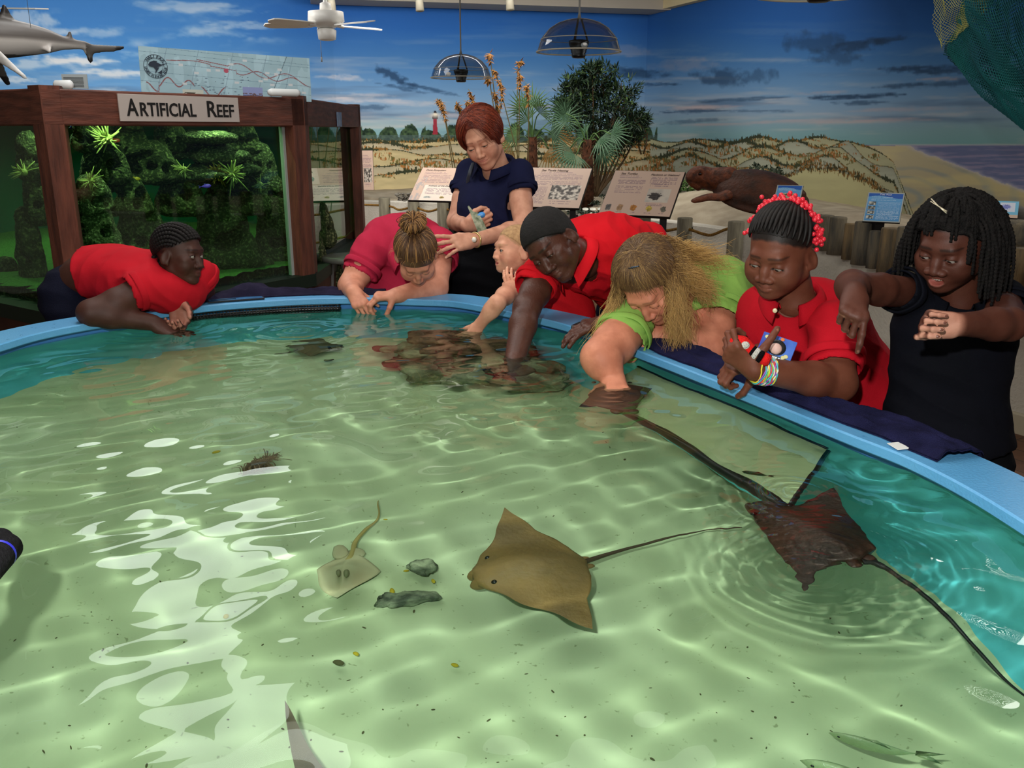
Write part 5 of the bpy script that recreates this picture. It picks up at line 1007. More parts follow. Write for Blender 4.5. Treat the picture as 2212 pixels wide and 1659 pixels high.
def head_mesh(c, R, s, skin, lips, brow, o, neck_to, neck_r=.055, chest=None, h=.0026):
    """o: options nose, lipf, open, cheek, jaw, gaze, lid, child"""
    fs_ = 1 - .15 * o.get('child', 0); g = lambda *a: V(a[0], a[1], a[2] * (fs_ if a[2] < 0 else 1)) * s; inv = lambda p: R.T @ (np.asarray(p) - c)
    nb = inv(neck_to); lo = np.minimum(g(-.105, -.125, -.135), nb - neck_r * 1.6 - .02); hi = np.maximum(g(.105, .14, .135), nb + neck_r * 1.6 + .02)
    if chest is not None:
        cp = inv(chest[0]); lo = np.minimum(lo, cp - max(chest[1]) - .01); hi = np.maximum(hi, cp + max(chest[1]) + .01)
    S = SDF(lo, hi, h, .03); ch = o.get('child', 0); jw = o.get('jaw', 1.); ck = o.get('cheek', 1.); ns = o.get('nose', 1.); nl = o.get('nlen', 1.)
    S.ell(g(0, -.014, .034), g(.075, .094, .081), k=0)
    S.ell(g(0, .022, -.024), g(.063 * (1 + .06 * ch), .064, .082 - .006 * ch), k=.02 * s)
    for sx in (-1, 1):
        S.cap(g(sx * .046 * jw, -.004, -.058), g(sx * .014 * jw, .058, -.093), .021 * s, .018 * s, .02 * s)
        S.ell(g(sx * .036, .050, -.036), g(.029 * ck, .031 * ck, .034 * ck), k=.018 * s)
        S.ell(g(sx * .045, .054, -.016), g(.02, .02, .012), k=.012 * s)
    S.ell(g(0, .068, -.096), g(.019 * jw, .018, .017), k=.014 * s)
    S.cap(g(-.030, .074, .022), g(.030, .074, .022), .0135 * s, .0135 * s, .016 * s)
    for sx in (-1, 1): S.ell(g(sx * .032, .092, -.001), g(.019, .0165, .013), k=.010 * s, op='s')
    # nose
    nbz = .0955 - .005 * max(0, ns - 1) * 3; S.chain([g(0, .078, .008), g(0, nbz - .004, -.016), g(0, .0945 + .007 * (nl - .5) * 1.2, -.0365)], np.array([.0072, .0088 + .002 * max(0, ns - 1), .0106 * (.75 + .25 * ns)]) * s, .010 * s)
    for sx in (-1, 1):
        S.ell(g(sx * .0125 * ns, .091, -.0405), g(.0092 * ns, .0105, .0082), k=.005 * s); S.ell(g(sx * .0068 * ns, .0965, -.0475), g(.0036 * ns, .005, .003), k=.002 * s, op='s')
    # muzzle and lips
    lf = o.get('lipf', 1.); op = o.get('open', 0.); mw = o.get('mouthw', 1.); zl = -.0672; sm = o.get('smile', 0.)
    S.ell(g(0, .069, -.068), g(.028, .020, .020), k=.014 * s)
    up = [g(sx * .0245 * mw * q_, .0905 - .018 * q_ ** 2, zl + .0036 * lf + op * .25 + sm * .006 * q_ ** 2) for sx in (-1, 1) for q_ in (1,)]
    def lipc(z0, zend, yy, r0):
        pts = [g(x_ * .0235 * mw, yy - .019 * x_ * x_, z0 + (zend - z0) * x_ * x_) for x_ in np.linspace(-1, 1, 9)]; return pts, [r0 * s * (1 - .62 * x_ * x_) for x_ in np.linspace(-1, 1, 9)]
    zc = zl + sm * .007
    pu, ru = lipc(zl + .0042 * lf + op * .2, zc, .0865, .0060 * (.5 + .5 * lf)); pl, rl = lipc(zl - .0052 * lf - op, zc, .0850, .0070 * (.5 + .5 * lf))
    S.chain(pl, rl, .004 * s); S.chain(pu, ru, .003 * s)
    if op > 0: S.ell(g(0, .094, zl - op * .4), V(.0175 * mw, .020, op * .85 + .0012) * s, k=.002 * s, op='s')
    else: S.chain([g(x_ * .023 * mw, .0945 - .019 * x_ * x_, zl + (zc - zl) * x_ * x_) for x_ in np.linspace(-1, 1, 7)], [.0014 * s] * 7, .0015 * s, 's')
    # lids
    er = .0122; ex, ey, ez = .0315, .0735, -.001; lid = o.get('lid', .5); lz = o.get('lidz', -.0012)
    for sx in (-1, 1):
        S.ell(g(sx * ex, ey, ez), g(er + .0022, er + .0022, er + .0020), k=.004 * s)
        if lid > 0.05: S.ell(g(sx * ex, ey + .0125, ez + lz), g(.0128, .012, .0062 * lid), k=.0012 * s, op='s')
    # ears
    if o.get('ears', True):
        for sx in (-1, 1):
            Re = Ry(sx * R_(-14)) @ Rx(R_(-12)) @ Rz(sx * R_(18)); S.ell(g(sx * .077, -.010, -.012), g(.0075, .019, .031), Re, k=.007 * s); S.ell(g(sx * .083, -.006, -.008), g(.005, .011, .019), Re, k=.004 * s, op='s'); S.ell(g(sx * .076, -.004, -.034), g(.006, .009, .011), k=.005 * s)
    n0 = g(0, -.030, -.050); mid = (n0 + nb) / 2
    S.chain([n0, mid, nb], [neck_r * .98, neck_r * .93, neck_r * 1.1], .022 * s)
    if chest is not None: S.ell(cp, chest[1], R.T @ chest[2] if len(chest) > 2 else None, k=.05)
    v, q = S.mesh(1); L_ = v / s
    col = np.tile(np.array(skin, float), (len(v), 1)); lc = np.array(lips, float)
    def dist(pts, rs):
        d = np.full(len(v), 9.)
        for i in range(len(pts) - 1):
            a, b = pts[i], pts[i + 1]; ab = b - a; t = np.clip(((v - a) @ ab) / (ab @ ab + 1e-12), 0, 1); d = np.minimum(d, np.linalg.norm(v - a - t[:, None] * ab, axis=1) - (rs[i] + (rs[i + 1] - rs[i]) * t))
        return d
    dl = np.minimum(dist(pu, ru), dist(pl, rl)); a = np.clip((.0016 * s - dl) / (.0022 * s), 0, 1) * (L_[:, 1] > .055); col = col * (1 - a)[:, None] + lc * a[:, None]
    for sx in (-1, 1):   # brows, lash line, flush
        bp = [g(sx * x_, .081 - (abs(x_) - .012) ** 2 * 14, .0248 + .0020 * sin((x_ - .012) / .038 * 2.6) - (x_ - .012) * .05 + o.get('browz', 0)) for x_ in (.012, .022, .032, .042, .050)]
        d = np.full(len(v), 9.); pl_ = L_[:, [0, 2]] * s; rs_ = [.0016 * s, .0022 * s, .0020 * s, .0014 * s, .0006 * s]
        for i_ in range(4):
            a0, b0_ = bp[i_][[0, 2]], bp[i_ + 1][[0, 2]]; ab = b0_ - a0; t_ = np.clip(((pl_ - a0) @ ab) / (ab @ ab), 0, 1); d = np.minimum(d, np.linalg.norm(pl_ - a0 - t_[:, None] * ab, axis=1) - (rs_[i_] + (rs_[i_ + 1] - rs_[i_]) * t_))
        d = np.where(L_[:, 1] > .045, d, 9.); a = np.clip((.0026 * s - d) / (.0024 * s), 0, 1) * .62; col = col * (1 - a)[:, None] + np.array(brow, float) * a[:, None]
        p_ = L_ - V(sx * ex, ey + .0125, ez + lz); e_ = np.sqrt((p_[:, 0] / .0135) ** 2 + (p_[:, 1] / .014) ** 2 + (p_[:, 2] / (.0062 * max(lid, .18) + .0008)) ** 2)
        a = np.clip((1.42 - e_) / .25, 0, 1) * (p_[:, 2] > -.001) * .9; col = col * (1 - a)[:, None] + np.array(brow, float) * .5 * a[:, None]
        fl_ = np.exp(-(((L_[:, 0] - sx * .040) / .02) ** 2 + ((L_[:, 2] + .035) / .02) ** 2)) * (L_[:, 1] > .03) * o.get('flush', 0.); col = col * (1 - fl_)[:, None] + np.array([206, 110, 96.]) * fl_[:, None]
    if 'hl' in o:   # cropped hair growing out of the scalp, so the hairline is soft
        p0, n0_, hc_ = o['hl']; q_ = (L_ - V(*p0)) @ nrm(V(*n0_)) + .010 * (fbm(L_[:, 0] * 90, L_[:, 1] * 90, L_[:, 2] * 90, 2, 5) - .5) + .05 * np.clip(np.abs(L_[:, 0]) - .045, 0, 1)
        a = np.clip(-q_ / .007, 0, 1) * (np.abs(L_[:, 0]) < .0765) ; a = a * (1 - np.clip((np.abs(L_[:, 0]) - .070) / .004, 0, 1) * (np.abs(L_[:, 2] + .01) < .035)); col = col * (1 - a)[:, None] + np.array(hc_, float) * a[:, None]
    ext = []
    gd = nrm(V(*o.get('gaze', (0, 1, -.3))))
    for sx in (-1, 1):
        ev, ef = ellm(26, 18); ec = g(sx * ex, ey, ez); Rg = frame(V(1e-3, 1, 0), V(0, 0, 1)); 
        zax = gd; xax = nrm(np.cross(V(0, 0, 1), zax)); yax = np.cross(zax, xax); w = np.stack([xax, yax, zax], 1); pv = (ev * er * s) @ w.T + ec
        ang = [math.acos(max(-1, min(1, np.mean(ev[list(f_)], 0)[2] / np.linalg.norm(np.mean(ev[list(f_)], 0))))) for f_ in ef]; mi = [2 if a_ < .27 else (1 if a_ < .60 else 0) for a_ in ang]
        ext.append((pv @ R.T + c, ef, mi))
    return v @ R.T + c, q, col, ext, (zl, op)

def hand_sdf(S, w, d, n, ts, hs=1., curl=((20, 25, 15),) * 4, thumb=(0.2, 15, 15), spread=.0, ab=0.):
    """w wrist, d toward the knuckles, n the way the palm faces, ts +1/-1 which side the thumb is on"""
    curl = [curl] * 4 if not hasattr(curl, '__len__') else curl; d = nrm(d); n = nrm(n - d * (n @ d)); t = np.cross(d, n) * ts; tips = []
    offs = (.0255, .0085, -.0090, -.0250); kl = (.084, .088, .083, .074); fl_ = ((.040, .024, .020), (.044, .027, .021), (.040, .025, .020), (.031, .019, .018)); fr = (.0088, .0090, .0084, .0074)
    S.cap(w - d * .012 * hs, w + d * .02 * hs, .0225 * hs, .0235 * hs, .012, sq=(n, .78))
    for i in range(4):
        kn = w + (d * kl[i] + t * offs[i] - n * .002) * hs; S.cap(w + (d * .018 + t * offs[i] * .55) * hs, kn, .0145 * hs, .0108 * hs, .012 * hs); S.cap(kn - d * .004 * hs - n * .002 * hs, kn, .0105 * hs, .0102 * hs, .006 * hs)
    S.cap(w + (d * .025 - t * .018 + n * .006) * hs, w + (d * .06 - t * .022 + n * .004) * hs, .012 * hs, .010 * hs, .012 * hs)
    for i in range(4):
        p = w + (d * kl[i] + t * offs[i]) * hs; dr = nrm(d + t * (offs[i] * 8 * spread)); ax = np.cross(dr, n); c3 = curl[i] if hasattr(curl[i], '__len__') else (curl[i], curl[i] * 1.1, curl[i] * .7)
        a = 0; r0 = fr[i] * hs
        for j in range(3):
            a += R_(c3[j]); dd = dr * cos(a) + n * sin(a); p2 = p + dd * fl_[i][j] * hs; r1 = fr[i] * hs * (.93 - .07 * j); S.cap(p, p2, r0, r1, .0035 * hs); S.cap(p, p + dd * .001, r0 * 1.05, r0 * 1.05, .003 * hs); p = p2; r0 = r1
        tips.append((p - dd * fl_[i][2] * hs * .12, dd, nrm(-n * cos(a) + dr * sin(a)), r1))
    # thumb
    th, c1, c2 = thumb[:3]; p = w + (d * .018 + t * .020 + n * .004) * hs; md = nrm(d * (.62 - .2 * th) + t * (.62 - .55 * max(th - .5, 0)) + n * (.25 + .8 * th)) if len(thumb) < 4 else nrm(V(*thumb[3])); p2 = p + md * .043 * hs; S.cap(p, p2, .0155 * hs, .0115 * hs, .012 * hs)
    tn = nrm(np.cross(md, t * .3 + n) if False else (-t * .75 + n * .35)); tn = nrm(tn - md * (tn @ md)); a = R_(c1); dd = md * cos(a) + tn * sin(a); p3 = p2 + dd * .032 * hs; S.cap(p2, p3, .0108 * hs, .0098 * hs, .004 * hs)
    a += R_(c2); dd = md * cos(a) + tn * sin(a); p4 = p3 + dd * .025 * hs; S.cap(p3, p4, .0098 * hs, .0086 * hs, .003 * hs); nn_ = nrm(np.cross(dd, np.cross(-tn, dd))); tips.append((p4 - dd * .004, dd, nn_, .0086 * hs))
    return tips
def arm_mesh(A, skin, hs, h=.0027, smooth=1):
    """A: sh, el, wr (world), r=(shoulder, aboveelbow, elbow, forearm, wrist)"""
    sh, el, wr = (np.asarray(A[k], float) for k in ('sh', 'el', 'wr')); r = A.get('r', (.048, .040, .036, .037, .024)); hd = A['hand']
    tip = wr + nrm(hd['d']) * .2 * hs; pts = np.array([sh, el, wr, tip, wr + nrm(hd['d']) * .09 + nrm(hd['n']) * .1, wr + nrm(hd['d']) * .09 - nrm(hd['n']) * .03]); pad = max(r) + .02
    S = SDF(pts.min(0) - pad, pts.max(0) + pad, h, .02); fm = el + (wr - el) * .3; um = sh + (el - sh) * .55
    bulge = nrm(np.cross(np.cross(el - sh, wr - el), el - sh) + 1e-6)
    S.chain([sh, um + bulge * .004, el], [r[0], (r[0] + r[1]) / 2 + .002, r[1] * .95], .01); S.chain([el, fm, wr], [r[2], r[3], r[4]], .02); S.cap(el, el + .001, r[2] * .96, r[2] * .96, .01)
    w2 = wr; tips = hand_sdf(S, w2, np.asarray(hd['d'], float), np.asarray(hd['n'], float), hd.get('ts', 1), hs, hd.get('curl', ((20, 25, 15),) * 4), hd.get('thumb', (.2, 15, 15)), hd.get('spread', .3))
    v, q = S.mesh(smooth); col = np.tile(np.array(skin, float), (len(v), 1))
    # paler palm
    pal = hd.get('palm'); d = nrm(hd['d']); n = nrm(np.asarray(hd['n'], float) - d * (np.asarray(hd['n'], float) @ d))
    if pal is not None:
        nm = normals(v, q); a = np.clip((nm @ n - .15) * 2.5, 0, 1) * np.clip(((v - wr) @ d) / .02 + .5, 0, 1); col = col * (1 - a)[:, None] + np.array(pal, float) * a[:, None]
    return v, q, col, tips
def trunk(S, keys, side, inf=0., k=.05, nper=4):
    inf = inf - .015
    side = nrm(side); K = np.array([np.r_[kp[0], kp[1], kp[2]] for kp in keys], float); cv = catmull(K, nper)
    for i in range(len(cv)):
        a = cv[max(i - 1, 0), :3]; b = cv[min(i + 1, len(cv) - 1), :3]; ax = nrm(b - a); sd = nrm(side - ax * (side @ ax)); fr_ = np.cross(ax, sd); st = np.linalg.norm(b - a) * .75 + .03
        S.ell(cv[i, :3], (cv[i, 3] + inf, cv[i, 4] + inf, st + inf * .5), np.stack([sd, fr_, ax], 1), k=k)
def wrinkle(v, q, amp, seed, comps, free=None):
    """cloth folds: comps = (direction across folds, wavelength, centre, radius, strength)"""
    n = normals(v, q); r1_ = 1 - np.abs(2 * fbm(v[:, 0] * 6, v[:, 1] * 6, v[:, 2] * 10, 2, seed) - 1) * 2.2; r2_ = 1 - np.abs(2 * fbm(v[:, 0] * 17, v[:, 1] * 17, v[:, 2] * 12, 2, seed + 9) - 1) * 2.2; d = amp * (.75 * r1_ + .32 * r2_ - .45)
    for (dr, wl, ce, ra, st) in comps:
        dr = nrm(dr); ph = (v @ dr) / wl * 2 * pi + 9 * fbm(v[:, 0] * 6, v[:, 1] * 6, v[:, 2] * 6, 2, seed + 5); w = np.exp(-(np.linalg.norm(v - np.asarray(ce), axis=1) / ra) ** 2)
        f_ = 1 - 2 * np.abs(np.sin(ph / 2)); d = d + w * amp * st * (np.sign(f_) * np.abs(f_) ** 1.3)
    return v + n * d[:, None]
def collar(name, pc, ax, fr, r0, m, parent, gap=16, h=.028, fl=.036, tipx=.020, oval=1.08):
    ax = nrm(ax); fr = nrm(fr - ax * (fr @ ax)); sd = np.cross(ax, fr); v = []; n = 40; ph = np.linspace(R_(gap), 2 * pi - R_(gap), n)
    for p_ in ph:
        dr = fr * cos(p_) * oval + sd * sin(p_); fx = max(0, cos(p_ * 1.0)) ** 3; b = pc + dr * r0; back = max(0, -cos(p_)) 
        top = b + ax * (h * (1 - .35 * fx)) + dr * .006; out = pc + dr * (r0 + .026 + fl * .15) + ax * (-.004 - fx * .012) + fr * fx * tipx - ax * fx * .004; mid = top + dr * .006 + ax * .001
        for a_ in (b, top, mid, out): v.append(a_)
        v.append(out - ax * .003 - dr * .001); v.append(mid - ax * .005 - dr * .002); v.append(b + dr * .003)
    k = 7; f = [(i * k + j, i * k + (j + 1) % k, (i + 1) * k + (j + 1) % k, (i + 1) * k + j) for i in range(n - 1) for j in range(k)] + [tuple(range(k)), tuple((n - 1) * k + j for j in range(k))[::-1]]
    return mesh_obj(name, v, f, m, parent)

def person(label, sp):
    skin = sp['skin']; hs = sp.get('hs', 1.); c, R = head_frame(*sp['head'][:6]); s = sp['head'][6]; nb = np.asarray(sp['neck']); vs = []; fs = []; cs = []; n0 = 0; tips = []
    hv, hq, hc, eyes, _ = head_mesh(c, R, s, skin, sp['lips'], sp['brow'], sp.get('face', {}), nb, sp.get('neck_r', .052), sp.get('chest'))
    for (v, q, cc) in [(hv, hq, hc)]: vs.append(v); fs.append(q + n0); cs.append(cc); n0 += len(v)
    for A in sp['arms']:
        v, q, cc, tp = arm_mesh(A, A.get('skin', skin), A.get('hs', hs)); vs.append(v); fs.append(q + n0); cs.append(cc); n0 += len(v); tips += tp
    Tk = sp.get('core', sp['trunk']); kp = [np.asarray(t[0]) for t in Tk]; S = SDF(np.min(kp, 0) - .24, np.max(kp, 0) + .24, .012, .05); trunk(S, [(t[0], t[1] * (.93 if 'core' in sp else .80), t[2] * (.93 if 'core' in sp else .78)) for t in Tk], np.asarray(sp['side'], float), 0)
    for A in sp['arms']: S.cap(A['sh'], kp[-1 if 'core' in sp else -2], A.get('r', (.05,))[0] * .6, .04, .03)
    v, q = S.mesh(1); vs.append(v); fs.append(q + n0); cs.append(np.tile(np.array(skin, float), (len(v), 1))); n0 += len(v)
    body = mesh_obj('person', np.vstack(vs), np.vstack(fs), sp.get('smat', M_skin), None, True, lin(np.vstack(cs))); tag(body, label, 'person'); recv(body)
    for (ev, ef, mi) in eyes: mesh_obj('eye', ev, ef, None, body, True, None, mi, [M_eyew, iris(sp.get('iris', (52, 34, 24))), M_pup])
    for (p, dd, nn_, r_) in tips:
        nl = MB().ell(p + nn_ * r_ * .62 - dd * r_ * .1, (r_ * .62, r_ * .95, r_ * .42), frame(dd, nn_), 10, 6).build('fingernail', mat('nail_%d_%d' % (sp['nail'] if 'nail' in sp else skin)[:2], sp['nail'] if len(sp.get('nail', ())) == 3 else tuple(min(255, int(x * 1.12 + 20)) for x in skin), .25, .6), body); recv(nl)
    # shirt
    T = sp['trunk']; side = np.asarray(sp['side'], float); pts = [np.asarray(t[0]) for t in T]; lo = np.min(pts, 0); hi = np.max(pts, 0)
    for A in sp['arms']: lo = np.minimum(lo, np.minimum(A['sh'], A['sh'] if A.get('hem') is None else A['hem'])); hi = np.maximum(hi, np.maximum(A['sh'], A['sh'] if A.get('hem') is None else A['hem']))
    pad = max(max(t[1], t[2]) for t in T) + .05; S = SDF(lo - pad, hi + pad, sp.get('sh_h', .0055), .05); trunk(S, T, side, .008)
    for A in sp['arms']:
        hm = A.get('hem'); r = A.get('r', (.048, .040, .036, .037, .024)); rs = A.get('sl', .016)
        if hm is None: continue
        hm = np.asarray(hm, float); S.cap(A['sh'], hm, r[0] + rs * .6 + .004, r[1] * .5 + r[0] * .5 + rs + .002, .03)
    for A in sp['arms']:
        hm = A.get('hem'); r = A.get('r', (.048, .040, .036, .037, .024)); rs = A.get('sl', .016)
        if hm is None: continue
        dr = nrm(hm - A['sh']); rm = r[1] * .5 + r[0] * .5; Rc = rm + rs + .014; S.cap(hm + dr * Rc, hm + dr * (Rc + .09), Rc, Rc, .004, 's'); S.cap(hm - dr * .012, hm + dr * .02, rm + rs - .009, rm + rs - .008, .004, 's')
    nk0 = nb + (c - nb) * .1; S.cap(nb - nrm(c - nb) * .03, c, sp.get('neck_r', .052) + sp.get('nhole', .006), .07, .01, 's')
    for (ca, cb, cr) in sp.get('cuts', []): S.cap(ca, cb, cr, cr, .01, 's')
    if 'hemcut' in sp: S.plane(sp['hemcut'][0], sp['hemcut'][1])
    v, q = S.mesh(1); v = wrinkle(v, q, sp.get('fold', .006), sp.get('seed', 1), sp.get('folds', [])); sh = mesh_obj(sp.get('shirt_name', 'polo_shirt'), v, q, sp['cloth'], body)
    if 'collar' in sp: q_ = sp['collar']; collar('collar', q_[0], q_[1], q_[2], q_[3], sp['cloth'], body, *q_[4:])
    for A in sp['arms']:
        hm = A.get('hem')
        if hm is None: continue
        r = A.get('r', (.048, .040, .036, .037, .024)); rs = A.get('sl', .016); hm = np.asarray(hm, float); dr = nrm(hm - A['sh']); ro = r[1] * .5 + r[0] * .5 + rs + .0075; a_ = nrm(np.cross(dr, V(.1, .3, 1))); b_ = np.cross(dr, a_); pr = [(-.020, -.007), (-.018, .0005), (-.012, .0015), (.002, .0008), (.005, -.001), (.004, -.0045), (-.010, -.006)]; nn_ = 44; vv = []
        for j in range(nn_):
            w_ = 1 + .035 * sin(3 * 2 * pi * j / nn_ + sp.get('seed', 1)) + .02 * sin(5 * 2 * pi * j / nn_)
            for (u_, o_) in pr: vv.append(hm + dr * u_ + (a_ * cos(2 * pi * j / nn_) + b_ * sin(2 * pi * j / nn_)) * (ro + o_) * w_)
        K_ = len(pr); mesh_obj('sleeve_cuff', vv, [(j * K_ + i, ((j + 1) % nn_) * K_ + i, ((j + 1) % nn_) * K_ + (i + 1) % K_, j * K_ + (i + 1) % K_) for j in range(nn_) for i in range(K_)], sp['cloth'], body)
    for (pb, nb_) in sp.get('buttons', []): MB().tube([pb - nrm(nb_) * .002, pb + nrm(nb_) * .0015, pb + nrm(nb_) * .002], [.0055, .0055, .004], 14).build('button', mat('button_pale', (214, 200, 160), .35, .5), body)
    # trousers, legs to the floor, shoes
    if 'legs' in sp:
        L = sp['legs']; hp = np.asarray(L['hip'], float); S = SDF(np.minimum(hp, L.get('lo', hp)) - V(.32, .34, 0) - V(0, 0, hp[2] - .04), hp + V(.32, .34, .22), .013, .06)
        trunk(S, [(np.asarray(a_), b_, c_) for a_, b_, c_ in L['pelvis']], side, .012, .05, 3)
        for ft, kn in L['feet']:
            hpj = hp + nrm(side) * (.07 if (np.asarray(ft) - hp[:2]) @ side[:2] > 0 else -.07) + V(0, 0, -.05); S.chain([hpj, np.asarray(kn), V(ft[0], ft[1], .09)], [L.get('r', .085), L.get('r', .085) * .78, .06], .04)
        if L.get('skirt'): S.cap(hp - V(0, 0, .05), V(hp[0], hp[1], .35), .17, .19, .06)
        v, q = S.mesh(1); v = wrinkle(v, q, .006, 9, [(V(.2, .1, 1), .07, hp, .3, .8)]); mesh_obj(L.get('name', 'trousers'), v, q, L['m'], body)
        for ft, kn in L['feet']:
            S = SDF(V(ft[0] - .12, ft[1] - .17, -.01), V(ft[0] + .12, ft[1] + .12, .13), .01, .03); S.ell(V(ft[0], ft[1] - .04, .045), (.045, .12, .045)).ell(V(ft[0], ft[1] + .03, .06), (.042, .05, .06), k=.03).plane(V(0, 0, .002), V(0, 0, -1)); v, q = S.mesh(1); mesh_obj('shoe', v, q, mat('shoe_dark', (30, 28, 30), .6, .3), body)
    return body, c, R, s
def hair_cap(c, R, s, m, parent, t=.006, p0=(0, .072, .062), n=(0, .55, -.83), bulk=(1, 1, 1), name='hair', extra=None, disp=.003, h=.0035, sc=60, smooth=1):
    g = lambda *a: V(*a) * s; S = SDF(g(-.12, -.15, -.16), g(.12, .13, .15), h, .03)
    S.ell(g(0, -.015, .034), g((.075 + t) * bulk[0], (.094 + t) * bulk[1], (.081 + t) * bulk[2])); S.ell(g(0, -.035, -.01), g((.066 + t) * bulk[0], (.06 + t) * bulk[1], .06), k=.02)
    if extra: extra(S, g)
    S.plane(g(*p0), V(*n)); v, q = S.mesh(smooth); nn = normals(v, q); v = v + nn * ((fbm(v[:, 0] * sc, v[:, 1] * sc, v[:, 2] * sc, 2, 3) - .5) * disp * 2)[:, None]
    return mesh_obj(name, v @ R.T + c, q, m, parent)
def on_scalp(g_dir, s, t=.004):
    """point on the cranium in a local direction"""
    d = nrm(g_dir); a = V(.075 + t, .094 + t, .081 + t); k = 1 / math.sqrt(((d / a) ** 2).sum()); return (V(0, -.014, .034) + d * k) * s
def braid(mb, pts, r, n=8, turns=None, mi=0):
    pts = np.asarray(pts); L = np.r_[0, np.cumsum(np.linalg.norm(np.diff(pts, axis=0), axis=1))]; m = max(8, int(L[-1] / (max(np.atleast_1d(r)) * .55))); tt = np.linspace(0, L[-1], m); pp = np.stack([np.interp(tt, L, pts[:, i]) for i in range(3)], 1)
    rv = np.atleast_1d(r); rr = np.interp(tt / L[-1], np.linspace(0, 1, len(rv)), rv) * (1 + .22 * np.sin(np.arange(m) * pi * .62)); mb.tube(pp, rr, n, mi=mi)
def strand_mb(mb, pts, r, mi=0, n=4): mb.tube(pts, [r, r * .9, r * .3], n, cap=False, mi=mi)
#@@common
def W_(c, R, p): return np.asarray(p) @ R.T + c
def flow(mb, c, R, s, crown, targets, n, t0=.008, r=.0009, seed=1, K=9, jit=.12, lift=.004, mis=(0,), wave=.0, droop=None):
    """strands lying on the skull from a crown/part direction to random target directions"""
    rg = random.Random(seed); cr = [nrm(V(*q)) for q in (crown if hasattr(crown[0], '__len__') else [crown])]
    for i in range(n):
        a = nrm(rg.choice(cr) + V(rg.gauss(0, jit), rg.gauss(0, jit), rg.gauss(0, jit))); b = nrm(targets(rg)); om = math.acos(max(-.999, min(.999, a @ b))); tt = t0 + rg.uniform(0, lift); pts = []; ph = rg.uniform(0, 6)
        for k in range(K + 1):
            u = k / K; d = (sin((1 - u) * om) * a + sin(u * om) * b) / sin(om); p = on_scalp(d, s, tt + .004 * sin(pi * u)); pts.append(p + nrm(np.cross(b - a, d)) * wave * sin(u * 9 + ph))
        wp = [W_(c, R, p) for p in pts]
        if droop is not None: wp += droop(wp[-1], wp[-1] - wp[-2], rg)
        strand_mb(mb, np.array(wp), r * rg.uniform(.7, 1.5), rg.choice(mis))
#@@woman
W_navy = fabric('woman_navy_pique', (26, 30, 62), (20, 24, 50)); M_skirt = mat('skirt_black', (9, 10, 14), .9, .1, bump=.2, bscale=200)
wsk = (224, 168, 140); wn = P(1072, 362, 3.80); wf = V(-.57, -.82, 0); wside = V(.82, -.57, 0)
W1 = dict(skin=wsk, lips=(196, 110, 104), brow=(150, 96, 76), iris=(60, 66, 60), head=(1042, 300, 3.70, -16, -24, -17, .98), neck=wn, neck_r=.053,
    face=dict(open=0, lid=.42, lidz=-.0045, gaze=(.2, 1, -.8), nose=.95, jaw=1.04, cheek=.98, flush=.15, smile=.9, mouthw=1.2),
    chest=(P(1064, 408, 3.885), (.115, .075, .10), np.stack([wside, -wf, V(0, 0, 1)], 1)),
    arms=[dict(sh=P(1121, 376, 3.78), el=P(1132, 492, 3.72), wr=P(1024, 519, 3.50), r=(.052, .042, .038, .037, .026), hem=P(1126, 409, 3.76), sl=.014, hand=dict(d=P(945, 530, 3.42) - P(1022, 519, 3.50), n=V(.1, .85, -.4), ts=-1, curl=((6, 10, 6), (12, 14, 8), (16, 18, 10), (20, 22, 12)), thumb=(.55, 20, 15), spread=1.4)),
          dict(sh=P(1014, 372, 3.95), el=P(985, 478, 3.90), wr=P(1010, 487, 3.70), r=(.046, .040, .037, .036, .026), hem=P(1003, 410, 3.93), hand=dict(d=P(1044, 478, 3.64) - P(1010, 487, 3.70), n=V(.35, .75, .25), ts=1, curl=((55, 70, 40), (60, 72, 40), (64, 74, 40), (66, 76, 42)), thumb=(.7, 30, 30)))],
    side=wside, trunk=[(P(1050, 560, 3.88), .138, .108), (P(1053, 505, 3.88), .122, .100), (P(1056, 455, 3.84), .130, .128), (P(1067, 405, 3.88), .145, .100), (P(1071, 376, 3.90), .105, .068)],
    cloth=W_navy, fold=.005, seed=3, folds=[(V(.5, 0, 1), .06, P(1060, 500, 3.8), .12, 1.), (V(.8, 0, -.6), .05, P(1110, 430, 3.8), .08, .8)],
    hemcut=(P(1046, 532, 3.88), V(0, 0, -1)), cuts=[(P(1053, 362, 3.70), P(1048, 374, 3.77), .032), (P(1050, 374, 3.74), P(1045, 390, 3.77), .016)],
    legs=dict(hip=P(1045, 585, 3.9), pelvis=[(P(1044, 600, 3.9), .165, .125), (P(1046, 560, 3.9), .155, .118), (P(1047, 530, 3.9), .145, .112)], feet=[((P(1045, 585, 3.9)[0] - .09, P(1045, 585, 3.9)[1] - .02), P(1045, 585, 3.9) + V(-.08, -.02, -.42)), ((P(1045, 585, 3.9)[0] + .09, P(1045, 585, 3.9)[1] - .05), P(1045, 585, 3.9) + V(.08, -.04, -.42))], m=M_skirt, name='skirt', skirt=True),
    collar=(wn + V(-.004, -.01, .004), V(-.12, -.35, 1), wf, .068, 26, .026, .040, .026))
b_w, c, R, s = person('standing woman with short red-brown hair in a navy polo, holding banknotes', W1)
M_redh = mat('hair_redbrown', (120, 48, 30), .45, .5, col2=(74, 26, 18), scale=30, stretch=(3, 3, 1)); M_redh2 = mat('hair_redbrown_light', (158, 72, 44), .4, .5)
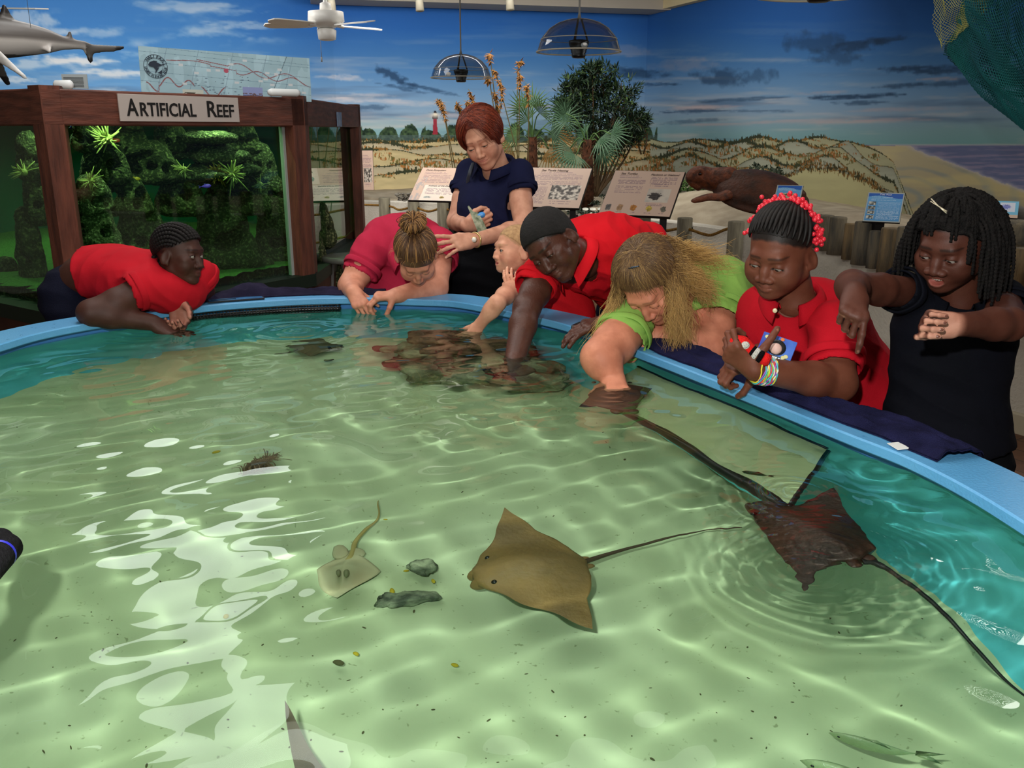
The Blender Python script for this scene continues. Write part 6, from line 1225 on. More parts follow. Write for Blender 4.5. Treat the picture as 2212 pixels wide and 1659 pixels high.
def ex_(S, g):
    S.ell(g(0, -.04, .050), g(.082, .080, .060), k=.02).ell(g(.058, -.02, -.005), g(.030, .045, .045), k=.02).ell(g(-.056, -.02, -.005), g(.028, .045, .045), k=.02).ell(g(0, .020, .085), g(.064, .05, .030), k=.02).ell(g(0, -.085, -.02), g(.06, .035, .05), k=.02)
    S.ell(g(0, .078, -.012), g(.063, .055, .092), k=.008, op='s').ell(g(0, .05, -.07), g(.066, .06, .06), k=.01, op='s')
hair_cap(c, R, s, M_redh, b_w, .010, (0, .05, -.06), (0, .3, -.95), extra=ex_)
mb = MB(); flow(mb, c, R, s, [(.12, .25, 1), (.1, .5, .8)], lambda rg: V(rg.choice((-1, 1)) * rg.uniform(.55, 1), rg.uniform(-.5, .62), rg.uniform(-.75, .1)), 1300, .015, .0006, 5, lift=.009, mis=(0, 0, 1), jit=.08)
flow(mb, c, R, s, (.1, .1, 1), lambda rg: V(rg.uniform(-.8, .8), -1, rg.uniform(-.8, -.1)), 800, .020, .0006, 6, lift=.008, mis=(0, 0, 1))
flow(mb, c, R, s, (.14, .5, .86), lambda rg: V(rg.uniform(-.95, -.25) if rg.random() < .6 else rg.uniform(.35, .95), .72, rg.uniform(.42, .62)), 420, .016, .0006, 7, lift=.006, mis=(0, 1), jit=.05)
mb.build('hair_strands', None, b_w, mats=[M_redh, M_redh2])
wr = P(1024, 519, 3.50); wd = nrm(P(1134, 494, 3.72) - wr); wc = wr + wd * .008
fr_ = np.stack(frame(wd, V(0, -.6, 1)).T, 1); 
def wring(c, d, r, tr, m, parent, nm, n=36, obl=1.0):
    a = nrm(np.cross(d, V(0, 0, 1))); b_ = np.cross(d, a); MB().tube([c + (a * cos(2 * pi * i / n) * obl + b_ * sin(2 * pi * i / n)) * r for i in range(n)], tr, 8, closed=True).build(nm, m, parent)
wring(wc, wd, .029, .0042, mat('watch_gold', (216, 190, 130), .25, .6, metal=.7), b_w, 'watch_band')
wface = wc + nrm(V(-.1, -1, .15)) * .031; MB().tube([wface, wface + nrm(V(-.1, -1, .15)) * .006], [.0125, .0115], 20).build('watch_case', _mats['watch_gold'], b_w); MB().tube([wface + nrm(V(-.1, -1, .15)) * .0062, wface + nrm(V(-.1, -1, .15)) * .0068], .0095, 20).build('watch_face', mat('watch_white', (236, 232, 222), .2, .6), b_w)
MB().tube(catmull([P(1022, 352, 3.80), P(1015, 372, 3.76), P(1010, 395, 3.80), P(1008, 430, 3.86), P(1000, 480, 3.9)], 6), .008, 8, flat=.35).build('bag_strap', mat('strap_grey', (62, 68, 78), .6, .3), b_w)
bag = MB().ell(P(1003, 515, 3.93), (.05, .04, .10), None, 18, 12).build('shoulder_bag', mat('bag_black', (14, 14, 16), .5, .4)); tag(bag, 'small black shoulder bag hanging at the hip of the standing woman', 'bag')
# banknotes and blue case in her right hand
M_bill = mat('banknote', (176, 182, 158), .7, .2, col2=(96, 112, 88), scale=60, detail=6)
q = [P(1010, 448, 3.66), P(1022, 462, 3.67), P(1046, 500, 3.69), P(1038, 505, 3.70)]
for k, (a_, b_, c_, d_) in enumerate((((1010, 446), (1013, 444), (1049, 497), (1034, 506)), ((1018, 456), (1034, 460), (1052, 496), (1040, 502)))):
    pa, pb, pc_, pd = (P(*z, 3.585 + .006 * k) for z in (a_, b_, c_, d_)); nn2 = V(0, -.0012, 0); o = MB().add([pa, pb, (pb + pc_) / 2 + V(.002, -.006, 0), pc_, pd, (pa + pd) / 2 + V(0, -.006, 0)], [(0, 1, 2, 5), (5, 2, 3, 4)]).add([x_ - nn2 for x_ in (pa, pb, (pb + pc_) / 2 + V(.002, -.006, 0), pc_, pd, (pa + pd) / 2 + V(0, -.006, 0))], [(5, 2, 1, 0), (4, 3, 2, 5)]).build('banknote', M_bill, smooth=False)
    tag(o, ['green-grey banknote held by the standing woman, the pointed front one', 'second banknote behind the front one in the hand of the standing woman'][k], 'banknote', 'banknotes in the hand')
S = SDF(P(1040, 465, 3.60) - .04, P(1040, 465, 3.60) + .04, .002, .02); S.cap(P(1030, 467, 3.60), P(1042, 464, 3.60), .011, .012); v, q = S.mesh(1); o = mesh_obj('earplug_case', v, q, mat('case_blue', (66, 150, 226), .3, .5)); tag(o, 'small rounded bright blue plastic case gripped with the banknotes', 'case')
#@@braid
gb = (74, 44, 35); n1_ = P(366, 604, 3.17); G1r = fabric('polo_red_left', (196, 28, 42), (178, 22, 36)); M_tn = mat('trousers_navy', (20, 22, 38), .85, .1, bump=.3, bscale=250)
hipb = P(172, 640, 3.27)
B1 = dict(skin=gb, lips=(120, 66, 60), brow=(24, 16, 14), iris=(34, 22, 16), head=(387, 549, 3.10, 56, -4, 6, .88), neck=n1_, neck_r=.042,
    face=dict(hl=((0, .072, .060), (0, .50, -.86), (30, 20, 18)), lid=.75, gaze=(-.45, .9, .1), nose=1.25, lipf=1.4, cheek=1.02, nlen=.7), chest=(P(388, 636, 3.16), (.055, .055, .045)),
    arms=[dict(sh=P(318, 622, 3.03), el=P(196, 676, 2.94), wr=PZ(330, 697, .962), r=(.050, .044, .041, .040, .028), hem=P(294, 630, 3.01), sl=.014, hand=dict(d=V(.8, .12, -.5), n=V(-.3, .2, -.8), ts=1, curl=15, thumb=(.3, 10, 10), palm=None)),
          dict(sh=P(430, 592, 3.22), el=P(440, 628, 3.30), wr=P(384, 645, 3.10), r=(.046, .038, .035, .034, .024), hem=P(438, 603, 3.24), hand=dict(d=V(.10, -.30, -1), n=V(-.1, -1, .25), ts=-1, curl=((50, 60, 30),) * 4, thumb=(.3, 14, 10), palm=(176, 122, 104)))],
    side=V(.1, 1, 0), trunk=[(P(172, 602, 3.26), .135, .088), (P(200, 588, 3.24), .135, .082), (P(250, 588, 3.20), .14, .085), (P(310, 600, 3.16), .145, .092), (P(362, 622, 3.14), .125, .075), (P(392, 636, 3.12), .09, .05)],
    cloth=G1r, fold=.007, seed=5, folds=[(V(1, 0, -.45), .065, P(200, 590, 3.1), .10, .55), (V(1, 0, .6), .045, P(330, 620, 3.05), .08, .9)],
    hemcut=(P(190, 600, 3.2), V(-1, 0, -.18)), core=[(P(172, 612, 3.26), .12, .080), (P(200, 590, 3.24), .125, .078), (P(245, 590, 3.20), .12, .07), (P(300, 600, 3.16), .12, .07)],
    legs=dict(hip=hipb, pelvis=[(P(186, 606, 3.27), .125, .072), (P(166, 626, 3.28), .135, .088), (P(162, 662, 3.28), .14, .095)], feet=[((hipb[0] - .05, hipb[1] - .05), hipb + V(-.05, -.06, -.42)), ((hipb[0] - .02, hipb[1] + .14), hipb + V(-.05, .1, -.42))], m=M_tn),
    collar=(n1_ + V(.02, 0, -.01), V(.75, -.1, .6), V(.6, -.35, -.7), .052, 20, .022, .034, .018))
b_b, c, R, s = person('girl with black cornrow braids in a red polo leaning over the rim at the left', B1)
M_bh = mat('hair_black', (13, 10, 10), .65, .25, col2=(24, 19, 18), scale=60, bump=.8, bscale=300, bdist=.003)
hair_cap(c, R, s, M_bh, b_b, .0018, (0, .066, .074), (0, .50, -.86), disp=.001)
mb = MB()
for i in range(15):
    x_ = (i - 7) / 7.0; f0 = nrm(V(x_ * .95, .92 - .5 * x_ * x_, .36 - .30 * x_ * x_)); m0 = nrm(V(x_ * 1.05, -.1, 1 - .85 * x_ * x_)); b0 = nrm(V(x_ * .55, -1, -.62)); pts = []
    for u in np.linspace(0, 1, 13): d = nrm(f0 * (1 - u) ** 2 + m0 * 2 * u * (1 - u) * 1.25 + b0 * u * u); pts.append(W_(c, R, on_scalp(d, s, .005)))
    e_ = pts[-1]; ln_ = .05 + .05 * ((i * 7) % 5) / 5; pts += [e_ + V(-.008, -.004, -.014), e_ + V(-.02 - .01 * (i % 3), -.012, -.01 - ln_ * .4), e_ + V(-.018 - .018 * (i % 4), -.018, -ln_ * .5 - .012)]
    braid(mb, catmull(pts, 3), .0062)
mb.build('braids', M_bh, b_b)
#@@bun
nb2 = P(886, 530, 3.45); G2 = fabric('polo_magenta_red', (196, 48, 78), (182, 40, 68)); skb = (226, 158, 130)
hipc = P(868, 640, 3.72)
B2 = dict(skin=skb, lips=(196, 108, 100), brow=(150, 104, 74), iris=(70, 80, 90), head=(899, 553, 3.30, 6, -52, -6, .93), neck=nb2, neck_r=.052, face=dict(lid=.3, lidz=-.005, gaze=(0, 1, -.9), flush=.3, cheek=1.12, nose=.95, smile=.8),
    arms=[dict(sh=P(802, 540, 3.55), el=P(758, 618, 3.50), wr=P(763, 631, 3.37), hs=.9, r=(.058, .052, .046, .044, .029), hem=P(781, 580, 3.53), sl=.016, hand=dict(d=V(.38, -.55, -.42), n=V(.3, .35, -.7), ts=1, curl=((38, 55, 30), (46, 60, 34), (54, 64, 36), (60, 66, 38)), thumb=(.75, 25, 20))),
          dict(sh=P(950, 530, 3.58), el=P(940, 622, 3.46), wr=P(856, 638, 3.34), hs=.9, r=(.058, .052, .047, .045, .030), hem=P(950, 560, 3.54), sl=.016, hand=dict(d=V(-.9, -.30, -.02), n=V(-.15, .15, -.9), ts=1, curl=((40, 52, 30), (44, 54, 30), (48, 56, 32), (52, 58, 34)), thumb=(.75, 30, 25)))],
    side=V(1, .05, 0), trunk=[(P(866, 655, 3.72), .165, .13), (P(866, 600, 3.76), .17, .13), (P(868, 548, 3.72), .175, .13), (P(874, 514, 3.62), .150, .100), (P(880, 522, 3.56), .08, .06)],
    cloth=G2, fold=.007, seed=8, folds=[(V(.6, 0, 1), .07, P(800, 600, 3.5), .12, 1.), (V(-.6, 0, 1), .06, P(930, 600, 3.5), .1, .8)],
    legs=dict(hip=hipc, pelvis=[(P(866, 620, 3.76), .16, .12), (P(868, 650, 3.76), .165, .13), (P(868, 690, 3.74), .165, .13)], feet=[((hipc[0] - .1, hipc[1] + .02), hipc + V(-.1, 0, -.42)), ((hipc[0] + .1, hipc[1] + .02), hipc + V(.1, 0, -.42))], m=M_tn if 'M_tn' in globals() else mat('trousers_navy', (20, 22, 38))),
    collar=(nb2 + V(0, -.03, -.030), V(0, -.85, .35), V(.1, -.3, -1), .054, 50, .012, .046, .026),
    buttons=[(P(890, 594, 3.40), V(0, -1, 0)), (P(891, 603, 3.41), V(0, -1, 0))])
b_n, c, R, s = person('girl with a blonde bun in a magenta-red polo, bowed over the rim', B2)
M_bl = mat('hair_darkblonde', (112, 80, 50), .5, .5, col2=(84, 58, 38), scale=30); M_bl2 = mat('hair_gold', (188, 140, 84), .45, .5); M_bl3 = mat('hair_brown', (92, 64, 44), .5, .5)
hair_cap(c, R, s, M_bl, b_n, .005, (0, .078, .046), (0, .66, -.75), disp=.0008)
bc = on_scalp(V(.0, -.38, 1), s, .012); mb = MB()
rgx = random.Random(4)
def tb(rg):
    a_ = rg.uniform(0, 2 * pi); return V(cos(a_) * 1.0, .78 * sin(a_) + .12, .10 - .25 * (sin(a_) < 0) + .34 * max(0, sin(a_)))
rb_ = rgx
for i in range(900):      # hair pulled from the hairline up to the bun
    e_ = nrm(tb(rgx)); a = nrm(V(.0 + rgx.gauss(0, .05), -.38 + rgx.gauss(0, .05), 1)); pts = []; om = math.acos(max(-.999, min(.999, a @ e_))); tt = .006 + rgx.uniform(0, .004)
    for k in range(9): u = k / 8; d = (sin((1 - u) * om) * e_ + sin(u * om) * a) / sin(om); pts.append(W_(c, R, on_scalp(d, s, tt + .006 * sin(pi * u))))
    strand_mb(mb, np.array(pts), .0011 * rgx.uniform(.6, 1.3), rgx.choice((0, 0, 2, 2, 1)))
bcw = W_(c, R, bc); upn = nrm(R @ nrm(V(0, -.3, 1))); bs_ = bcw + upn * .022; a1 = nrm(np.cross(upn, V(1, 0, 0))); a2_ = np.cross(upn, a1)
for i in range(13):       # loops of the bun
    th = 2 * pi * i / 13; o_ = a1 * cos(th) + a2_ * sin(th); pts = [bcw + o_ * .006, bs_ + o_ * .034 - upn * .004, bs_ + o_ * .046 + upn * .014, bs_ + o_ * .026 + upn * .034, bs_ + o_ * .004 + upn * .016]
    for k in range(26): j = V(rgx.gauss(0, 1), rgx.gauss(0, 1), rgx.gauss(0, 1)) * .0042; strand_mb(mb, catmull([p + j * (.4 + .3 * min(ii, 2)) for ii, p in enumerate(pts)], 5), .0014, rgx.choice((0, 1, 1, 2)), 4)
for i in range(40):       # fly-aways
    e_ = nrm(tb(rgx)); p0 = W_(c, R, on_scalp(e_, s, .004)); o_ = R @ nrm(e_ + V(rgx.gauss(0, .5), rgx.gauss(0, .5), rgx.gauss(0, .5))); strand_mb(mb, catmull([p0, p0 + o_ * .02, p0 + o_ * .03 - V(0, 0, .015)], 4), .0005, 1, 3)
mb.build('hair_strands', None, b_n, mats=[M_bl, M_bl2, M_bl3])
MB().tube([bcw + upn * .012 + (a1 * cos(2 * pi * i / 20) + a2_ * sin(2 * pi * i / 20)) * .015 for i in range(20)], .004, 8, closed=True).build('hair_tie', mat('hair_tie_tan', (170, 132, 96), .7, .2, bump=1, bscale=200), b_n)
#@@kid
nk = P(1136, 598, 3.24); skk = (232, 172, 142); G4 = fabric('polo_red_small', (206, 26, 36), (186, 20, 30)); hk = P(1215, 690, 3.36)
B4 = dict(skin=skk, lips=(206, 120, 110), brow=(196, 150, 112), iris=(70, 96, 110), head=(1112, 541, 3.20, -66, 4, 5, .80), neck=nk, neck_r=.038, hs=.74, face=dict(hl=((0, .07, .060), (0, .6, -.8), (196, 152, 112)), lid=.8, gaze=(0, 1, .0), child=1, nose=.85, nlen=.8, open=.003, flush=.35, cheek=1.05),
    arms=[dict(sh=P(1112, 618, 3.14), el=P(1074, 655, 3.00), wr=PZ(1034, 704, .945), r=(.033, .028, .026, .026, .019), hem=None, hand=dict(d=V(-.55, -.1, -.75), n=V(-.2, .5, -.7), ts=-1, curl=12, thumb=(.2, 10, 10))),
          dict(sh=P(1160, 615, 3.24), el=P(1132, 668, 3.20), wr=P(1118, 648, 3.13), r=(.033, .028, .026, .026, .019), hem=P(1150, 640, 3.22), hand=dict(d=V(-.35, -.1, .9), n=V(.3, .9, 0), ts=1, curl=25, thumb=(.3, 20, 15)))],
    side=V(.6, -.75, 0), trunk=[(P(1225, 690, 3.34), .12, .09), (P(1205, 655, 3.30), .12, .09), (P(1170, 628, 3.27), .115, .085), (P(1140, 608, 3.25), .08, .055)], sh_h=.006,
    cloth=G4, fold=.005, seed=4, folds=[(V(.5, 0, 1), .05, P(1200, 650, 3.2), .12, 1)],
    legs=dict(hip=hk, pelvis=[(P(1215, 672, 3.38), .11, .085), (P(1220, 700, 3.38), .12, .095)], r=.065, feet=[((hk[0] - .06, hk[1] + .05), hk + V(-.06, .0, -.36)), ((hk[0] + .08, hk[1] + .05), hk + V(.07, 0, -.36))], m=M_tn if 'M_tn' in globals() else mat('trousers_navy', (20, 22, 38))),
    collar=(nk + V(-.01, -.02, -.012), V(-.4, -.2, .85), V(-.75, -.5, -.35), .043, 22, .018, .028, .014))
b_k, c, R, s = person('small boy with cropped blond hair in profile, reaching one thin arm into the water', B4)
hair_cap(c, R, s, mat('hair_blond_crop', (206, 166, 120), .7, .3, col2=(178, 138, 98), scale=80, bump=.8, bscale=900, bdist=.002), b_k, .0022, (0, .062, .066), (0, .6, -.8), disp=.0012, sc=500)
#@@teen
nt_ = P(1262, 562, 3.02); skt = (86, 50, 38); G5 = fabric('polo_bright_red', (222, 26, 38), (206, 20, 32)); ht = P(1375, 660, 3.42)
tw = PZ(1112, 772, ZW); tsh = P(1172, 592, 2.98); tel = (tsh + tw) / 2 + V(-.008, .015, .015)
B5 = dict(skin=skt, lips=(128, 74, 66), brow=(28, 18, 15), head=(1192, 527, 2.88, -24, -30, -36, 1.0), neck=nt_, neck_r=.057, smat=M_skinw, face=dict(hl=((0, .074, .056), (0, .62, -.78), (22, 17, 16)), lid=.3, lidz=-.005, gaze=(0, 1, -.9), nose=1.22, lipf=1.35, jaw=1.12, nlen=.75),
    arms=[dict(sh=tsh, el=tel, wr=tw + V(-.004, -.0, -.03), r=(.052, .045, .041, .042, .031), hem=P(1155, 616, 2.95), sl=.018, hs=1.05, hand=dict(d=V(-.02, .02, -1), n=V(-.8, .4, -.1), ts=1, curl=((10, 16, 10),) * 4, thumb=(.3, 12, 10), palm=(150, 70, 50))),
          dict(sh=P(1404, 520, 3.24), el=P(1420, 640, 3.12), wr=PZ(1316, 694, 1.03), r=(.052, .043, .04, .038, .029), hem=P(1407, 545, 3.20), sl=.014, hand=dict(d=V(-.85, -.35, -.12), n=V(-.1, .1, -1), ts=1, curl=((14, 22, 14),) * 4, thumb=(.2, 15, 10)))],
    side=V(.35, -.9, .25), trunk=[(P(1250, 566, 3.06), .10, .085), (P(1275, 548, 3.10), .165, .125), (P(1320, 552, 3.20), .19, .15), (P(1358, 590, 3.32), .175, .14), (P(1375, 640, 3.40), .155, .125)],
    cloth=G5, fold=.009, seed=12, folds=[(V(1, 0, .6), .055, P(1340, 560, 3.1), .16, 1.), (V(.3, 0, 1), .06, P(1280, 630, 3.0), .12, .9)], cuts=[(P(1235, 590, 2.94), P(1244, 604, 2.96), .022)],
    legs=dict(hip=ht, pelvis=[(P(1368, 635, 3.42), .15, .12), (P(1376, 668, 3.44), .155, .125), (P(1376, 700, 3.44), .155, .125)], feet=[((ht[0] - .12, ht[1] + .0), ht + V(-.1, .02, -.42)), ((ht[0] + .1, ht[1] + .05), ht + V(.1, .04, -.42))], m=M_tn if 'M_tn' in globals() else mat('trousers_navy', (20, 22, 38))),
    collar=(nt_ + V(-.03, -.04, .005), V(-.65, -.3, .55), V(-.2, -.6, -.8), .064, 24, .024, .044, .022), buttons=[(P(1231, 601, 2.90), V(-.2, -1, -.2))])
b_t, c, R, s = person('teenage boy with cropped black hair in a bright red polo, plunging one arm down', B5)
hair_cap(c, R, s, mat('hair_black_crop', (14, 12, 12), .7, .4, col2=(26, 22, 21), scale=90, bump=1, bscale=700, bdist=.003), b_t, .0055, (0, .068, .060), (0, .62, -.78), disp=.0016, sc=400)
o = MB().box(PZ(1275, 709, ZR + .012), (.11, .06, .022), Rz(-.5), bev=.004).build('black_pouch', mat('pouch_black', (16, 16, 18), .35, .5)); tag(o, 'small black pouch on the blue rim under the far hand of the teenage boy', 'pouch')
#@@green
ng = P(1462, 640, 2.72); skg = (220, 146, 116); G6 = fabric('tee_green', (148, 192, 92), (134, 178, 84)); hg = P(1600, 790, 2.98)
gw = PZ(1322, 822, ZW); gel = P(1296, 772, 2.47)
hw_ = PW(1334, 850, .908)
B6 = dict(skin=skg, lips=(196, 104, 96), brow=(150, 104, 78), head=(1404, 610, 2.56, -16, -50, -14, 1.0), neck=ng, neck_r=.056, nail=(150, 40, 78), face=dict(hl=((0, .076, .062), (0, .60, -.80), (112, 82, 58)), lid=.25, lidz=-.005, gaze=(0, 1, -.9), flush=.35, cheek=1.12, nose=1.0),
    chest=(P(1448, 702, 2.72), (.09, .07, .07)),
    arms=[dict(sh=P(1356, 706, 2.62), el=gel, wr=gw + V(.006, .012, .0), r=(.066, .056, .050, .047, .032), hem=P(1346, 728, 2.59), sl=.016, hand=dict(d=hw_ - gw, n=V(-.05, .25, -.95), ts=-1, curl=((12, 20, 14), (14, 24, 16), (18, 26, 18), (22, 30, 20)), thumb=(.25, 15, 12))),
          dict(sh=P(1560, 656, 2.80), el=P(1530, 752, 2.67), wr=P(1418, 728, 2.64), r=(.066, .058, .055, .052, .036), hem=P(1549, 690, 2.75), sl=.032, hand=dict(d=V(-.9, .1, .1), n=V(0, .2, -1), ts=1, curl=((30, 40, 30),) * 4, thumb=(.4, 20, 20)))],
    side=V(.85, .5, 0), trunk=[(P(1452, 672, 2.74), .11, .08), (P(1472, 664, 2.82), .185, .13), (P(1520, 672, 2.92), .20, .15), (P(1565, 712, 2.98), .19, .155), (P(1598, 770, 3.0), .18, .15)],
    cloth=G6, fold=.007, seed=15, folds=[(V(1, 0, .5), .06, P(1590, 700, 2.8), .14, 1.), (V(.3, 0, 1), .05, P(1400, 700, 2.6), .1, .8)], shirt_name='tee_shirt', cuts=[(P(1437, 690, 2.60), P(1440, 705, 2.63), .040)],
    legs=dict(hip=hg, pelvis=[(P(1594, 765, 3.02), .175, .14), (P(1604, 810, 3.04), .18, .145), (P(1606, 850, 3.04), .17, .14)], r=.095, feet=[((hg[0] - .08, hg[1] + .02), hg + V(-.1, .02, -.42)), ((hg[0] + .13, hg[1] + .1), hg + V(.12, .08, -.42))], m=mat('shorts_black', (12, 12, 13), .9, .1)))
b_g, c, R, s = person('woman in a lime green tee with long frizzy blonde hair, bent low over the rim', B6)
M_h1 = mat('hair_ashbrown', (104, 78, 50), .5, .5, col2=(78, 56, 38), scale=30); M_h2 = mat('hair_blonde', (196, 154, 92), .5, .5); M_h3 = mat('hair_tawny', (150, 108, 62), .5, .5)
hair_cap(c, R, s, M_h1, b_g, .006, (0, .070, .074), (0, .60, -.80), disp=.002)
mb = MB(); rgx = random.Random(9)
def fall(rg, pts, sweep, L_, wav=.006, K=10):
    """let hair fall from the last point: gravity + sideways sweep, wavy"""
    p = pts[-1].copy(); d = nrm(pts[-1] - pts[-2]); out = []; a_ = nrm(np.cross(d, V(0, -1, 0)) + 1e-3); ph = rg.uniform(0, 6); fq = rg.uniform(.8, 1.7)
    for k in range(K): d = nrm(d * .66 + sweep * .34); p = p + d * L_ / K; out.append(p + a_ * wav * sin(ph + k * fq) + V(rg.gauss(0, .0015), rg.gauss(0, .0015), rg.gauss(0, .0015)))
    return out
def lock(n, dirs, sweep, L_, mis, wav=.007, tt=.013, r=.00085, crown=(-.05, -.1, 1), jd=.12):
    for i in range(n):
        a = nrm(V(*crown) + V(rgx.gauss(0, .1), rgx.gauss(0, .1), rgx.gauss(0, .05))); b_ = nrm(V(*rgx.choice(dirs)) + V(rgx.gauss(0, jd), rgx.gauss(0, jd), rgx.gauss(0, jd))); om = math.acos(max(-.999, min(.999, a @ b_))); pts = []
        for k in range(8): u = k / 7; d = (sin((1 - u) * om) * a + sin(u * om) * b_) / sin(om); pts.append(W_(c, R, on_scalp(d, s, tt + rgx.uniform(0, .002) + .010 * sin(pi * u))))
        if L_ > 0: pts += fall(rgx, pts, nrm(V(*sweep) + V(rgx.gauss(0, .12), rgx.gauss(0, .12), rgx.gauss(0, .08))), L_ * rgx.uniform(.55, 1.1), wav * rgx.uniform(.5, 1.6))
        pts = np.array(pts); m_ = len(pts); g_ = np.clip((np.arange(m_) - 4) / 9., 0, 1) if L_ > 0 else np.arange(m_) / (m_ * 3.4); g_ = np.clip(g_ + rgx.gauss(0, .16) + (.42 if rgx.random() < .2 else 0), 0, 1)[:, None]
        cc_ = lin(np.array([[92, 68, 46.]]) * (1 - g_) + np.array([[212, 172, 104.]]) * g_); rr_ = r * rgx.uniform(.7, 1.5); mb.tube(pts, [rr_, rr_ * .9, rr_ * .3], 3, cap=False, col=np.repeat(cc_, 3, 0))
lock(1500, [(-.95, .45, .3), (.95, .45, .3), (-.5, .85, .5), (.5, .82, .62), (0, .85, .7)], (0, 0, -1), 0, (0, 0, 0, 2), tt=.011, r=.0006, jd=.17)
lock(1000, [(1, .35, .15), (1, 0, 0), (.9, .6, .2)], (-.42, -.25, -1), .27, (1, 1, 2), .010, r=.0007)
lock(900, [(-1, .1, .1), (-1, -.15, 0), (-.95, .3, .15)], (.12, -.10, -1), .22, (1, 1, 2), .010, r=.0007)
lock(900, [(-1, -.3, .2), (-.8, -.8, .1), (-.9, -.5, -.1)], (.62, .2, -.55), .19, (0, 1, 2), .011, r=.0007)
lock(800, [(.7, -.8, .2), (0, -1, .2), (-.5, -1, .2)], (.85, .3, -.22), .25, (0, 1, 2, 1), .013, r=.0007)
mb.build('hair_strands', mat('hair_streaked', (255, 255, 255), .5, .4, vcol=True), b_g, usecol=True)
hc = W_(c, R, on_scalp(V(-.12, .42, .9), s, .022)); hr = R @ nrm(V(1, .1, -.05)); hf = R @ nrm(V(0, .8, .5))
MB().tube([hc - hr * .022 + hf * .002, hc, hc + hr * .022 - hf * .004], .0022, 6).tube([hc - hr * .022, hc + hf * .006, hc + hr * .022 - hf * .004], .0018, 6).build('hair_clip', mat('clip_steel', (60, 72, 84), .25, .6, metal=.8), b_g)
#@@beads
n7 = P(1718, 648, 2.24); sk7 = (114, 66, 48); G7 = fabric('polo_deep_red', (186, 20, 36), (170, 16, 30)); h7 = P(1850, 900, 2.44)
B7 = dict(skin=sk7, lips=(150, 88, 78), brow=(44, 26, 20), iris=(34, 22, 16), head=(1687, 545, 2.16, -26, -20, 4, .96), neck=n7, neck_r=.046, hs=.86, face=dict(hl=((0, .076, .064), (0, .52, -.85), (30, 22, 19)), lid=.5, lidz=-.0035, gaze=(.2, 1, -.62), nose=1.2, lipf=1.3, cheek=1.22, jaw=1.15, child=1, nlen=.55, smile=-.3),
    arms=[dict(sh=P(1800, 704, 2.16), el=P(1810, 828, 2.08), wr=P(1630, 797, 1.975), r=(.050, .044, .041, .039, .027), hem=P(1804, 782, 2.11), sl=.016, hand=dict(d=V(-.55, .0, .42), n=V(.45, .78, .30), ts=-1, curl=((58, 68, 40), (62, 70, 40), (66, 72, 40), (70, 74, 40)), thumb=(.2, 8, 6, (.58, .12, .78)))),
          dict(sh=P(1645, 668, 2.36), el=P(1650, 770, 2.33), wr=P(1634, 786, 2.14), r=(.046, .039, .036, .035, .025), hem=P(1643, 690, 2.36), hand=dict(d=V(-.9, -.25, -.05), n=V(.1, .3, -.9), ts=1, curl=((60, 80, 45),) * 4, thumb=(.8, 30, 30)))],
    side=V(.95, -.25, 0), trunk=[(P(1714, 662, 2.27), .10, .07), (P(1722, 694, 2.31), .145, .11), (P(1752, 756, 2.36), .155, .135), (P(1795, 820, 2.42), .155, .135), (P(1830, 872, 2.45), .15, .13)],
    cloth=G7, fold=.005, seed=21, folds=[(V(.8, 0, .6), .06, P(1740, 720, 2.2), .1, .8), (V(.6, 0, 1), .06, P(1850, 800, 2.3), .12, 1.)], cuts=[(P(1680, 660, 2.14), P(1686, 676, 2.17), .018)],
    legs=dict(hip=h7, pelvis=[(P(1838, 860, 2.48), .15, .13), (P(1850, 910, 2.5), .155, .13), (P(1852, 950, 2.5), .15, .125)], feet=[((h7[0] - .08, h7[1] + .05), h7 + V(-.08, .03, -.4)), ((h7[0] + .1, h7[1] + .0), h7 + V(.1, .0, -.4))], m=M_tn if 'M_tn' in globals() else mat('trousers_navy', (20, 22, 38))),
    collar=(n7 + V(-.008, -.008, .006), V(-.15, -.35, 1), V(-.42, -.85, -.25), .053, 22, .024, .044, .022), buttons=[(P(1674, 671, 2.10), V(-.3, -1, .1))])
b_7, c, R, s = person('girl with red bead flowers in her hair and deep red polo, leaning on the towel', B7)
M_bh2 = mat('hair_black_smooth', (9, 8, 8), .6, .3, col2=(28, 22, 20), scale=60)
hair_cap(c, R, s, M_bh2, b_7, .0018, (0, .070, .080), (0, .50, -.86), disp=.0006)
mb = MB()
for i in range(17):
    x_ = (i - 8) / 8.; f0 = nrm(V(x_ * .98, .90 - .5 * x_ * x_, .60 - .55 * x_ * x_)); b0 = nrm(V(x_ * .42, -.45, 1.)); pts = []
    for u in np.linspace(0, 1, 11): d = nrm(f0 * (1 - u) + b0 * u); pts.append(W_(c, R, on_scalp(d, s, .006 + .003 * sin(pi * u))))
    mb.tube(np.array(pts), [.0020, .0056, .0076, .0076], 8)
mb.build('cornrows', M_bh2, b_7)
mb = MB(); rgx = random.Random(2); M_bead = mat('bead_red', (226, 44, 62), .3, .6)
arc = [W_(c, R, on_scalp(nrm(V(1.0 * cos(a_), -.12 - .25 * sin(a_), 1.05 * sin(a_) - .0)), s, .016)) for a_ in np.linspace(R_(-2), R_(182), 25)]
for i, p in enumerate(arc):
    for k in range(7): mb.ell(p + V(rgx.gauss(0, 1), rgx.gauss(0, 1), rgx.gauss(0, 1)) * .0058, (.0058,) * 3, None, 10, 7)
mb.build('bead_flowers', M_bead, b_7)
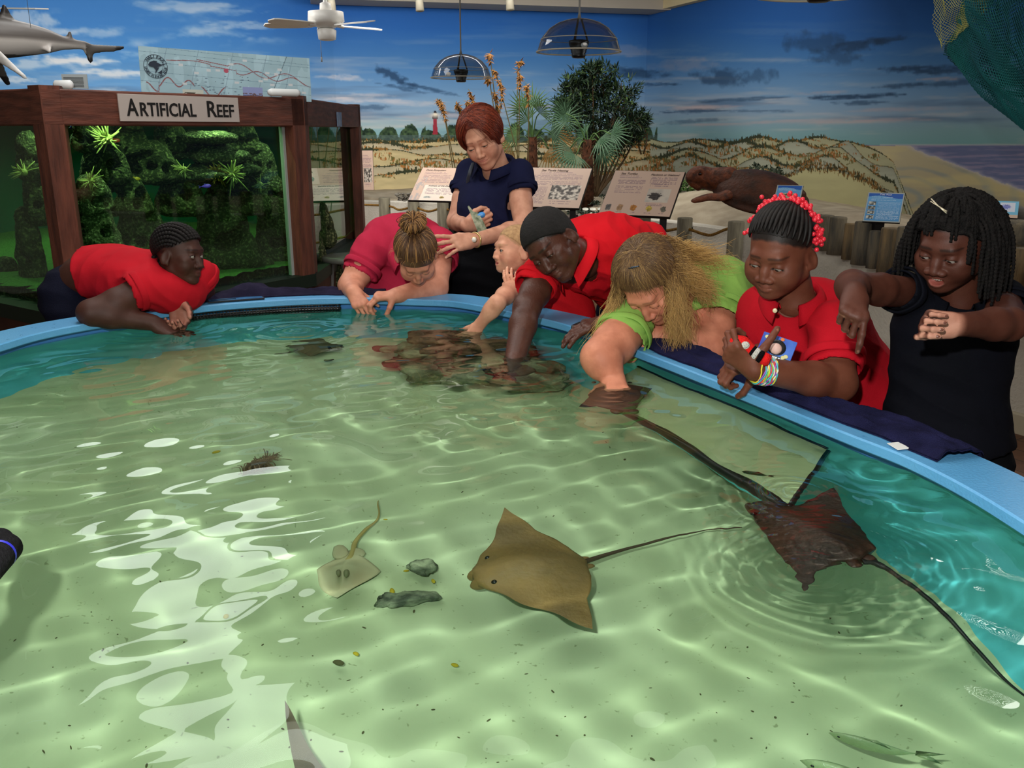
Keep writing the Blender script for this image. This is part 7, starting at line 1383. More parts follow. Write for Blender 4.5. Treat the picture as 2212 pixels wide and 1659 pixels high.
# rubber band bracelets on the near wrist
cols = [(236, 220, 60), (80, 200, 210), (230, 70, 90), (150, 90, 200), (120, 210, 90), (240, 150, 60), (230, 230, 220), (90, 120, 220)]
wr = P(1630, 797, 1.975); wd = nrm(P(1810, 828, 2.08) - wr); rgx = random.Random(6)
for i in range(26):
    cc_ = wr + wd * (.006 + .034 * (i / 26.)); a = nrm(np.cross(wd + V(rgx.gauss(0, .16), rgx.gauss(0, .16), rgx.gauss(0, .16)), V(0, 0, 1))); b_ = nrm(np.cross(wd, a)); r_ = .0305 + .0026 * rgx.random(); ps = [cc_ + (a * cos(2 * pi * j / 26) + b_ * sin(2 * pi * j / 26)) * r_ * (1 + .05 * sin(5 * j + i)) + wd * .003 * sin(3 * 2 * pi * j / 26 + i) for j in range(26)]
    cl = cols[i % 8]; MB().tube(ps, .0017, 5, closed=True).build('loom_bracelet', mat('band_%d' % (i % 8), cl, .5, .4), b_7)
#@@dread
n8 = P(2072, 648, 2.07); sk8 = (86, 48, 36); G8 = fabric('polo_black_navy', (11, 13, 23), (8, 10, 17)); h8 = P(2040, 985, 2.12)
el8 = P(1840, 618, 1.91); wr8 = P(1846, 634, 1.755); er8 = P(2180, 700, 1.86); wl8 = P(2068, 701, 1.78)
B8 = dict(skin=sk8, lips=(150, 82, 72), brow=(26, 16, 13), iris=(30, 20, 16), head=(2060, 527, 1.98, -24, -20, -3, .92), neck=n8, neck_r=.042, hs=.80, smat=M_skin, face=dict(hl=((0, .074, .064), (0, .58, -.81), (16, 12, 12)), lid=.5, lidz=-.0035, gaze=(.2, 1, -.6), nose=1.3, lipf=1.15, cheek=1.08, open=.0092, smile=1.5, mouthw=1.18, child=1, nlen=.6),
    arms=[dict(sh=P(1962, 632, 2.07), el=el8, wr=wr8, r=(.036, .033, .032, .031, .022), hem=P(1944, 626, 2.04), sl=.013, hand=dict(d=V(-.26, -.78, -.50), n=V(-.05, .45, -.88), ts=1, curl=((34, 20, 12), (64, 78, 45), (74, 84, 45), (80, 86, 45)), thumb=(.35, 4, 4, (-.02, -.35, -.9)), palm=(196, 142, 120))),
          dict(sh=P(2166, 650, 2.06), el=er8, wr=wl8, r=(.038, .034, .033, .032, .023), hem=P(2178, 672, 2.01), sl=.015, hand=dict(d=V(-1, -.06, .04), n=V(-.08, -.95, .12), ts=-1, curl=((52, 62, 40), (58, 66, 40), (62, 68, 40), (64, 70, 40)), thumb=(.15, 4, 4, (-1, -.25, -.12)), palm=(198, 146, 124)))],
    side=V(1, -.08, 0), trunk=[(P(2072, 662, 2.10), .085, .06), (P(2068, 700, 2.11), .128, .085), (P(2052, 770, 2.12), .122, .092), (P(2046, 870, 2.12), .125, .095), (P(2040, 950, 2.13), .135, .10), (P(2036, 985, 2.13), .14, .10)],
    cloth=G8, fold=.006, seed=31, folds=[(V(.4, 0, 1), .07, P(2040, 900, 2.0), .14, 1.)], hemcut=(P(2038, 972, 2.1), V(.10, 0, -1)), cuts=[(P(2034, 655, 1.98), P(2032, 668, 2.0), .014)],
    legs=dict(hip=h8, pelvis=[(P(2040, 950, 2.15), .12, .09), (P(2040, 990, 2.15), .128, .098), (P(2042, 1030, 2.15), .125, .095)], r=.075, feet=[((h8[0] - .09, h8[1] + .02), h8 + V(-.08, .0, -.38)), ((h8[0] + .09, h8[1] + .0), h8 + V(.08, -.02, -.38))], m=mat('trousers_black', (10, 11, 15), .9, .1)),
    collar=(n8 + V(-.004, -.008, .002), V(-.1, -.25, 1), V(-.36, -.9, -.2), .050, 26, .022, .042, .022))
b_8, c, R, s = person('smiling child with black dreadlocks in a dark navy polo, both hands held out', B8)
M_dr = mat('hair_dread', (9, 8, 8), .8, .2, col2=(20, 17, 16), scale=80, bump=1, bscale=260, bdist=.004)
hair_cap(c, R, s, M_dr, b_8, .012, (0, .074, .070), (0, .58, -.81), disp=.008, sc=70)
mb = MB(); rgx = random.Random(12)
for i in range(300):
    a_ = rgx.uniform(0, 2 * pi); el_ = rgx.uniform(.10, 1.35); d0 = V(cos(a_) * cos(el_), sin(a_) * cos(el_), sin(el_)); 
    if d0[1] > .12 and el_ < 1.0 and (abs(d0[0]) < .62 or d0[1] > .5) and rgx.random() < .95: continue
    p = on_scalp(nrm(d0), s, .008); dr = nrm(d0 * V(1, 1, .15)); front = d0[1] > .45; L_ = (.060 if front else .145) * rgx.uniform(.75, 1.12)
    if front: dr = nrm(dr + V(np.sign(d0[0] + .05) * .5, 0, 0))
    if d0[1] > .1 and abs(d0[0]) < .55: L_ = .050 * rgx.uniform(.7, 1.5)
    w0 = W_(c, R, p); dw = R @ dr; pts = [w0, w0 + dw * .006]; q_ = pts[-1].copy()
    for k in range(9):
        dw = nrm(dw * .52 + V(0, 0, -1) * (.42 + .03 * k) + V(rgx.gauss(0, .05), rgx.gauss(0, .05), 0)); q_ = q_ + dw * L_ / 8
        lo_ = (q_ - c) @ R; e_ = V(lo_[0] / (.086 * s), (lo_[1] + .008) / (.100 * s), (lo_[2] - .02 * s) / (.115 * s)); rr_ = np.linalg.norm(e_)
        if rr_ < 1: q_ = c + R @ (V(lo_[0], lo_[1] + .008, lo_[2] - .02 * s) / rr_ - V(0, .008, -.02 * s))
        pts.append(q_.copy())
    braid(mb, catmull(pts, 2), [.0046, .0048, .0030], 6)
mb.build('dreadlocks', M_dr, b_8)
hc = W_(c, R, on_scalp(V(.10, .62, .78), s, .026)); hr = R @ nrm(V(-1, .25, -.35)); MB().tube([hc - hr * .022, hc, hc + hr * .022], .0026, 6, flat=.5).tube([hc - hr * .022 + V(0, 0, .006), hc, hc + hr * .022 - V(0, 0, .004)], .0022, 6, flat=.5).build('hair_clip', mat('clip_pale', (206, 196, 170), .3, .5, metal=.4), b_8)
tp = W_(c, R, V(0, .0905, -.0655) * s); mb = MB()
for k in range(7): x_ = (k - 3) * .0052; mb.box(W_(c, R, V(x_, .0825 - 24 * x_ * x_ , -.0552) * s), (.0050 * s, .004 * s, .0075 * s), R, bev=.001)
mb.build('teeth', M_teeth, b_8)
# ================================================================ TOWELS, GRATE, SIGN ON THE RIM
def towel(name, i0, i1, d0, d1, seed, lab, zoff=.004, amp=.012, droop=.0, m=None, hump=()):
    nu, nv = 150, 46; ii = np.linspace(i0, i1, nu); dd = np.linspace(0, 1, nv); v = np.zeros((nv, nu, 3))
    P_ = np.stack([np.interp(ii % 320, np.arange(321), np.r_[RIM[:, k], RIM[0, k]]) for k in range(2)], 1); N_ = np.stack([np.interp(ii % 320, np.arange(321), np.r_[RN[:, k], RN[0, k]]) for k in range(2)], 1)
    u = np.linspace(0, 1, nu)
    for j, w in enumerate(dd):
        lo_ = d0 + .018 * (fbm(u * 7, 0, 0, 2, seed) - .5) * 2; hi_ = d1 + .02 * (fbm(u * 6, 3, 0, 2, seed + 1) - .5) * 2; o_ = lo_ + (hi_ - lo_) * w
        z = ZR + zoff + amp * (fbm(u * 16, o_ * 26, 0, 3, seed + 2)) * 1.6 * np.clip(min(w, 1 - w) * 8, .15, 1)
        rr_ = 1 - np.abs(2 * fbm(u * 9 + o_ * 9, o_ * 22 - u * 4, 0, 2, seed + 3) - 1) * 2; z = z + amp * .9 * np.clip(rr_, 0, 1) * np.clip(min(w, 1 - w) * 6, 0, 1)
        over = np.clip(o_ - (W - .004), 0, None); z = np.where(o_ > W - .004, z - over * 1.6, z)
        for (uc, uw, h_) in hump: z = z + h_ * np.exp(-((u - uc) / uw) ** 2) * sin(pi * w)
        o2 = np.where(o_ > W, W + over * .25, o_); v[j, :, :2] = P_ + N_ * o2[:, None]; v[j, :, 2] = z
    top = v.reshape(-1, 3); bot = top - V(0, 0, .0035); f = gridf(nu, nv); k = len(top); ff = np.vstack([f, f[:, ::-1] + k]); e = []
    g = np.arange(k).reshape(nv, nu)
    for a, b_ in zip(np.r_[g[0, :-1], g[:-1, -1], g[-1, 1:][::-1], g[1:, 0][::-1]], np.r_[g[0, 1:], g[1:, -1], g[-1, :-1][::-1], g[:-1, 0][::-1]]): e.append((a, b_, b_ + k, a + k))
    o = mesh_obj(name, np.vstack([top, bot]), np.vstack([ff, np.array(e)]), m or mat('towel_navy', (38, 39, 78), .95, .1, col2=(24, 25, 54), scale=12, bump=1, bscale=500, bdist=.004)); return tag(o, *lab)
ia, ib = rim_pt(410), rim_pt(765); 
towel('towel', min(ia, ib) - 2, max(ia, ib) + 3, .058, .19, 3, ('dark navy-purple towel draped along the far rim between the braided girl and the bun girl', 'towel', 'navy towels on the rim'), amp=.012, hump=((.38, .10, .030),), m=mat('towel_purple', (46, 42, 66), .95, .1, col2=(30, 28, 48), scale=12, bump=1, bscale=500, bdist=.004))
ia, ib = rim_pt(1352), rim_pt(1985)
towel('towel', min(ia, ib), max(ia, ib), .034, .205, 7, ('long navy towel covering the right rim under the green-shirted woman and the bead-haired girl', 'towel', 'navy towels on the rim'), amp=.014)
it = rim_pt(1935); pt_ = np.r_[RIM[it] + RN[it] * .030, ZR + .006]; o = MB().box(pt_, (.046, .034, .0014), Rz(.25) @ Rx(.06), bev=.0003).build('towel_label', mat('label_cloth_white', (236, 238, 236), .6, .3), smooth=False); tag(o, 'white care label flat on the blue rim at the end of the long navy towel', 'label')
# little laminated sign lying on the far rim
p0, p1 = PZ(450, 655, ZR + .004), PZ(572, 646, ZR + .004); q0, q1 = PZ(566, 640, ZR + .004), PZ(448, 650, ZR + .004); mb = MB(); up_ = V(0, 0, .004)
mb.add([p0, p1, q0, q1, p0 + up_, p1 + up_, q0 + up_, q1 + up_], [(0, 3, 2, 1), (4, 5, 6, 7), (0, 1, 5, 4), (1, 2, 6, 5), (2, 3, 7, 6), (3, 0, 4, 7)]); e = mb.build('rim_sign', mat('sign_edge_black', (16, 20, 26), .4, .4), smooth=False); tag(e, 'flat blue laminated strip sign lying on the far rim in front of the towel', 'sign')
a_ = .04; I = lambda s_, t_: (p0 * (1 - s_) + p1 * s_) * (1 - t_) + (q1 * (1 - s_) + q0 * s_) * t_ + up_ * 1.15
MB().add([I(.02, .1), I(.98, .1), I(.98, .9), I(.02, .9)], [(0, 1, 2, 3)]).build('printed_face', mat('sign_sea_blue', (26, 84, 140), .3, .5, col2=(60, 120, 170), scale=30), e, smooth=False)
mb = MB()
for i in range(16): s_ = .06 + i * .028; mb.add([I(s_, .35), I(s_ + .02, .35), I(s_ + .02, .75), I(s_, .75)], [(0, 1, 2, 3)])
mb.build('yellow_print', mat('print_yellow', (206, 180, 70), .5, .3), e, smooth=False)
# black plastic grate under the lip
ia, ib = rim_pt(372, z=.94), rim_pt(742, z=.94); i0_, i1_ = min(ia, ib), max(ia, ib); Mg = mat('grate_black', (12, 13, 15), .3, .5)
gr = empty('overflow_grate', np.r_[RIM[(i0_ + i1_) // 2], .93], 'black plastic overflow grate along the waterline under the far rim', 'grate')
def gp(i, d, z): k = int(i) % 320; fr = i - int(i); a = RIM[k] * (1 - fr) + RIM[(k + 1) % 320] * fr; n = RN[k]; return V(a[0] + n[0] * d, a[1] + n[1] * d, z)
for z_, r_ in ((.957, .0028), (.948, .0022), (.930, .0022), (.920, .0028)): MB().tube([gp(i, .008 if z_ not in (.948, .930) else .003, z_ - .004) for i in np.arange(i0_, i1_ + .1, .5)], r_, 6).build('rail', Mg, gr)
MB().add(*sweep_part(i0_, i1_)).build('backing_trough', Mg, gr) if 'sweep_part' in globals() else None
MB().tube([gp(i, .013, .936) for i in np.arange(i0_, i1_ + .1, .5)], .0085, 8).build('trough', Mg, gr)
mb = MB()
for i in np.arange(i0_, i1_ + .1, .42): mb.tube([gp(i, .008, .955), gp(i, .001, .936), gp(i, .008, .915)], .0022, 5)
mb.build('bars', Mg, gr)
recv(*[o for o in gr.children])
# ================================================================ LIFE IN THE POOL
def ray_fish(name, path, half, lab, m, thick=.03, zf=None, tail=None, tm=None, grp=None, spots=None, head=True):
    """path: centreline nose->tail (world); half: outline list (s along 0..1, half width left, half width right, lift left, lift right)"""
    K = 56; M = 33; cp = np.asarray(path, float); cv = catmull(cp, 12); cv = resample(cv, K, False); T = np.gradient(cv, axis=0); T /= np.linalg.norm(T, axis=1)[:, None]; S_ = np.cross(T, V(0, 0, 1)); S_ /= np.linalg.norm(S_, axis=1)[:, None]
    s_ = np.linspace(0, 1, K); H = np.array(half, float); wl, wr, ll, lr = (np.interp(s_, H[:, 0], H[:, i]) for i in (1, 2, 3, 4))
    tip = np.interp(s_, H[:, 0], H[:, 5]) if H.shape[1] > 5 else np.zeros(K)
    a = np.linspace(-1, 1, M); v = []; body_w = np.maximum(wl, wr) * .34
    for side in (1, -1):
        for k in range(K):
            for q in a:
                w_ = wl[k] if q < 0 else wr[k]; lf = (ll[k] if q < 0 else lr[k]) * abs(q) ** 1.6; x = q * w_; th = thick * (math.exp(-(x / max(body_w[k], .01)) ** 2) * math.sqrt(max(0, sin(pi * min(1, s_[k] * .94 + .06)))) + .10 * (1 - abs(q)) )
                v.append(cv[k] + S_[k] * x + T[k] * tip[k] * abs(q) ** 2 + V(0, 0, lf + side * th * (.62 if side > 0 else .42)))
    g1 = gridf(M, K); n1 = M * K; f = np.vstack([g1, g1[:, ::-1] + n1]); g = np.arange(n1).reshape(K, M); e = []
    ring = np.r_[g[0, :], g[1:, -1], g[-1, :-1][::-1], g[1:-1, 0][::-1]]
    for i in range(len(ring)): a_, b_ = ring[i], ring[(i + 1) % len(ring)]; e.append((a_, b_, b_ + n1, a_ + n1))
    o = mesh_obj(name, np.array(v), np.vstack([f, np.array(e)]), m); tag(o, lab, 'ray', grp); recv(o)
    if tail is not None:
        tp, tr = tail; t_ = MB().tube(catmull(tp, 10), tr, 8).build('tail', tm or m, o); recv(t_)
    if head:
        for sg in (-1, 1):
            k = 7; w_ = wl[k] if sg < 0 else wr[k]; c_ = cv[k] + S_[k] * sg * w_ * .55 + V(0, 0, thick * .35); e_ = MB().ell(c_, (.006, .006, .005), None, 10, 7).build('eye', mat('ray_eye', (10, 10, 8), .2, .6), o); recv(e_)
    return o
M_rb = mat('ray_brown', (150, 118, 66), .5, .4, col2=(118, 94, 56), scale=9, bump=.3, bscale=60); M_rd = mat('ray_dark_brown', (74, 40, 28), .5, .4, col2=(48, 28, 20), scale=9, bump=.3, bscale=60); M_rk = mat('ray_grey', (62, 56, 50), .5, .4); M_tl = mat('ray_tail', (70, 56, 38), .6, .3)
def Q(px, py, z): return PW(px, py, z)
def wid(px0, py0, px1, py1, z): return np.linalg.norm(Q(px0, py0, z) - Q(px1, py1, z))
# 1 brown cownose ray in mid pool: nose left (1030,1240), tail root (1265,1205), wing tips (1095,1100) and (1280,1352)
zz = .69; nose, root = Q(1030, 1245, zz), Q(1268, 1212, zz); t1, t2 = Q(1092, 1098, zz + .03), Q(1283, 1352, zz + .02); mid = (nose + root) / 2
def raywings(name, nose, root, tipL, tipR, lab, m, thick, tail, bend=None, grp=None, tm=None):
    d = nrm(root - nose); L_ = np.linalg.norm(root - nose); sd = nrm(np.cross(d, V(0, 0, 1)))
    def prof(tp): r = tp - nose; return r @ d / L_, r @ sd, tp[2] - nose[2]
    (sL, wL, lL), (sR, wR, lR) = prof(tipL), prof(tipR)
    if wL > wR: (sL, wL, lL), (sR, wR, lR) = (sR, wR, lR), (sL, wL, lL)
    # build as lofted plan: rows across from left tip to right tip
    K, M = 61, 31; v = []; 
    for side in (1, -1):
        for i in range(K):
            q = -1 + 2 * i / (K - 1); w = abs(q); W_t, s_t, l_t = (abs(wL), sL, lL) if q < 0 else (abs(wR), sR, lR); x = q * W_t
            hx = .18 * L_   # half width of the head/body block
            fr = np.interp(w, [0, .10, .22, .34, .6, .85, 1], [-.02, .0, .06, .16, .16 + (s_t - .16) * .42, .16 + (s_t - .16) * .80, s_t]); bk = np.interp(w, [0, .12, .3, .6, .85, 1], [1.0, .97, .93, .93 + (s_t - .93) * .42 - .05, .93 + (s_t - .93) * .80, s_t + .004])
            fr = fr - .02 * math.exp(-((w - .08) / .05) ** 2)
            for j in range(M):
                r = j / (M - 1); s_ = fr + (bk - fr) * r; th = thick * (math.exp(-(abs(x) / (.24 * L_)) ** 2) * sin(pi * (.08 + .88 * r)) ** .6 + .14 * (1 - w) * sin(pi * r)); 
                v.append(nose + d * s_ * L_ + sd * x + V(0, 0, l_t * w ** 1.5 + side * th * (.7 if side > 0 else .35)))
    g1 = gridf(M, K); n1 = M * K; f = np.vstack([g1[:, ::-1], g1 + n1]); g = np.arange(n1).reshape(K, M); e = []; ring = np.r_[g[0, :], g[1:, -1], g[-1, :-1][::-1], g[1:-1, 0][::-1]]
    for i in range(len(ring)): a_, b_ = ring[i], ring[(i + 1) % len(ring)]; e.append((a_, b_, b_ + n1, a_ + n1))
    o = mesh_obj(name, np.array(v), np.vstack([f, np.array(e)]), m); tag(o, lab, 'ray', grp); recv(o)
    if tail is not None: recv(MB().tube(catmull(tail, 10), [.008, .005, .003, .0018], 8).build('tail', tm or m, o))
    for sg in (-1, 1):
        h_ = MB().ell(nose + d * .03 * L_ + sd * sg * .075 * L_ - V(0, 0, thick * .1), (.05 * L_, .09 * L_, thick * .45), np.stack([sd, d, V(0, 0, 1)], 1)).build('snout_lobe', m, o); recv(h_)
        ee = MB().ell(nose + d * .13 * L_ + sd * sg * .165 * L_ + V(0, 0, thick * .28), (.007, .007, .006), None, 10, 7).build('eye', mat('ray_eye', (10, 10, 8), .2, .6), o); recv(ee)
    for sg in (-1, 1):
        pf = MB().ell(root + sd * sg * .07 * L_ - d * .02 * L_, (.05 * L_, .08 * L_, .006), np.stack([sd, d, V(0, 0, 1)], 1), 12, 6).build('pelvic_fin', m, o); recv(pf)
    return o
raywings('cownose_ray', nose, root, t1, t2, 'golden brown ray with pointed wings gliding over the sand in mid pool', M_rb, .050, [root - nrm(root - nose) * .02, Q(1310, 1196, zz), Q(1400, 1172, zz + .01), Q(1500, 1148, zz + .02), Q(1600, 1135, zz + .03)], tm=M_tl)
zz = .862; nose, root = Q(1730, 1060, zz), Q(1870, 1212, zz); raywings('cownose_ray', nose, root, Q(1622, 1106, zz), Q(1738, 1272, zz + .01) if False else Q(1895, 1196, zz), 'dark brown ray at the surface on the right, rings spreading from its wing tips', M_rd, .048, None) if False else None
nose, root = Q(1700, 1062, zz), Q(1868, 1214, zz)
raywings('cownose_ray', Q(1790, 1072, zz), Q(1868, 1216, zz) * .0 + Q(1862, 1212, zz), Q(1622, 1104, zz), Q(1906, 1190, zz), 'x', M_rd, .04, None) if False else None
nose, root, tA, tB = Q(1640, 1090, zz), Q(1862, 1214, zz), Q(1800, 1052, zz + .03), Q(1738, 1276, zz - .03)
raywings('cownose_ray', nose, root, tA, tB, 'dark brown ray just under the surface at the right, making rings on the water', M_rd, .045, [root, Q(1905, 1224, .86), Q(2000, 1290, .84), Q(2100, 1390, .80), Q(2212, 1498, .74), Q(2280, 1560, .70)], tm=mat('ray_tail_dark', (26, 26, 24), .5, .4))
zz = .900; nose, root = Q(1318, 818, zz), Q(1350, 890, zz); raywings('cownose_ray', nose, root, Q(1252, 877, zz), Q(1408, 838, zz + .02), 'dark ray under the hand of the green-shirted woman', M_rd, .022, [root, Q(1385, 905, zz), Q(1430, 930, zz), Q(1480, 955, zz - .004)], tm=M_tl)
zz = .63; nose, root = Q(1560, 832, zz), Q(1470, 846, zz); raywings('cownose_ray', Q(1500, 838, zz), Q(1425, 822, zz), Q(1470, 868, zz) if False else Q(1480, 862, zz), Q(1440, 790, zz), 'shadowy grey ray lying against the wall behind the submerged tray', M_rk, .03, None)
zz = .70; raywings('cownose_ray', Q(560, 1790, zz), Q(740, 1850, zz), Q(616, 1512, zz + .05), Q(560, 2300, zz), 'grey-brown ray whose single pointed wing tip rises at the bottom edge', mat('ray_greybrown', (104, 92, 72), .5, .4), .04, None)
zz = .62; nose, root = Q(730, 748, zz), Q(620, 745, zz); raywings('cownose_ray', nose, root, Q(690, 728, zz), Q(665, 768, zz), 'dim olive ray far off near the far wall, left of the rock pile', mat('ray_olive', (84, 84, 52), .6, .3), .03, [root, Q(640, 757, zz), Q(590, 765, zz)], tm=M_tl)
# pale stingray: rounded diamond disc
zz = .60; c_ = Q(745, 1245, zz); hd = Q(735, 1290, zz); rt = Q(755, 1192, zz); d = nrm(rt - hd); sd = nrm(np.cross(d, V(0, 0, 1))); Lr = np.linalg.norm(rt - hd); wl_ = np.linalg.norm(Q(668, 1250, zz) - Q(812, 1240, zz)) / 2
K, M = 48, 10; v = []
for side in (1, -1):
    for i in range(K):
        a = 2 * pi * i / K; rr = (abs(cos(a)) ** 1.25 + abs(sin(a)) ** 1.25) ** (-1 / 1.25)
        for j in range(M + 1): r = j / M; v.append(hd + d * Lr * .52 - d * cos(a) * rr * r * Lr * .55 + sd * sin(a) * rr * r * wl_ + V(0, 0, side * (.020 * math.exp(-(r / .45) ** 2) + .0025 * (1 - r)) + .004 * sin(3 * a) * r))
f = []; n1 = K * (M + 1)
for s0 in (0, n1):
    for i in range(K):
        for j in range(M): q_ = (s0 + i * (M + 1) + j, s0 + ((i + 1) % K) * (M + 1) + j, s0 + ((i + 1) % K) * (M + 1) + j + 1, s0 + i * (M + 1) + j + 1); f.append(q_ if s0 == 0 else q_[::-1])
for i in range(K): a_, b_ = i * (M + 1) + M, ((i + 1) % K) * (M + 1) + M; f.append((a_, b_, b_ + n1, a_ + n1))
M_sr = mat('stingray_pale', (178, 176, 138), .6, .3, col2=(166, 158, 120), scale=16); sr = mesh_obj('stingray', v, f, M_sr); tag(sr, 'pale sand-coloured stingray with a long thin tail resting left of the oysters', 'stingray'); recv(sr)
recv(MB().tube(catmull([rt - d * .04, Q(768, 1180, zz), Q(800, 1140, zz), Q(815, 1105, zz), Q(822, 1085, zz)], 8), [.008, .006, .0035, .002, .001], 8).build('tail', mat('stingray_tail', (166, 150, 90), .6, .3), sr))
for sg in (-1, 1): recv(MB().ell(hd + d * Lr * .36 + sd * sg * wl_ * .13 + V(0, 0, .018), (.006, .008, .006), None, 10, 7).build('eye', mat('stingray_eye', (120, 120, 84), .4, .4), sr)); recv(MB().ell(rt + sd * sg * .02, (.018, .022, .005), np.stack([sd, d, V(0, 0, 1)], 1), 10, 6).build('pelvic_fin', M_sr, sr))
# silvery fish bottom right
M_fs = mat('fish_silver', (150, 170, 126), .35, .5, col2=(132, 152, 108), scale=20, bump=.2, bscale=200)
for (c0, c1, cv_, lab) in (((1770, 1580), (2000, 1650), .25, 'slim silvery-green fish swimming near the bottom right corner'), ((1712, 1636), (1960, 1720), .15, 'second silvery fish, lower and half cut off by the bottom edge')):
    a_, b_ = Q(*c0, .70), Q(*c1, .70); L_ = np.linalg.norm(b_ - a_); o = fishm((a_ + b_) / 2, L_ * .85, a_ - b_, M_fs, 'silver_fish', lab, .30, .14, 'silvery fish', None, cv_); recv(o, *o.children)
# rocks: pile by the far right, single stones
M_rk1 = mat('pool_rock', (150, 152, 116), .85, .2, col2=(84, 84, 62), scale=11, bump=1, bscale=30, bdist=.015, detail=8); M_rk2 = mat('pool_rock_brown', (134, 108, 78), .85, .2, col2=(74, 58, 42), scale=9, bump=1, bscale=30, bdist=.015, detail=8)
def rock(c, r, rz, seed, m, lab, name='rock', cat='rock', grp=None, tilt=0):
    s = SDF(c - max(r) * 1.5, c + max(r) * 1.5, max(.006, max(r) / 16), .04); R_m = Rz(rz) @ Rx(tilt); s.box(c, r, R_m, min(r) * .8)
    v, q = s.mesh(1); n = normals(v, q); k = 1 / max(r); v = v + n * ((fbm(v[:, 0] * k * 1.6, v[:, 1] * k * 1.6, v[:, 2] * k * 3, 4, seed) - .5) * min(r) * 1.5)[:, None]; o = mesh_obj(name, v, q, m); tag(o, lab, cat, grp); recv(o); return o
rks = [((960, 800, .62), (.13, .10, .05), .2, 1, M_rk1, 'broad flat rock at the front left of the pile'), ((905, 780, .63), (.10, .08, .045), -.3, 2, M_rk2, 'brown slab at the left foot of the pile'), ((1050, 812, .62), (.13, .07, .035), .05, 3, M_rk1, 'long flat grey slab at the front of the pile'), ((1160, 822, .62), (.09, .07, .045), -.1, 4, M_rk1, 'pale topped rock at the right end of the pile'), ((1040, 780, .69), (.09, .07, .035), .1, 5, M_rk1, 'rounded green-grey rock in the middle of the pile, left of the boy\'s hand'),
       ((930, 762, .70), (.11, .07, .04), .5, 6, M_rk1, 'tilted rock high on the left of the pile'), ((985, 752, .76), (.10, .08, .035), -.4, 7, M_rk2, 'brown rock near the top of the pile'), ((960, 726, .82), (.13, .08, .035), .1, 8, M_rk2, 'topmost brown rock just under the surface'), ((1060, 745, .78), (.09, .07, .04), .7, 9, M_rk2, 'brown rock under the small boy\'s hand'), ((1110, 800, .66), (.06, .06, .04), .3, 10, M_rk2, 'dark rock behind the boy\'s hand'), ((1170, 795, .66), (.07, .06, .04), -.6, 11, M_rk1, 'rock behind the pale topped one'), ((870, 750, .70), (.07, .045, .03), 1.0, 12, M_rk1, 'upright leaning slab on the far left of the pile'), ((1120, 760, .72), (.07, .07, .04), .2, 13, M_rk2, 'brown rock at the back right of the pile'), ((835, 752, .66), (.04, .03, .02), .2, 14, M_rk2, 'small brown stone at the left tip of the pile')]
for (q_, r_, rz_, sd_, m_, lb) in rks: rock(Q(*q_), r_, rz_, sd_, m_, lb, grp='rock pile', tilt=.15 * ((sd_ % 3) - 1))
rock(Q(712, 778, .60), (.022, .016, .012), .2, 21, M_rk1, 'small dark stone alone on the sand left of the rock pile')
rock(Q(1448, 918, .60), (.04, .03, .02), .2, 22, M_rk1, 'small stone on the sand near the dark ray under the hand') if False else None
M_oy = mat('pool_oyster', (150, 160, 128), .9, .2, col2=(66, 74, 60), scale=26, bump=1, bscale=60, bdist=.01, detail=8)
rock(Q(912, 1220, .60), (.028, .026, .016), .5, 31, M_oy, 'round oyster clump on the sand, the upper of the three', 'oyster', 'oyster', 'oysters on the sand'); rock(Q(888, 1293, .595), (.050, .022, .014), .25, 32, M_oy, 'long oyster clump on the sand left of the golden ray', 'oyster', 'oyster', 'oysters on the sand'); rock(Q(830, 1296, .595), (.018, .020, .013), 0, 33, M_oy, 'small oyster touching the long one on its left', 'oyster', 'oyster', 'oysters on the sand')
# feathery seaweed clump and sea star
rg = random.Random(3); mb = MB(); a_ = Q(528, 1022, .59); b_ = Q(600, 985, .60)
for i in range(240):
    p = a_ + (b_ - a_) * rg.random() * .7; d_ = nrm(nrm(b_ - a_) + V(rg.gauss(0, .55), rg.gauss(0, .55), rg.uniform(0, .3))); L_ = rg.uniform(.02, .045); mb.tube(catmull([p, p + d_ * L_ * .5 + V(0, 0, rg.uniform(0, .012)), p + d_ * L_ + V(rg.gauss(0, .008), rg.gauss(0, .01), 0)], 3), .0013, 4)
o = mb.build('seaweed', mat('seaweed_brown', (126, 104, 78), .8, .2)); tag(o, 'feathery brown seaweed clump on the sand left of centre', 'seaweed'); recv(o)
mb = MB(); c_ = Q(1085, 812, .72)
for k in range(5): a = 2 * pi * k / 5 + .4; d_ = V(cos(a), sin(a) * .9, -.25 * cos(a)); mb.tube(catmull([c_, c_ + d_ * .03, c_ + d_ * .062], 3), [.017, .013, .004], 10, flat=.6)
mb.ell(c_, (.02, .02, .013)); o = mb.build('sea_star', mat('sea_star_red', (150, 50, 34), .7, .2, col2=(110, 34, 26), scale=60, bump=1, bscale=200)); tag(o, 'dark red sea star beside the submerged hand of the teenage boy', 'sea star'); recv(o)
# pellets of food and crumbs on the sand
M_fd = mat('food_yellow', (176, 158, 40), .7, .2); M_cr = mat('crumb_dark', (84, 84, 54), .8, .2)
for i, (px, py) in enumerate(((989, 1436), (484, 1340), (763, 1415), (728, 1437), (878, 1232), (929, 1248), (828, 1124), (472, 976), (838, 1276))):
    r_ = .0048 if i != 3 else .006; p = Q(px, py, .588); o = MB().ell(p, (r_ * 1.3, r_, r_ * .6), Rz(i), 10, 6).build('food_flake', M_fd if i != 3 else M_cr); tag(o, 'small yellow food flake lying on the pool sand', 'food flake', 'yellow food flakes on the sand'); recv(o)
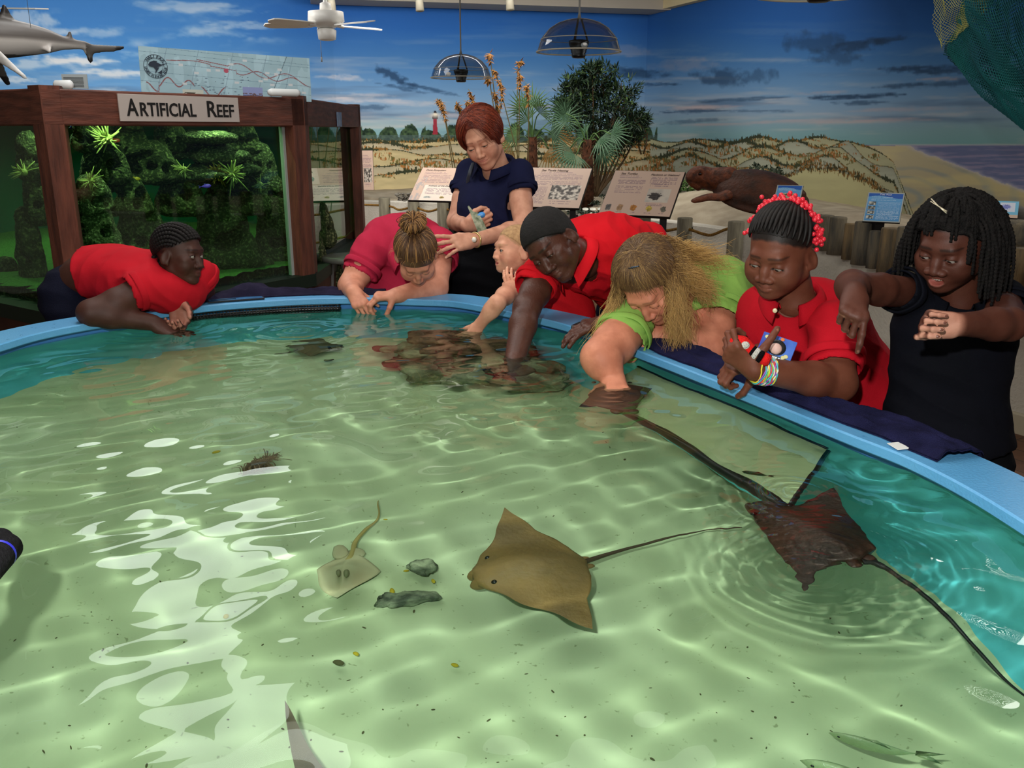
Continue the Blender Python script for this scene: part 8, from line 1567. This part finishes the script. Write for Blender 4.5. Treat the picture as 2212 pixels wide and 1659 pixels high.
# submerged tray against the right wall
zt = .886; c4 = [Q(1285, 846, zt), Q(1702, 1088, zt), Q(1797, 965, zt)]; A_, B_, C_ = c4; D_ = A_ + (C_ - B_) * .9
for p in (C_, D_):
    i = np.argmin(np.linalg.norm(RIM - p[:2], axis=1)); p[:2] = RIM[i] + RN[i] * .030
edge = [A_ * (1 - t) + B_ * t for t in np.linspace(0, 1, 8)]; ii0 = np.argmin(np.linalg.norm(RIM - C_[:2], axis=1)); ii1 = np.argmin(np.linalg.norm(RIM - D_[:2], axis=1)); st = 1 if ii1 > ii0 else -1
far = [np.r_[RIM[i] + RN[i] * .030, zt] for i in range(ii0, ii1 + st, st)]; poly = edge + far; n_ = len(poly); v = [(p[0], p[1], zt) for p in poly] + [(p[0], p[1], zt - .014) for p in poly]
tr = mesh_obj('shelf_tray', v, [tuple(range(n_))[::-1], tuple(n_ + i for i in range(n_))] + [(i, (i + 1) % n_, n_ + (i + 1) % n_, n_ + i) for i in range(n_)], mat('tray_green', (172, 184, 140), .9, .1, col2=(186, 196, 156), scale=5), None, False); tag(tr, 'shallow sand-coloured tray with a black edge fixed under water along the right wall', 'tray'); recv(tr)
mb = MB(); mb.tube([p - V(0, 0, .016) + V(0, 0, .004 * sin(i * 2.3)) for i, p in enumerate(edge)], .019, 8); mb.tube([B_ - V(0, 0, .012), C_ - V(0, 0, .012)], .010, 8); mb.tube([p + V(0, 0, .004) for p in far], .006, 6); o = mb.build('black_edge', mat('tray_edge_black', (10, 14, 14), .4, .4), tr); recv(o)
mb = MB(); mb.tube([p - V(0, 0, .044) for p in edge], .008, 8); o = mb.build('teal_edge', M_basin, tr); recv(o)
# little fish by the tray
o = fishm(Q(1632, 1022, .89), .055, V(-1, .5, 0), mat('fish_dark', (54, 60, 26), .5, .4), 'small_fish', 'small dark yellow-edged fish above the submerged tray', .34, .2); recv(o, *o.children)
# black foam handle at the left edge
M_foam = mat('foam_black', (34, 34, 37), .95, .1, col2=(22, 22, 24), scale=80, bump=1, bscale=300, bdist=.003)
a_, b_ = P(14, 1182, 1.18), P(-120, 1330, .98); hn = empty('net_handle', a_, 'black foam-covered handle with a blue ring poking in at the left edge over the water', 'net handle')
dd = nrm(b_ - a_); MB().tube([a_ - dd * .003, a_, b_], [.017, .0205, .0205], 26).build('foam_grip', M_foam, hn); MB().tube([a_ + dd * (.028 + .002 * k) for k in range(4)], .0209, 26, cap=False).build('blue_ring', mat('ring_blue', (48, 52, 200), .4, .4), hn)
c_ = P(2, 1166, 1.22); e1, e2 = nrm(P(20, 1166, 1.22) - c_), nrm(P(2, 1150, 1.22) - c_); v, f = tube([c_, c_ + dd * .09], [.0175, .0175], 26, False); mb = MB(); mb.add(v, f); v, f = tube([c_, c_ + dd * .09], [.0105, .0105], 26, False); mb.add(v, f); n_ = 26
axx = dd; s1 = nrm(np.cross(axx, V(0, 0, 1))); s2 = np.cross(axx, s1); rg_ = [[c_ + (s1 * cos(2 * pi * i / n_) + s2 * sin(2 * pi * i / n_)) * r_ for i in range(n_)] for r_ in (.0175, .0105)]; mb.add(rg_[0] + rg_[1], [(i, (i + 1) % n_, n_ + (i + 1) % n_, n_ + i) for i in range(n_)]); mb.build('foam_tube', M_foam, hn)
MB().tube([P(2, 1176, 1.20), P(24, 1180, 1.19)], .006, 10).build('white_strap', mat('strap_white', (220, 228, 232), .5, .3), hn)
# ================================================================ TOYS HELD BY THE BEAD-HAIRED GIRL
M_pr_ = mat('plush_red', (222, 34, 34), .9, .1, bump=1, bscale=300, bdist=.004); M_pw = mat('plush_white', (228, 226, 218), .9, .1, bump=1, bscale=300); M_pk = mat('plush_black', (18, 16, 18), .9, .1, bump=1, bscale=300)
pp = [P(1592, 742, 1.965), P(1603, 746, 1.962), P(1618, 755, 1.958), P(1628, 762, 1.955), P(1637, 768, 1.952), P(1646, 773, 1.95), P(1660, 780, 1.95)]
S = SDF(np.min(pp, 0) - .05, np.max(pp, 0) + .05, .0028, .02); S.ell(pp[0], (.020, .018, .017), k=.01).chain(pp[0:3], [.017, .019, .016], .008); v, q = S.mesh(1); toy = mesh_obj('plush_toy', v, q, M_pr_); tag(toy, 'red plush toy with white and black bands held in the fist of the bead-haired girl', 'plush toy')
for nm, a_, b_, m_ in (('white_patch', 1, 2, M_pw), ):
    pc_ = P(1610, 746, 1.943); MB().ell(pc_, (.010, .006, .009)).build(nm, m_, toy)
for (a_, b_, m_, nm) in ((2, 3, M_pk, 'black_band'), (3, 4, M_pw, 'white_band'), (4, 5, M_pk, 'black_band'), (5, 6, M_pr_, 'red_tail')): MB().tube([pp[a_] * .95 + pp[b_] * .05, (pp[a_] + pp[b_]) / 2, pp[b_] * .99 + pp[a_] * .01], [.0145, .0150, .0145], 18).build(nm, m_, toy)
MB().ell(P(1594, 736, 1.946), (.003, .002, .003)).build('eye', M_pk, toy)
# toy box
bc_ = P(1674, 762, 2.03); bR = Ry(R_(16)) @ Rz(R_(-22)) @ Rx(R_(-24)); bs = V(.078, .036, .070); box = empty('toy_box', bc_, 'small blue box with a round window and toy egg, held against the deep red polo', 'box')
M_bb = mat('box_blue', (34, 52, 160), .35, .5, col2=(70, 120, 210), scale=14); M_bg = mat('box_green_grey', (62, 78, 66), .4, .4); M_bgr = mat('box_bottom_grey', (150, 152, 150), .5, .3)
def Bp(x, y, z): return bc_ + bR @ V(x, y, z)
MB().box(bc_, bs, bR, bev=.0008).build('carton', M_bb, box, smooth=False)
MB().box(Bp(0, -bs[1] / 2 - .0002, -bs[2] * .33), (bs[0] * .995, .0006, bs[2] * .33), bR).build('green_band', M_bg, box, smooth=False)
MB().box(Bp(0, 0, -bs[2] / 2 - .0003), (bs[0] * .99, bs[1] * .99, .0006), bR).build('grey_base', M_bgr, box, smooth=False)
MB().ell(Bp(0, -bs[1] / 2, .008), (.021, .0022, .019), bR, 28, 10).build('window', mat('box_window', (26, 28, 32), .15, .6), box); MB().ell(Bp(-.001, -bs[1] / 2 - .003, .004), (.014, .008, .013), bR, 20, 14).build('toy_egg', mat('egg_pink', (226, 190, 178), .5, .3, col2=(206, 168, 156), scale=60), box)
xd, yd = bR @ V(1, 0, 0), bR @ V(0, 0, 1); M_wl = mat('letter_white', (238, 240, 244), .5, .3)
text_mesh('TORTOISE EGG', .012, M_wl, box, 'lettering', Bp(-.033, -bs[1] / 2 - .0009, -.0225), xd, yd, .0004, bold=.0006, width=.062)
MB().box(Bp(.004, -bs[1] / 2 - .0008, -.0265), (.034, .0006, .0022), bR).build('red_stripe', mat('stripe_red', (214, 60, 44), .5, .3), box, smooth=False)
for (x_, z_) in ((-.028, .025), (-.022, .018), (.026, -.006), (.021, -.010)): MB().ell(Bp(x_, -bs[1] / 2 - .0008, z_), (.0055, .0008, .0045), bR, 10, 6).build('printed_hatchling', mat('hatchling_print', (214, 210, 150), .5, .3), box)
MB().ell(Bp(.006, -bs[1] / 2 - .0008, .030), (.005, .0008, .004), bR, 12, 6).build('orange_seal', mat('seal_orange', (220, 120, 60), .5, .3), box)
# drips on the rim
rg = random.Random(44); mb = MB()
for i in range(90):
    k = rg.randrange(0, 320); p = RIM[k] + RN[k] * rg.uniform(.012, .12); 
    if p[1] < 1.2: continue
    mb.ell((p[0], p[1], ZR + .0012), (rg.uniform(.002, .006), rg.uniform(.002, .005), .0012), Rz(rg.uniform(0, 3)), 8, 5)
o = mb.build('water_drops', clear_mat('drop', (235, 245, 250), .02)); tag(o, 'scattered water drops on the blue rim', 'water drops', kind='stuff')
# crumbs and specks on the sand
mb = MB()
for i in range(130):
    p = Q(rg.uniform(30, 2000), rg.uniform(860, 1655), .588)
    if pool_sd([p[0]], [p[1]])[0] > -.08: continue
    mb.ell((p[0], p[1], float(sandz(p[0], p[1])) + .001), (rg.uniform(.0012, .004), rg.uniform(.001, .002), .001), Rz(rg.uniform(0, 3)), 6, 4)
o = mb.build('sand_specks', M_cr); tag(o, 'tiny dark specks scattered over the pool sand', 'specks', kind='stuff'); recv(o)
# ================================================================ LIGHT AND CAMERA
def area(name, loc, rot, size, power, col=(1, 1, 1), sy=None, caus=False):
    l = bpy.data.lights.new(name, 'AREA'); l.energy = power; l.color = col; l.shape = 'RECTANGLE'; l.size = size; l.size_y = sy or size
    o = bpy.data.objects.new(name, l); C.objects.link(o); o.location = loc; o.rotation_euler = rot; return o
fl = bpy.data.lights.new('camera_flash', 'POINT'); fl.energy = 160; fl.color = (1, .97, .93); fl.shadow_soft_size = .025; fl.cycles.is_caustics_light = True
fo = bpy.data.objects.new('camera_flash', fl); C.objects.link(fo); fo.location = (-.14, -.02, 1.86)
area('hall_light_mural', (-.2, 8.4, 3.2), (R_(40), 0, 0), 4.2, 150, (1, .96, .9), 1.0)
area('hall_light_left', (-3.6, 7.9, 3.25), (R_(35), R_(-20), R_(20)), 2.2, 95, (1, .97, .93))
area('fill_light_pool', (-.3, 2.4, 3.25), (0, 0, 0), 2.6, 36, (1, .96, .9))  # added ambient fill over the pool, no fixture modelled
area('fill_light_right', (3.4, 5.6, 3.25), (0, R_(25), 0), 1.4, 60, (1, .95, .88))  # added ambient fill for the right side, kept out of view
for i, (x_, y_) in enumerate(((-1.5, 4.0), (-2.1, 5.0), (-2.0, 6.3), (-2.9, 6.4), (-1.2, 3.0))): area('ceiling_panel', (x_, y_, 3.3), (0, 0, 0), .62, 10, (1, .98, .95), 1.15)
w = bpy.data.worlds.new('hall'); bpy.context.scene.world = w; w.use_nodes = True; w.node_tree.nodes['Background'].inputs[0].default_value = (.9, .95, 1, 1); w.node_tree.nodes['Background'].inputs[1].default_value = .05
cd = bpy.data.cameras.new('camera'); cd.lens = 36 * FPX / 2212; cd.sensor_width = 36; cd.clip_start = .05; co = bpy.data.objects.new('camera', cd); C.objects.link(co)
co.location = (0, 0, HCAM); co.rotation_euler = (pi / 2 - PITCH, 0, 0)
sc = bpy.context.scene; sc.camera = co
sc.view_settings.view_transform = 'Standard'; sc.view_settings.look = 'None'; sc.view_settings.gamma = 1; sc.view_settings.use_curve_mapping = False; sc.view_settings.exposure = 0.0
sc.cycles.adaptive_threshold = .05; sc.cycles.max_bounces = 6; sc.cycles.diffuse_bounces = 3; sc.cycles.glossy_bounces = 3; sc.cycles.transmission_bounces = 5; sc.cycles.transparent_max_bounces = 10
sc.cycles.sample_clamp_indirect = 4
